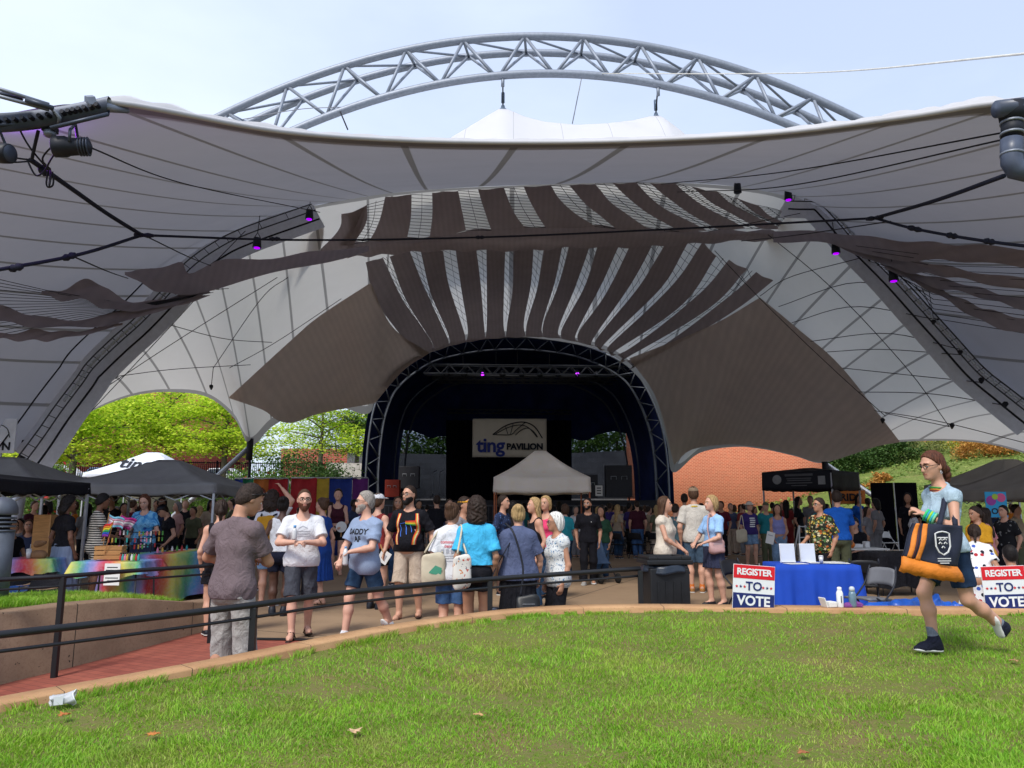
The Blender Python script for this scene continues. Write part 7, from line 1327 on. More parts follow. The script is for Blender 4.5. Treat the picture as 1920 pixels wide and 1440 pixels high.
def flag(px, d, z0, cols, lbl, tilt, w_=.24, h_=.16, ang=0):
	o = empty('pride_flag', (X(px, d, z0), d, z0), R(ang), lbl, 'flag'); dirv = np.array([math.sin(tilt), 0, math.cos(tilt)]); MB().tube([(0, 0, 0), dirv * .52], .006, 6).build('stick', m_wood, o)
	n = len(cols); nv = n * 3; top_ = dirv * .5
	for k, c in enumerate(cols):
		cloth_grid('stripe', lambda u, v, k=k: tuple(top_ - dirv * h_ * ((k + v) / n) + np.array([u * w_ * math.cos(tilt * .6), .02 * math.sin(u * 8 + k * .3), -.35 * u * w_ - .02 * math.sin(u * 6)])), c, o, 10, 3, .003)
	return o
fc = lambda n, c: mat('flag_' + n, c, .7, .06)
RBF = [fc('red', (.55, .02, .03)), fc('orange', (.6, .2, .02)), fc('yellow', (.6, .5, .03)), fc('green', (.02, .3, .08)), fc('blue', (.02, .08, .45)), fc('violet', (.2, .03, .3))]; TRF = [fc('sky', (.2, .5, .65)), fc('rose', (.6, .3, .38)), fc('white', (.65, .65, .65)), fc('rose', (.6, .3, .38)), fc('sky', (.2, .5, .65))]; LEF = [fc('magenta', (.45, .02, .2)), fc('pink', (.55, .2, .35)), fc('white', (.65, .65, .65)), fc('pink2', (.5, .25, .4)), fc('plum', (.25, .01, .12))]
flag(196, 11.8, .86, RBF, 'small rainbow striped hand flag on the vendor table', R(-18), .2, .2, 150); flag(193, 12.0, .95, TRF, 'small sky blue, pink and white hand flag on the vendor table', R(6)); flag(190, 12.2, 1.02, LEF, 'small magenta and white hand flag leaning over the vendor table', R(34), .26, .2)
# racks and trinkets
m_trk = [mat('trinket_' + n, c, .4, .1) for n, c in (('red', (.4, .03, .03)), ('teal', (.03, .3, .3)), ('pink', (.6, .2, .3)), ('gold', (.5, .3, .05)), ('black', (.02, .02, .02)), ('white', (.6, .6, .6)), ('green', (.08, .3, .05)))]
for k, (px, d, h) in enumerate([(222, 12.1, .45), (258, 12.6, .42), (282, 13.4, .4)]):
	o = empty('jewellery_rack', onT(px, d), R(20 * k), ('black jewellery rack hung with trinkets by the pine crate', 'black jewellery rack in front of the tie-dye dress', 'black jewellery rack at the corner of the long table')[k], 'rack'); MB().tube([(0, 0, 0), (0, 0, h)], .01, 6).build('pole', m_blk, o); MB().box((0, 0, .01), (.18, .18, .02)).build('base', m_blk, o)
	for j in range(3): MB().tube([(-.18, 0, h * (.45 + .25 * j)), (.18, 0, h * (.45 + .25 * j))], .008, 6).build('arm', m_blk, o)
	for j in range(14): MB().box((-.17 + .34 * (j % 7) / 6, -.01, h * (.40 + .25 * (j // 5))), (.022, .012, .07)).build('pendant', m_trk[(j * 3 + k) % 7], o)
for k in range(16):
	px = 232 + 4.2 * k if k < 9 else 300 + 9 * (k - 9); d = 11.8 if k < 9 else 13.4 + .15 * (k - 9); q = onT(px, d) + (0, -.1, .01 if k < 9 else .03); o = empty('trinket_bottle', q, 0, 'tiny coloured bottle in the row on the vendor tables', 'bottle', 'tiny bottles on the vendor tables'); MB().lathe([(.018, 0), (.02, .01), (.02, .06), (.01, .075), (.01, .095)], n=10).build('glass', m_trk[k % 7], o, True); MB().lathe([(.012, .095), (.012, .115)], n=8).build('stopper', m_blk, o, True)
for k, (px, d) in enumerate([(296, 12.9), (318, 13.6), (338, 14.2), (306, 13.9), (352, 14.5)]): o = empty('pin_card', onT(px, d) + (0, 0, .035), R(14 * k), f'flat {("teal","black","pink","gold","white")[k]} pin card lying on the long tie-dye table', 'card'); MB().box((0, 0, 0), (.2, .14, .012)).build('card', m_trk[(1, 4, 2, 3, 5)[k]], o); MB().box((0, 0, .01), (.1, .07, .01)).build('pins', m_trk[(4, 3, 5, 1, 0)[k]], o)
# camp chairs
def camp_chair(x, y, rz, lbl, mt):
	o = empty('camp_chair', (x, y, 0), rz, lbl, 'chair'); cloth_grid('seat', lambda u, v: (-.25 + .5 * u, -.22 + .42 * v, .42 - .05 * math.sin(math.pi * u)), mt, o, 8, 8); cloth_grid('backrest', lambda u, v: (-.26 + .52 * u, .22 + .12 * v, .45 + .42 * v), mt, o, 8, 8)
	for sx in (-1, 1):
		MB().tube([(sx * .26, -.24, 0), (sx * -.0, -.24, .22), (-sx * .26, -.24, .44)], .011, 6).build('cross_leg', m_blk, o); MB().tube([(sx * .26, .22, 0), (-sx * .26, .22, .44)], .011, 6).build('cross_leg', m_blk, o); MB().tube([(sx * .28, -.24, .0), (sx * .28, -.24, .58)], .011, 6).build('arm_post', m_blk, o); cloth_grid('armrest', lambda u, v, sx=sx: (sx * .28 + (-.035 + .07 * u), -.26 + .5 * v, .6 - .02 * math.sin(math.pi * v)), mat('tan_webbing', (.3, .2, .12), .8), o, 3, 8)
	return o
cc_ = camp_chair(X(12, 12.0, .4), 12.0, R(10), 'low black folding camp chair at the far left edge', c_black); cc_.scale = (1, 1, .66); cc_ = camp_chair(X(62, 11.7, .4), 11.7, R(-6), 'low dark camp chair with tan arms before the small tie-dye table', c_black); cc_.scale = (1, 1, .62)
o = sdf_obj('duffel_bag', [Cone((-.15, 0, .13), (.15, 0, .13), .12)], .012, cloth('royal_duffel', (.02, .06, .2)), None, [((0, 0, .0), (0, 0, -1.))], folds(.015, 3)); o.location = (X(50, 12.4, .2), 12.3, .12); tag(o, 'blue duffel bag with white lettering under the small table', 'bag');
# round topped louvred bollard
o = empty('bollard_light', (X(-3, 8.6, 1.2), 8.6, .45), 0, 'grey round topped bollard light with louvres at the left edge', 'bollard'); m_bol = metal('grey_bollard', (.10, .115, .14), .5, .3); MB().lathe([(.15, 0), (.15, .82)], n=24).build('shaft', m_bol, o, True); MB().lathe([(.155, 1.0), (.165, 1.02), (.16, 1.08), (.13, 1.15), (.07, 1.19), (.01, 1.2)], n=24).build('dome', m_bol, o, True); MB().lathe([(.10, .8), (.10, 1.02)], n=20).build('lens', mat('louvre_dark', (.02, .02, .025), .5), o, True)
for k in range(4): MB().lathe([(.11, .83 + .045 * k), (.155, .82 + .045 * k), (.155, .838 + .045 * k), (.11, .845 + .045 * k)], n=24).build('louvre', m_bol, o, True)
sg = empty('corner_sign', P(2, 817, 21), R(4), 'white rectangular sign with dark marks at the left edge', 'sign'); MB().box((0, 0, 0), (.78, .05, .95)).build('panel', tc_white, sg, bevel=.01); text('lettering', 'N', .3, m_bblk, Matrix.Translation((.18, -.035, -.3)) @ Matrix.Rotation(R(90), 4, 'X'), sg, bold=.01, extrude=.003); MB().tube(curve3([(-.35, -.035, .1), (-.1, -.035, .3), (.15, -.035, .2), (.25, -.035, -.05)], 16), .012, 5).build('arch_logo', m_bblk, sg); MB().tube([(0, .06, -.4), (.05, .06, -2.4)], .04, 8).build('post', m_galv, sg)
# ================================================================== PROPS ALONG THE KERB, RIGHT OF CENTRE
# bin
bx, by = X(1247, 9.9, .5), 9.9; o = empty('litter_bin', (bx, by, 0), R(6), 'square black litter bin with slotted lid at the end of the handrail', 'bin'); m_bin = mat('black_bin_plastic', (.010, .011, .013), .45, .2, 8, .15, 60, spec=.4)
MB().box((0, 0, .40), (.50, .46, .80)).build('body', m_bin, o, bevel=.02)
for k in range(4): MB().box((-.15 + .1 * k, -.236, .36), (.022, .012, .56)).build('rib', m_bin, o)
lid = MB(); lid.box((0, 0, .87), (.58, .52, .06)); lid = lid.build('lid', m_bin, o, bevel=.015)
for x, y, w_, l_ in ((-.21, 0, .12, .5), (.21, 0, .12, .5), (0, .19, .3, .12), (0, -.2, .3, .09)): MB().box((x, y, .92), (w_, l_, .045)).build('rim_block', m_bin, lid, bevel=.012)
MB().box((0, .0, .903), (.3, .26, .006)).build('opening', mat('hole_shade', (.002, .002, .002), .9), lid)  # flat black sheet: the shade inside the hole painted onto the lid
cloth_grid('liner_bag', lambda u, v: ((.275 + .03 * v + .012 * math.sin(u * 60)) * math.cos(u * 6.283) * (1.0 if abs(math.cos(u * 6.283)) > .7 else 1.05), (.26 + .02 * v + .012 * math.sin(u * 47)) * math.sin(u * 6.283), .835 - .10 * v + .015 * math.sin(u * 25)), mat('liner_blue_black', (.012, .02, .035), .3, .3, 6, .5, 30, spec=.5), o, 60, 5)
# register signs
m_sr, m_sw, m_sb = mat('sign_red', srgb(205, 32, 44), .45, .04), mat('sign_white', (.72, .74, .76), .45, .03), mat('sign_navy', srgb(30, 42, 100), .45, .04)
def star(r, x, y): return [(x + (r if k % 2 == 0 else r * .42) * math.sin(k * math.pi / 5), y + (r if k % 2 == 0 else r * .42) * math.cos(k * math.pi / 5)) for k in range(10)]
def reg_sign(px, pyb, yaw, roll, lbl, sc_=1.0):
	q = GL(px, pyb); q[1] = min(q[1], 7.95); q[0] = X(px, q[1], .6); zg = lawn_z(q[0], q[1]); o = empty('yard_sign', (q[0], q[1], zg), R(yaw), lbl, 'sign', 'voter signs along the kerb'); w_, h_ = .425 * sc_, .435 * sc_; z0 = .02
	Mr = Matrix.Rotation(R(roll), 4, 'Y')
	MB().box((0, 0, z0 + h_ / 2), (w_, .008, h_), None).build('panel', m_sw, o).rotation_euler = (0, R(roll), 0)
	def put(name, ob): ob.rotation_euler = (0, R(roll), 0); return ob
	put('', MB().box((0, -.0055, z0 + h_ * .84), (w_ * .985, .003, h_ * .30)).build('red_band', m_sr, o)); put('', MB().box((0, -.0055, z0 + h_ * .185), (w_ * .985, .003, h_ * .35)).build('navy_band', m_sb, o))
	T_ = lambda z: Matrix.Translation((0, -.0085, z)) @ Matrix.Rotation(R(90), 4, 'X')
	put('', text('lettering', 'REGISTER', .0875 * sc_, m_sw, T_(z0 + h_ * .835), o, bold=.0028, extrude=.001, spacing=.95)); put('', text('lettering', 'TO', .118 * sc_, m_sb, T_(z0 + h_ * .515), o, bold=.0022, extrude=.001)); put('', text('lettering', 'VOTE', .132 * sc_, m_sw, T_(z0 + h_ * .185), o, bold=.0038, extrude=.001))
	for k, x in enumerate((-.175, -.135, -.095, .095, .135, .175)): put('', MB().prism([(a * 1, -.0075, b) for a, b in star(.0165 * sc_, x * sc_, z0 + h_ * .505)], (0, -.001, 0)).build('star', m_sb if k in (1, 4) else m_sr, o))
	for x in (-.09, .09): MB().tube([(x, .008, -.18), (x, .008, z0 + h_ + .015)], .004, 6).build('stake', m_galv, o)
	return o
reg_sign(1411, 1140, 3, 4.5, 'REGISTER TO VOTE yard sign in front of the blue table'); reg_sign(1888, 1136, -3, -2, 'REGISTER TO VOTE yard sign cut off by the right edge')
# blue table
m_blue = mat('royal_blue_cloth', srgb(22, 66, 168), .8, .12, 3, .35, 300, .002)
bx2 = X(1522, 11.3, .6); table('folding table under the royal blue cloth', bx2, 11.35, 1.12, .72, .74, R(-4), m_blue, .66, 'royal blue cloth draped over the table behind the voter sign')
def frame_(px, d, lbl): o = empty('acrylic_stand', (X(px, d, .8), d, .757), R(-4), lbl, 'sign holder'); MB().box((0, .02, .13), (.2, .008, .255), Matrix.Rotation(R(-8), 4, 'X')).build('panel', mat('bluish_white_card', (.52, .56, .64), .35, .05), o); MB().box((0, .03, .01), (.2, .1, .012)).build('foot', m_sw, o); MB().box((0, .035, .13), (.215, .006, .27), Matrix.Rotation(R(-8), 4, 'X')).build('frame', mat('card_edge', (.68, .7, .73), .3), o)
frame_(1478, 11.4, 'white card in clear stand, left one on the blue table'); frame_(1516, 11.45, 'white card in clear stand, right one on the blue table')
for k, (px, d, a) in enumerate([(1492, 11.15, 12), (1535, 11.3, -6), (1572, 11.2, -12), (1560, 11.4, 20)]): o = empty('paper_sheet', (X(px, d, .76), d, .758 + .002 * k), R(a), ('white sheet at the front left of the blue table', 'white sheet in the middle of the blue table', 'white sheet at the front right corner of the blue table', 'white sheet at the back right of the blue table')[k], 'paper'); MB().box((0, 0, 0), (.28, .21, .003)).build('sheet', m_paper, o); MB().box((0, 0, .003), (.2, .012, .001)).build('print_line', m_bblk, o)
cup(1540, 11.2, 'amber drink cup on the blue table', (.55, .2, .05), .032, .085, z=.765, straw=False)
# folding chairs
def folding_chair(x, y, rz, lbl, mt, fm):
	o = empty('folding_chair', (x, y, 0), rz, lbl, 'chair');
	cloth_grid('backrest', lambda u, v: (-.20 + .40 * u, .21 + .06 * v + .035 * math.sin(math.pi * u), .60 + .20 * v - .035 * (2 * u - 1) ** 4), mt, o, 10, 6, .02); cloth_grid('seat', lambda u, v: (-.19 + .38 * u, -.2 + .38 * v, .445 + .01 * math.sin(math.pi * u) - .02 * v), mt, o, 8, 8, .03)
	for sx in (-1, 1):
		MB().tube(curve3([(sx * .22, -.30, 0), (sx * .22, -.05, .36), (sx * .215, .20, .6), (sx * .19, .28, .82)], 12), .012, 7).build('front_leg', fm, o, True); MB().tube([(sx * .19, .28, 0), (sx * .19, .03, .40), (sx * .19, -.08, .46)], .012, 7).build('rear_leg', fm, o, True)
	MB().tube([(-.22, -.22, .12), (.22, -.22, .12)], .009, 6).build('stretcher', fm, o, True); MB().tube([(-.19, .20, .14), (.19, .20, .14)], .009, 6).build('stretcher', fm, o, True); return o
m_chg = mat('grey_vinyl', (.13, .135, .15), .45, .1, spec=.4); m_chb = mat('black_vinyl', (.012, .012, .014), .5)
folding_chair(X(1628, 9.7, .5), 9.7, R(-65), 'grey padded folding chair beside the blue tarpaulin', m_chg, m_blk); folding_chair(X(1622, 11.4, .5), 11.5, R(165), 'black folding chair behind the grey folding chair', m_chb, m_blk); folding_chair(X(1402, 11.0, .5), 11.1, R(35), 'black folding chair behind the voter sign', m_chb, m_blk); folding_chair(X(1668, 26, .5), 26, R(10), 'white folding chair by the black screens', m_sw, m_sw)
def kerbz(x): i = int(np.argmin(np.abs(kerb_c[:, 0] - x))); return kerb_c[i] + kout[i] * .13 + np.array([0, 0, kz[i]])
k1 = kerbz(X(1563, 8.2, .5)); o = empty('water_bottle', k1, 0, 'white water bottle standing on the kerb', 'bottle'); MB().lathe([(.03, 0), (.033, .01), (.033, .14), (.022, .165)], n=16).build('body', m_sw, o, True); MB().lathe([(.02, .165), (.022, .17), (.022, .195), (.012, .2)], n=12).build('cap', m_sw, o, True); MB().box((0, -.0335, .08), (.008, .003, .07)).build('print', m_bblk, o)
k1 = kerbz(X(1586, 8.2, .5)); o = empty('water_bottle', k1, 0, 'blue grey clear water bottle standing on the kerb', 'bottle'); MB().lathe([(.03, 0), (.036, .02), (.036, .13), (.025, .16)], n=16).build('body', mat('smoky_blue_plastic', (.12, .2, .26), .15, .1, spec=.6), o, True); MB().lathe([(.027, .16), (.027, .19), (.015, .205)], n=12).build('cap', mat('pale_cap', (.5, .55, .6), .4), o, True)
k1 = kerbz(X(1543, 8.2, .5)); o = empty('takeout_box', k1, R(15), 'open white takeout box lying on the kerb', 'box'); MB().box((.03, 0, .03), (.09, .1, .055)).build('tray', m_paper, o, bevel=.008); MB().box((-.05, 0, .05), (.012, .1, .1), Matrix.Rotation(R(-20), 4, 'Y')).build('lid', m_paper, o, bevel=.004)
k1 = kerbz(X(1597, 8.1, .5)); o = sdf_obj('cloth_pouch', [Cone((-.06, 0, .02), (.07, .02, .02), .035)], .006, cloth('purple_cloth', (.2, .06, .25)), None, [((0, 0, 0), (0, 0, -1.))], folds(.012, 9, 2)); o.location = k1; tag(o, 'small purple cloth pouch lying on the kerb', 'pouch')
o = sdf_obj('tarpaulin', [Cone((-.55, 0, .05), (.5, .05, .06), .10), Cone((-.3, -.1, .1), (.3, .1, .12), .09), Cone((.3, 0, .05), (.75, .1, .03), .08)], .014, mat('blue_tarpaulin', srgb(26, 76, 160), .35, .4, 5, .4, 30, spec=.4), None, [((0, 0, 0), (0, 0, -1.))], folds(.05, 12, 1.0)); o.location = (X(1715, 9.5, .2), 9.4, .28); tag(o, 'crumpled blue tarpaulin heaped behind the kerb', 'tarpaulin')
o = empty('storage_tub', (X(1715, 9.9, .2), 9.9, 0), 0, 'low blue bin holding the tarpaulin', 'tub'); MB().box((0, 0, .15), (1.25, .5, .3)).build('body', mat('blue_tub', (.015, .06, .2), .5), o, bevel=.02); MB().box((0, 0, .3), (1.29, .54, .03)).build('rim', mat('blue_tub', (.015, .06, .2), .5), o, bevel=.01)
# farther furniture on the right
table('white folding table with small goods behind the tropical shirt man', X(1610, 16.2, .7), 16.2, 1.0, .6, .74, R(3)); table('black folding table right of the white one', X(1688, 14.2, .7), 14.4, 1.0, .6, .74, R(8), c_black, .6, 'black cloth draped over the table behind the walking girl')
for k, (px, c_, w_, h_) in enumerate([(1590, 3, .16, .12), (1605, 5, .2, .07), (1622, 5, .1, .12), (1580, 0, .12, .1)]): o = empty('goods_box', (X(px, 16.2, .8), 16.15, .745), R(5 * k), f'small {("gold","low white","tall white","red")[k]} box on the white folding table', 'box'); MB().box((0, 0, h_ / 2), (w_, .1, h_)).build('carton', m_trk[c_], o, bevel=.006); MB().box((0, 0, h_ + .004), (w_ * .6, .1, .006)).build('flap', m_trk[c_], o)
o = empty('pumpkin_basket', (X(1596, 15.9, .8), 15.95, .745), 0, 'round orange basket on the white folding table', 'basket'); MB().lathe([(.05, 0), (.09, .04), (.095, .08), (.07, .12), (.03, .13)], n=14).build('bowl', mat('orange_plastic', (.6, .16, .02), .5), o, True); MB().tube(curve3([(-.08, 0, .1), (0, 0, .2), (.08, 0, .1)], 10), .006, 6).build('handle', mat('orange_plastic', (.6, .16, .02), .5), o, True)
o = empty('screen_panel', (X(1680, 29, 1.2), 29, 0), R(-6), 'tall black folding screen at the foot of the bank', 'screen')
for sx in (-1, 1): MB().box((sx * .42, 0, 1.3), (.8, .05, 2.45)).build('panel', m_black, o, bevel=.01)
MB().box((.0, -.04, 1.3), (.035, .03, 2.45)).build('centre_pole', m_galv, o); MB().box((1.0, .3, .75), (.8, .5, 1.0)).build('side_cabinet', m_black, o)
o = empty('easel_sign', (X(1506, 23.5, .7), 23.5, 0), R(8), 'white A-frame easel standing in the crowd at right', 'easel')
for sx in (-1, 1): MB().tube([(sx * .26, -.18, 0), (sx * .1, 0, 1.05)], .022, 6).build('leg', m_sw, o); MB().tube([(sx * .24, .25, 0), (sx * .1, .02, 1.05)], .022, 6).build('leg', m_sw, o)
for z_ in (.3, .7, 1.02): MB().tube([(-.26 + .16 * z_, -.18 + .18 * z_, z_), (.26 - .16 * z_, -.18 + .18 * z_, z_)], .016, 6).build('rung', m_sw, o)
o = empty('colour_sign', P(1868, 946, 16), R(-4), 'bright blue board with pink and green circles hanging under the right tent', 'sign'); MB().box((0, 0, 0), (.42, .02, .52)).build('board', mat('sign_cyan', (.03, .3, .55), .6, .05), o)
for (x, z, r_, c_) in ((-.1, .08, .10, (.3, .05, .3)), (.1, .14, .09, (.6, .1, .25)), (-.02, .16, .06, (.35, .5, .05))): MB().lathe([(r_, 0), (r_ * .98, .004)], n=20, M=Matrix.Translation((x, -.011 - .003 * (r_ < .08), z)) @ Matrix.Rotation(R(90), 4, 'X')).build('disc', mat(f'disc_{int(r_*100)}', c_, .6, .05), o)
text('lettering', 'ON', .17, m_bblk, Matrix.Translation((.02, -.013, -.14)) @ Matrix.Rotation(R(90), 4, 'X'), o, bold=.004, extrude=.002)
# stroller
o = empty('stroller', (X(1126, 16.6, .5), 16.7, 0), R(30), 'blue grey folding stroller pushed beside the man in black', 'stroller');
for sx in (-1, 1):
	MB().tube([(sx * .2, -.3, .1), (sx * .2, .1, .55), (sx * .2, .4, 1.0)], .014, 6).build('frame', m_blk, o, True); MB().tube([(sx * .2, .35, .1), (sx * .2, .0, .6)], .014, 6).build('frame', m_blk, o, True)
	for y in (-.32, .36): MB().lathe([(.05, -.02), (.1, -.015), (.1, .015), (.05, .02)], (0, 0, 0), 14, Matrix.Rotation(R(90), 4, 'Y')).build('wheel', m_tyre, o, True, loc=(sx * .22, y, .1))
cloth_grid('seat', lambda u, v: (-.18 + .36 * u, -.15 + .35 * v, .4 + .5 * v * v), cloth('stroller_fabric', (.1, .16, .26)), o); cloth_grid('basket', lambda u, v: (-.18 + .36 * u, -.15 + .4 * v, .26 - .05 * math.sin(math.pi * v)), c_black, o)
# ---------------------------------------------------------------- bags and things held
def slab(w_, h_, t_, ex=.5, n=26, m_=16, taper=0.0):
	V = [];
	for i in range(m_ + 1):
		f = math.pi * (i / m_ - .5)
		for j in range(n):
			a = 2 * math.pi * j / n; s_ = lambda v, e: math.copysign(abs(v) ** e, v); z = s_(math.sin(f), ex) * h_ / 2; x = s_(math.cos(f), ex) * s_(math.cos(a), ex) * w_ / 2 * (1 - taper * z / h_); y = s_(math.cos(f), .9) * s_(math.sin(a), .9) * t_ / 2 * (1 - .7 * z / h_); V.append((x, y, z))
	return V, [(i * n + j, i * n + (j + 1) % n, (i + 1) * n + (j + 1) % n, (i + 1) * n + j) for i in range(m_) for j in range(n)]
def bag(name, loc, rz, w_, h_, t_, mt, lbl, cat='bag', strap=None, smt=None, ex=.45, taper=0, roll=0):
	o = empty(name, loc, rz, lbl, cat); V, Fs = slab(w_, h_, t_, ex, taper=taper); V = [(x, y + .012 * math.sin(z * 30 + x * 12), z + .01 * math.sin(x * 25)) for x, y, z in V]; mb = MB(); mb.add(V, Fs); b_ = mb.build('body', mt, o, True); b_.rotation_euler = (0, roll, 0)
	if strap: MB().tube(curve3(strap, 24), .011, 6).build('strap', smt or mt, o, True)
	return o
sh = lambda m, sg: W(m, m['wr'][sg][0])
bpy.context.view_layer.update()
def rel(o, w): return tuple(np.array(w) - np.array(o))
q = np.array([X(812, 8.6, .8), 8.62, .86]); s0 = sh(whitetee, 1); bag('tote_bag', q, R(8), .27, .36, .10, mat('natural_canvas', (.52, .46, .34), .85, .08, 8, .4, 200), 'natural canvas tote with green print on the white T-shirt person', 'tote bag', [(-.1, 0, .18), rel(q, s0 + (-.02, -.07, .03)), rel(q, s0 + (.02, .0, .06)), rel(q, s0 + (.0, .07, 0)), (.1, .02, .18)])
MB().prism([(-.06, -.056, -.03), (.08, -.056, -.06), (.09, -.056, .02), (.02, -.056, .05)], (0, .002, 0)).build('print', t_green, bpy.data.objects['tote_bag'])
q = np.array([X(866, 8.3, .8), 8.30, .86]); s0 = sh(bluetee, 1); o = bag('tote_bag', q, R(14), .20, .36, .09, patt('white_red_floral_canvas', 'floral', [(.62, .6, .55), (.4, .08, .06), (.62, .6, .55), (.5, .2, .08), (.1, .1, .15)], 24), 'white tote with red flower print on the cyan T-shirt person', 'tote bag', [(-.05, 0, .19), rel(q, s0 + (.03, -.08, .03)), rel(q, s0 + (.03, .0, .075)), rel(q, s0 + (.04, .08, 0)), (.05, .02, .19)], mat('natural_canvas', (.52, .46, .34), .85))
q = np.array([X(990, 8.4, .5), 8.40, .50]); bag('shoulder_bag', q, R(6), .26, .24, .13, m_bin, 'black shoulder bag on the slate T-shirt person', 'shoulder bag', [(-.08, 0, .1), (-.05, .03, .4), (-.14, .08, .75), (-.22, .2, .86)], m_blk); MB().box((0, -.066, .03), (.13, .004, .004)).build('zip', m_galv, bpy.data.objects['shoulder_bag'])
q = np.array([X(1343, 12.55, .8), 12.5, .93]); o = bag('handbag', q, R(10), .27, .22, .1, mat('dusty_pink_leather', (.45, .27, .26), .5, .08, 6, .2, 90), 'dusty pink handbag on the sky blue T-shirt woman', 'handbag', [(-.11, 0, .08), (-.12, .05, .3), (-.03, .15, .52), (.08, .1, .3), (.11, 0, .08)]); MB().box((0, -.052, .0), (.16, .006, .1)).build('front_pocket', mat('dusty_pink_leather2', (.48, .3, .29), .5), o, bevel=.002); MB().box((0, -.056, .045), (.15, .004, .006)).build('zip', m_galv, o)
# the girl's big tote
m_tn, m_to = mat('tote_navy', (.014, .018, .036), .75, .2, 8, .4, 220), mat('tote_orange', (.62, .19, .02), .65, .14, 6, .5, 18, .02)
gs = sh(girl, 1); tq = np.array([X(1742, 5.98, 1.0), 5.93, 1.17]); o = empty('tote_bag', tq, R(6), 'large navy and orange tote hanging from the walking girl', 'tote bag'); BS = .90
FL, FR, BR_, BL_ = (-.12, .235), (.275, .215), (.185, -.245), (-.30, -.15)
def tface(u, v, yy):
	t0, t1 = np.array(FL), np.array(FR); b0, b1 = np.array(BL_) + (.03, .06), np.array(BR_) + (0, .05); q = (t0 * (1 - u) + t1 * u) * (1 - v) + (b0 * (1 - u) + b1 * u) * v; return (q[0], yy * (math.sin(math.pi * u) ** .5 * (.5 + .5 * v) + .1) + .012 * math.sin(u * 9 + v * 7), q[1] - .02 * math.sin(math.pi * u) * v)
cloth_grid('front_face', lambda u, v: tface(u, v * .75, -.07), m_tn, o, 20, 16); cloth_grid('back_face', lambda u, v: tface(u, v * .75, .06), m_tn, o, 20, 16)
bt3 = [tface(u, .745, -.072) for u in np.linspace(0, 1, 22)]; bt4 = [tface(u, .745, .062) for u in np.linspace(0, 1, 22)]
rowsb = [np.array(bt3), np.array([np.array(p) + (-.025 * math.cos(math.pi * i / 21), -.014, -.05) for i, p in enumerate(bt3)]), np.array([np.array(p) + (-.045 * math.cos(math.pi * i / 21), -.004, -.105 - .01 * math.sin(i * 1.7)) for i, p in enumerate(bt3)]), np.array([np.array(p) + (0, .0, -.105) for p in bt4]), np.array([np.array(p) + (0, .016, -.06) for p in bt4]), np.array(bt4)]
solid(grid_mesh('base', np.stack(rowsb), m_to, o), .006)
for u, w_, c_ in ((.03, .045, m_to), (.10, .022, mat('tote_brown_trim', (.05, .014, .018), .7)), (.165, .05, m_to)):
	cloth_grid('side_stripe', lambda uu, v, u=u, w_=w_: tuple(np.array(tface(u + uu * w_ * 1.6, v * .75, -.07)) + (0, -.006, 0)), c_, o, 4, 16, .003)
for p0, oy in ((.30, .045), (.72, .075)):
	a_ = np.array(tface(.58, .0, oy)); b_ = np.array(tface(.92, .0, oy)); sp = rel(tq, gs); top_ = np.array(sp) + (.05, oy * .6, .05); A = np.stack([curve3([a_, a_ * .45 + top_ * .55 + (-.015, 0, 0), top_ + (-.035, 0, 0), top_ + (.035, 0, -.01), b_ * .45 + top_ * .55 + (.01, 0, 0), b_], 30) + np.array([dx, 0, 0]) for dx in (-.018, .018)]); solid(grid_mesh('handle', A, m_tn, o), .006)
mw = mat('tote_print_white', (.6, .6, .6), .7, .03); em = MB()
def ontote(x, z): u = (x - (-.13)) / .44; return (x, -.105 + .02 * abs(x - .08), z)
sh_ = [(-.055, .075), (-.03, .085), (0, .09), (.03, .085), (.055, .075), (.055, -.02), (.035, -.06), (0, -.08), (-.035, -.06), (-.055, -.02)]
cx_, cz_ = .035, .085
em.tube([ontote(cx_ + x, cz_ + z) for x, z in sh_], .006, 5, closed=True); em.tube([ontote(cx_ - .04, cz_ + .045), ontote(cx_ + .04, cz_ + .045)], .005, 5)
for x, z in ((-.02, .0), (.02, .0), (0, -.03), (-.015, .025), (.018, .028)): em.tube([ontote(cx_ + x - .012, cz_ + z), ontote(cx_ + x, cz_ + z + .012), ontote(cx_ + x + .012, cz_ + z)], .0045, 5)
em.build('emblem', mw, o); tl = MB()
for k, (w_, z) in enumerate(((.05, -.055), (.05, -.072), (.035, -.088))): tl.tube([ontote(cx_ - w_, z + .033), ontote(cx_ + w_, z + .033)], .0045, 4)
tl.build('print_line', mw, o)
# yellow backpack, water bottle, paddle fans
hb = daddy; hpos = W(hb, hb['wr'][1][2]) + np.array([-.05, -.02, -.03]); o = empty('water_bottle', hpos + np.array([.0, 0, -.12]), 0, 'clear plastic water bottle held by the heather blue T-shirt man', 'bottle'); MB().lathe([(.028, 0), (.032, .02), (.030, .10), (.033, .13), (.014, .19)], n=14).build('body', mat('clear_plastic', (.55, .56, .57), .15, .05, spec=.5), o, True); MB().lathe([(.015, .19), (.015, .21)], n=10).build('cap', mat('blue_cap', (.1, .3, .6), .4), o, True)
hpos = W(beardy, beardy['wr'][-1][2]) + np.array([-.0, -.07, .03]); o = empty('water_bottle', hpos, R(20), 'small clear bottle with blue cap in the bearded man hands', 'bottle'); MB().lathe([(.026, 0), (.03, .02), (.03, .10), (.014, .14)], n=14).build('body', mat('clear_plastic', (.55, .56, .57), .15, .05, spec=.5), o, True); MB().lathe([(.016, .14), (.016, .17)], n=10).build('cap', mat('blue_cap', (.1, .3, .6), .4), o, True)
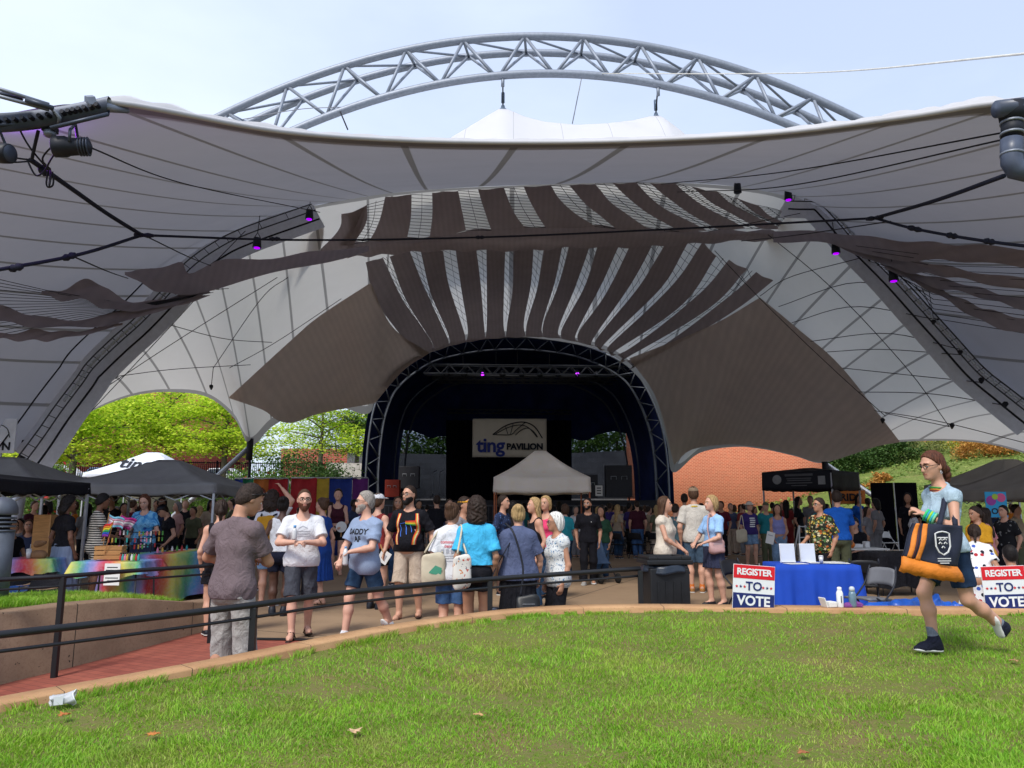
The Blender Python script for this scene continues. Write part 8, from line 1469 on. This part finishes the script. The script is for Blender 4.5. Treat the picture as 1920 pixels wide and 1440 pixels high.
hpos = W(purple, purple['wr'][-1][2]); o = empty('phone', hpos + np.array([.0, .05, .06]), R(-20), 'black phone held in front of the plum T-shirt man', 'phone'); MB().box((0, 0, 0), (.075, .008, .15)).build('case', m_blk, o, bevel=.004); MB().box((0, .006, 0), (.068, .003, .138)).build('screen', m_glass, o)
o = empty('camera', (X(926, 8.5, .5), 8.45, .45), R(10), 'small camera dangling at the left hip of the slate T-shirt person', 'camera'); MB().box((0, 0, 0), (.1, .05, .07)).build('body', m_blk, o, bevel=.008); MB().lathe([(.035, 0), (.035, .05), (.028, .055)], (0, 0, 0), 14, Matrix.Rotation(R(90), 4, 'X')).build('lens', m_hw, o, True); MB().tube(curve3([(-.05, 0, .03), (0, .1, .35), (.2, .15, .7)], 12), .006, 5).build('strap', m_blk, o)
# litter on the lawn
q = GL(115, 1328); o = empty('crushed_cup', q + (0, 0, .02), R(30), 'crushed clear plastic cup lying on the grass by the kerb', 'cup'); t_ = NT('crumpled_clear_plastic'); q_ = t_.n('ShaderNodeBsdfTransparent'); m_crp = t_.shade(t_.mixsh(.62, q_.outputs[0], t_.bsdf((.62, .64, .66), .18, spec=.7)))
def crf(u, v): a_ = u * 6.283; r_ = .036 + .018 * v + .006 * math.sin(a_ * 3 + v * 5) + .004 * math.sin(a_ * 7 + v * 11); return (-.06 + .125 * v + .01 * math.sin(a_ * 2), r_ * math.cos(a_) * (1 - .2 * v), .034 + r_ * .8 * math.sin(a_) * (1 - .25 * math.sin(v * 3)))
cloth_grid('wall', crf, m_crp, o, 36, 12, .0015); MB().tube([crf(k / 30, 1) for k in range(30)], .0035, 5, closed=True).build('rim', m_sw, o, True); MB().prism([crf(k / 12, 0) for k in range(12)], (.002, 0, 0)).build('bottom', m_crp, o)
MB().box((-.02, -.042, .035), (.05, .004, .05)).build('label_patch', m_sw, o)
def dry_leaf(px, py, lbl, s_, rz, col):
	q = GL(px, py); out = [(0, -1), (.18, -.5), (.7, -.55), (.5, -.15), (1.0, .15), (.5, .25), (.65, .7), (.2, .5), (0, 1), (-.2, .5), (-.65, .7), (-.5, .25), (-1, .15), (-.5, -.15), (-.7, -.55), (-.18, -.5)]
	o = empty('dry_leaf', q + (0, 0, .035), R(rz), lbl, 'leaf', 'dry leaves on the lawn'); mb = MB(); n = len(out); V = [(0, 0, .008)] + [(x * s_, y * s_, .3 * s_ * abs(x) ** 1.5 + .1 * s_ * math.sin(i * 2)) for i, (x, y) in enumerate(out)]; mb.add(V, [(0, 1 + i, 1 + (i + 1) % n) for i in range(n)]); b_ = mb.build('blade', mat('dry_leaf_' + lbl.split()[0], col, .8, .25, 30), o); solid(b_, .002); MB().tube([(0, -1 * s_, .01), (0, -1.5 * s_, .012)], .002, 4).build('stalk', mat('leaf_stalk', (.2, .1, .04), .8), o)
for a in ((665, 1384, 'pale dry leaf on the lawn below the suspenders man', .042, 20, (.5, .34, .2)), (897, 1352, 'tan dry leaf on the lawn below the cyan T-shirt', .035, 70, (.45, .28, .12)), (287, 1390, 'orange dry leaf on the lawn at lower left', .04, -30, (.42, .16, .04)), (1507, 1425, 'reddish dry leaf at the bottom of the lawn', .035, 100, (.32, .12, .05)), (1902, 1248, 'brown dry leaf at the right edge of the lawn', .035, 40, (.35, .2, .1)), (120, 1352, 'rusty dry leaf just below the crushed cup', .04, 150, (.4, .14, .04))): dry_leaf(*a)
# ================================================================== THE CROWD
SIT = dict(pel=.52, lf=(.10, -.40, .075), rf=(-.10, -.38, .075), lh=(.12, -.32, .10), rh=(-.12, -.32, .08))
c_ltgrey = cloth('light_grey_cotton', (.38, .38, .39)); c_tan = cloth('tan_cloth', (.34, .27, .19)); c_dkgrn = cloth('dark_green_cotton', (.02, .06, .035)); c_orange = cloth('orange_cotton', (.5, .16, .02)); c_turq = cloth('turquoise_cotton', (.03, .32, .38)); c_burg = cloth('burgundy_cotton', (.12, .015, .03)); c_blush = cloth('blush_cotton', (.5, .30, .28))
p_skull = patt('grey_graphic_black', 'floral', [(.012, .012, .014), (.2, .2, .2), (.012, .012, .014), (.012, .012, .014)], 18)
# vendor side
wl = person('woman with dark curls in black top and long blue grey skirt, back turned', 119, 931, 12.9, 152, skin='brown', build=1.08, fem=True, hair='curly', hcol='black', shirt=c_black, sleeve=.6, hem=.53, fit=.012, bottom='skirt', bcol=p_longsk, blen=.92, skirtflare=.17, head=(R(-18), R(8)), rh=(-.22, -.06, -.1), vox=.012)
ws = person('person with short black hair in black and cream striped romper', 181, 925, 13.1, 128, skin='brown', build=1.18, fem=True, hair='short', hcol='black', shirt=p_stripe, sleeve=.5, hem=.50, fit=.016, bottom='shorts', bcol=p_stripe, blen=.66, head=(R(10), R(14)), lh=(.1, -.3, .1), rh=(-.1, -.3, .1), vox=.012)
wt = person('woman with dark red hair in blue tie-dye top behind the tables, sunglasses on her head', 268, 919, 14.6, 2, h=1.80, skin='pale', build=1.12, fem=True, hair='long', hcol='auburn', shirt=p_tie, sleeve=.7, hem=.44, fit=.02, neck='v', bottom='skirt', bcol=c_navy, blen=.7, head=(R(4), R(22)), lh=(.17, -.28, .12), rh=(-.14, -.28, .10), vox=.012)
person('man with black cap in black T-shirt bending over behind the tie-dye tables', 322, 944, 15.8, -50, skin='fair', hair='short', hcol='dark', shirt=c_black, hem=.5, bottom='pants', bcol=c_black, lean=R(14), head=(0, R(20)), cap=('cap', m_blk), lh=(.2, -.2, 0))
for a in [(206, 926, 17.5, -30, 'olive', 'dark', 'short', c_black, 'dim person in black between the striped romper and the tie-dye top'), (228, 944, 18.5, 40, 'fair', 'dark', 'bob', c_maroon, 'dim person with dark bob in maroon just left of the tie-dye top'), (160, 944, 18.5, 200, 'tan', 'black', 'long', c_grey, 'dim long haired person in grey behind the striped romper'), (300, 934, 19.5, 20, 'brown', 'black', 'curly', c_navy, 'dim curly haired person in navy right of the tie-dye top'), (76, 948, 16.8, 170, 'fair', 'black', 'long', c_black, 'dim long haired person in black behind the pine box'), (246, 938, 21, 160, 'fair', 'brown', 'bun', c_burg, 'distant person with brown bun in burgundy behind the tie-dye top'), (360, 950, 20, -20, 'tan', 'dark', 'short', c_olive, 'dim person in olive left of the plum T-shirt man'), (345, 938, 24, 10, 'pale', 'blond', 'bob', c_black, 'dim blond person in black under the charcoal tent edge')]:
	person(a[8], a[0], a[1], a[2], a[3], skin=a[4], hcol=a[5], hair=a[6], shirt=a[7], fem=a[6] != 'short', bcol=c_black, sleeve=.7)
for px, d, yw, top_, sk_, hc_, hr_, lb in [(22, 14.6, 60, c_black, 'olive', 'dark', 'bob', 'seated person in black at the far left under the tarpaulin'), (52, 15.6, 20, c_navy, 'tan', 'brown', 'long', 'seated long haired person in navy behind the small tie-dye table'), (4, 16.6, -20, c_burg, 'fair', 'auburn', 'long', 'seated auburn haired person in burgundy at the far left'), (36, 18.2, 0, c_grey, 'fair', 'black', 'short', 'seated short haired person in grey at the far left')]:
	person(lb, px, 980, d, yw, h=1.68, skin=sk_, hcol=hc_, hair=hr_, shirt=top_, fem=hr_ != 'short', bcol=c_black, **SIT)
# around the rainbow drapes
person('smiling woman with long red hair and raised hand before the green drape', 484, 916, 15.2, -12, skin='pale', fem=True, hair='long', hcol='red', shirt=c_black, sleeve=0, neck='tank', hem=.5, bottom='shorts', bcol=c_black, blen=.5, rh=(-.30, -.12, .52), rel=(-1, -.2, -.6), head=(R(20), 0), vox=.013)
bp = person('person in white T-shirt with mustard backpack and arm raised over dark hair', 506, 921, 12.6, 175, skin='fair', build=1.1, hair='curly', hcol='dark', shirt=c_white, sleeve=.7, hem=.5, bottom='shorts', bcol=c_ltdenim, blen=.8, shcol=c_white, rh=(-.16, .0, .86), rel=(-1, .1, .3), vox=.011)
q = W(bp, bp['U'](0, .17, .25)); o = bag('backpack', q, R(-5), .33, .40, .2, cloth('mustard_canvas', (.48, .24, .02)), 'mustard backpack worn by the white T-shirt person with raised arm', 'backpack'); MB().box((0, -.095, -.05), (.22, .03, .16)).build('front_pocket', cloth('mustard_canvas', (.48, .24, .02)), o, bevel=.01); MB().tube([(-.1, -.1, .02), (.1, -.1, .02)], .006, 5).build('zip', m_blk, o); [MB().tube(curve3([(sx * .1, .02, .2), (sx * .13, .12, .22), (sx * .14, .22, .1), (sx * .13, .16, -.12)], 12), .016, 5).build('strap', m_blk, o, True) for sx in (-1, 1)]
person('person with braided updo in white tank top and black shorts, back turned', 527, 932, 11.5, 182, skin='dark', build=1.12, fem=True, hips=1.08, hair='bun', hcol='black', shirt=c_white, sleeve=0, neck='tank', hem=.535, fit=.01, bottom='shorts', bcol=cloth('black_navy_shorts', (.012, .014, .03)), blen=.62, shoes='boots', shcol=m_blk, rh=(-.16, -.2, .1), lh=(.22, -.12, .0), vox=.010)
bd = person('woman in blue dress with tattooed calves and sandals behind the bearded man', 602, 934, 12.9, -110, skin='pale', build=1.05, fem=True, hair='bun', hcol='brown', shirt=cloth('cobalt_dress', (.015, .06, .28)), sleeve=.4, bottom='dress', blen=.62, skirtflare=.10, shoes='sandals', shcol=mat('brown_sandal', (.05, .025, .015), .6), lf=(.09, .12, .09), rf=(-.08, -.14, .075), vox=.012)
person('woman in maroon crop top and black shorts before the yellow drape', 632, 917, 18.6, 8, skin='pale', fem=True, hair='bun', hcol='dark', shirt=c_maroon, sleeve=0, neck='tank', hem=.60, bottom='shorts', bcol=c_black, blen=.5, shoes='flipflops', rh=(-.06, -.25, .04), lh=(.1, -.25, .06), vox=.014)
o = empty('paddle_fan', (X(639, 18.2, 1.1), 18.25, 1.12), R(6), 'round pale paddle fan held by the maroon crop top woman', 'fan'); MB().lathe([(.0, -.006), (.125, -.006), (.125, .006), (.0, .006)], (0, 0, 0), 20, Matrix.Rotation(R(90), 4, 'X')).build('disc', m_paper, o); MB().box((0, 0, -.17), (.022, .008, .12)).build('handle', m_wood, o)
pk_ = person('person in red strapped top and black shorts behind the lettered T-shirt man', 707, 926, 12.3, 150, skin='pale', build=1.2, fem=True, hips=1.05, hair='short', hcol='brown', shirt=c_red, sleeve=0, neck='tank', hem=.52, bottom='shorts', bcol=c_black, blen=.6, shoes='boots', shcol=m_blk, cap=('cap', c_white), rh=(-.26, -.1, -.02), vox=.011)
o = empty('paddle_fan', (X(722, 12.1, .75), 12.0, .80), R(-8), 'white card paddle fan hanging beside the suspenders man', 'fan'); MB().box((0, 0, 0), (.17, .008, .19), Matrix.Rotation(R(32), 4, 'Y')).build('card', m_paper, o, bevel=.003); MB().box((.0, -.006, .0), (.07, .003, .07), Matrix.Rotation(R(32), 4, 'Y')).build('print', t_grey, o); MB().box((-.04, 0, .13), (.02, .01, .12), Matrix.Rotation(R(-20), 4, 'Y')).build('handle', m_wood, o)
# between the suspenders man and the tent
for a in [(745, 932, 16.2, 5, 'tan', 'brown', 'long', c_burg, 'woman with long brown hair and headband in burgundy behind the suspenders man', 1), (818, 929, 20, -160, 'fair', 'dark', 'short', c_black, 'man in black T-shirt standing beyond the white T-shirt person', 0), (842, 936, 21.5, 20, 'pale', 'brown', 'short', c_navy, 'man in navy facing us beyond the white T-shirt person', 0), (869, 932, 11.6, 62, 'tan', 'dark', 'short', c_grey, 'man with yellow headband in grey looking right behind the brown bun', 0), (943, 929, 14.3, 68, 'fair', 'dark', 'short', p_navyflor, 'man with short dark hair in navy floral shirt under the grey tent', 0), (962, 940, 14.9, 175, 'fair', 'black', 'long', c_navy, 'long black haired person in navy behind the blond pinned hair', 1), (1003, 934, 12.2, -70, 'fair', 'blond', 'long', c_black, 'woman with long blond hair in black tank top facing left', 1), (1024, 931, 13.6, -30, 'fair', 'blond', 'bob', c_hotpink, 'blond woman in hot pink top behind the black tank top', 1), (1060, 946, 18, -150, 'pale', 'brown', 'bob', c_turq, 'woman in turquoise top under the right side of the grey tent', 1), (1128, 950, 17.4, -20, 'tan', 'black', 'long', c_dkgrn, 'long haired person in dark green pushing the stroller', 1), (784, 938, 23, 30, 'olive', 'black', 'short', c_dkgrn, 'man in dark green just right of the suspenders man', 0), (758, 944, 26, 170, 'fair', 'grey', 'bob', c_tan, 'grey haired person in tan beyond the suspenders man', 1)]:
	m_ = person(a[8], a[0], a[1], a[2], a[3], skin=a[4], hcol=a[5], hair=a[6], shirt=a[7], fem=bool(a[9]), bcol=c_dkdenim if a[9] else c_black, sleeve=0 if 'tank' in a[8] else .75, neck='tank' if 'tank' in a[8] else 'crew', cap=('visor', c_mustard) if 'yellow' in a[8] else None, build=1.04, rh=(-.12, -.27, .12) if 'pushing' in a[8] or 'tank' in a[8] else None)
# group on the right
hatp = person('person in white sun hat and purple printed T-shirt carrying a cream tote', 1407, 941, 21.4, 6, skin='fair', fem=True, build=1.1, hair='bob', hcol='grey', shirt=c_purple, sleeve=.8, hem=.49, bottom='shorts', bcol=c_ltdenim, blen=.75, cap=('hat', c_cream), lf=(.08, -.1, .075), rf=(-.08, .1, .08), vox=.016)
decal(hatp, 'shirt', [quad(-.06, .06 - .055 * k, .09, .09 - .055 * k) for k in range(5)], t_white, lift=.012)
o = bag('tote_bag', (X(1390, 21.2, .7), 21.15, .82), 0, .30, .36, .12, mat('natural_canvas', (.52, .46, .34), .85), 'cream tote carried by the sun hat person', 'tote bag', [(-.08, 0, .16), (.02, .0, .55), (.08, 0, .16)])
lav = person('woman with long dark hair in lavender tank top and jeans holding white papers', 1460, 946, 18.8, -12, skin='tan', fem=True, build=1.1, hair='long', hcol='dark', shirt=c_lav, sleeve=0, neck='tank', hem=.57, bottom='pants', bcol=c_ltdenim, lh=(.12, -.2, .02), rh=(-.14, -.22, -.05), vox=.015)
o = empty('paper_sheet', (X(1442, 18.6, .8), 18.5, .86), R(10), 'white papers held by the lavender tank top woman', 'paper'); MB().box((0, 0, 0), (.2, .012, .28), Matrix.Rotation(R(14), 4, 'Y')).build('sheet', m_paper, o); MB().box((0, -.008, .06), (.12, .003, .02), Matrix.Rotation(R(14), 4, 'Y')).build('print_line', t_grey, o)
for a in [(1371, 944, 27, 10, 'fair', 'grey', 'short', c_slate, 'man in slate shirt and khaki trousers walking left of the sun hat person', 0, c_khaki), (1354, 940, 25, -40, 'tan', 'dark', 'short', c_burg, 'man in burgundy shirt right of the sky blue T-shirt woman', 0, c_black), (1438, 942, 21.8, -6, 'fair', 'grey', 'short', c_teal, 'man with cap in teal shirt and olive trousers behind the lavender top', 0, c_olive), (1390, 946, 30, 30, 'fair', 'black', 'long', c_ltgrey, 'long black haired woman in light grey left of the sun hat', 1, c_denim), (1476, 938, 26.5, 160, 'olive', 'black', 'long', c_red, 'long haired woman in dull red between lavender top and easel', 1, c_red), (1499, 932, 25.5, 60, 'tan', 'black', 'long', c_black, 'long haired woman in black dress beside the white easel', 1, c_black), (1522, 930, 26.5, -40, 'fair', 'grey', 'short', c_grey, 'grey haired man in grey under the black tent', 0, c_black), (1268, 945, 17.5, 150, 'fair', 'dark', 'short', cloth('grey_teal_cotton', (.08, .14, .16)), 'man in grey teal shirt behind the cream blouse woman', 0, c_dkdenim), (1285, 926, 21, 170, 'tan', 'dark', 'bun', c_pink, 'woman with dark bun in pink behind the tan cap man', 1, c_denim), (1316, 944, 24, 100, 'fair', 'black', 'short', c_royal, 'man in royal blue glimpsed right of the tan cap', 0, c_black), (1630, 934, 27, 170, 'fair', 'dark', 'pony', c_blush, 'woman in blush top and grey shorts beside the black screens', 1, c_grey), (1612, 928, 28, 20, 'tan', 'black', 'long', c_royal, 'long black haired woman in royal blue near the orange banner', 1, c_denim), (1706, 925, 22, -30, 'tan', 'black', 'long', c_black, 'long black haired woman in black just left of the walking girl', 1, c_black), (1853, 953, 13.6, -140, 'fair', 'dark', 'long', c_pink, 'long dark haired woman in pink beside the mustard T-shirt', 1, c_pink), (1888, 948, 15.0, -68, 'fair', 'black', 'short', p_skull, 'man with black hair in black graphic T-shirt at the right edge', 0, c_black), (1910, 946, 17.5, 40, 'tan', 'dark', 'short', c_tan, 'man in tan at the right edge under the brown tent', 0, c_olive), (1868, 952, 19.5, 120, 'olive', 'black', 'bob', c_navy, 'woman with black bob in navy under the blue board', 1, c_black)]:
	person(a[8], a[0], a[1], a[2], a[3], skin=a[4], hcol=a[5], hair=a[6], shirt=a[7], fem=bool(a[9]), bcol=a[10], sleeve=.75, bottom='skirt' if 'dress' in a[8] else 'shorts' if 'shorts' in a[8] else 'pants', blen=.6 if 'dress' in a[8] or 'shorts' in a[8] else 1.0, cap=('cap', c_olive) if 'cap in' in a[8] else None, rf=(-.08, .12, .08) if 'walking' in a[8] else None, lf=(.08, -.1, .075) if 'walking' in a[8] else None)
person('man with dark cap in black T-shirt sitting at the white table', 1604, 952, 17.4, -48, h=1.74, skin='fair', hcol='dark', hair='short', shirt=c_black, sleeve=.75, bcol=c_black, cap=('cap', m_blk), **SIT); folding_chair(X(1604, 17.4, .5), 17.5, R(-48), 'black folding chair under the seated man with dark cap', m_chb, m_blk)
# far people: every figure still its own body, hair, top and trousers
names = {'black': c_black, 'navy': c_navy, 'grey': c_grey, 'maroon': c_maroon, 'dark green': c_dkgrn, 'light grey': c_ltgrey, 'red': c_red, 'teal': c_teal, 'white': c_white, 'purple': c_purple, 'orange': c_orange, 'turquoise': c_turq, 'tan': c_tan, 'blush': c_blush, 'olive': c_olive}
cl_ = list(names); g = np.random.default_rng(31); hairs = [('short', 'black', 'short black hair'), ('long', 'dark', 'long dark hair'), ('bob', 'brown', 'brown bob'), ('short', 'brown', 'short brown hair'), ('pony', 'black', 'black ponytail'), ('long', 'blond', 'long blond hair'), ('bun', 'dark', 'dark bun'), ('buzz', 'dark', 'cropped hair'), ('curly', 'black', 'black curls'), ('bob', 'grey', 'grey bob')]
used = set()
def far(px, d, where, sit=False, yaw=None, grp=None):
	for _ in range(60):
		c = cl_[g.integers(len(cl_))]; hh_ = hairs[g.integers(len(hairs))]; lb = f'{"seated " if sit else ""}person with {hh_[2]} in {c} {where}'
		if lb not in used: break
	used.add(lb); fem = hh_[0] in ('long', 'bob', 'pony', 'bun'); sk_ = ['fair', 'tan', 'pale', 'olive', 'brown', 'dark'][g.choice(6, p=[.3, .22, .18, .12, .12, .06])]; h_ = g.uniform(1.58, 1.72) if fem else g.uniform(1.68, 1.84); yw = g.uniform(0, 360) if yaw is None else yaw + g.uniform(-40, 40)
	kw = dict(SIT) if sit else dict(rh=(-.14, -.26, .06) if g.random() < .4 else None)
	person(lb, px, 940, d, yw, h=h_, skin=sk_, hcol=hh_[1], hair=hh_[0], shirt=names[c], fem=fem, build=g.uniform(.92, 1.2), bcol=[c_black, c_dkdenim, c_denim, c_khaki, c_grey][g.integers(5)], bottom='shorts' if g.random() < .3 and not sit else 'pants', blen=.8 if g.random() < .3 and not sit else 1.0, sleeve=.7, vox=.026 if d > 22 else .02, group=grp)
for px in (982, 1032, 1048, 1080): far(px, 22 + g.uniform(-2, 6), 'under the grey tent', grp='people gathered under the grey tent')
far_chairs = []
for k, px in enumerate(np.linspace(1122, 1232, 16)):
	d = 25 + (k * 7 % 5) * 2.0; far(px, d, 'on a chair between tent and stage leg', True, 150, 'audience seated before the stage'); far_chairs.append((px, d))
ch0 = folding_chair(X(far_chairs[0][0], far_chairs[0][1], .5), far_chairs[0][1], R(150), 'black folding chair of the seated audience before the stage', m_chb, m_blk); ch0['group'] = 'audience chairs before the stage'
for px, d in far_chairs[1:]: c = copy_tree(ch0); c.location = (X(px, d, .5), d, 0)
for px in (1296, 1330, 1346, 1378, 1396, 1416, 1428, 1450, 1468, 1486, 1510): far(px, 29 + g.uniform(-3, 5), 'far under the right arch', grp='far people under the right arch')
for px in (1538, 1552, 1628, 1645, 1715, 1840, 1862, 1900): far(px, 24 + g.uniform(-3, 4), 'in the far right crowd', grp='far right crowd')
for px in (560, 618, 662): far(px, 21 + g.uniform(-2, 3.5), 'before the rainbow drapes', grp='people before the rainbow drapes')
for px in (800, 858, 905): far(px, 30 + g.uniform(-4, 6), 'near the stage left of the grey tent', grp='people near the stage')
for px in (190, 215, 255, 290, 330, 372, 395, 415, 432): far(px, 21 + g.uniform(-2, 3), 'beyond the vendor tables', grp='people beyond the vendor tables')
for px in (110, 135, 30, 60, 85): far(px, 20 + g.uniform(-2, 3), 'in the shade at far left', grp='people in the shade at far left')
for px in (1140, 1165, 1190, 1215): far(px, 38 + g.uniform(-2, 2), 'at the foot of the right stage leg', grp='people by the right stage leg')
for px, d, lb in ((455, 13.6, 'woman with bare shoulders partly hidden by the plum T-shirt man'),): person(lb, 409, 938, 9.8, -160, skin='fair', fem=True, hair='pony', hcol='dark', shirt=c_black, sleeve=0, neck='tank', hem=.5, bottom='shorts', bcol=c_black, blen=.6)
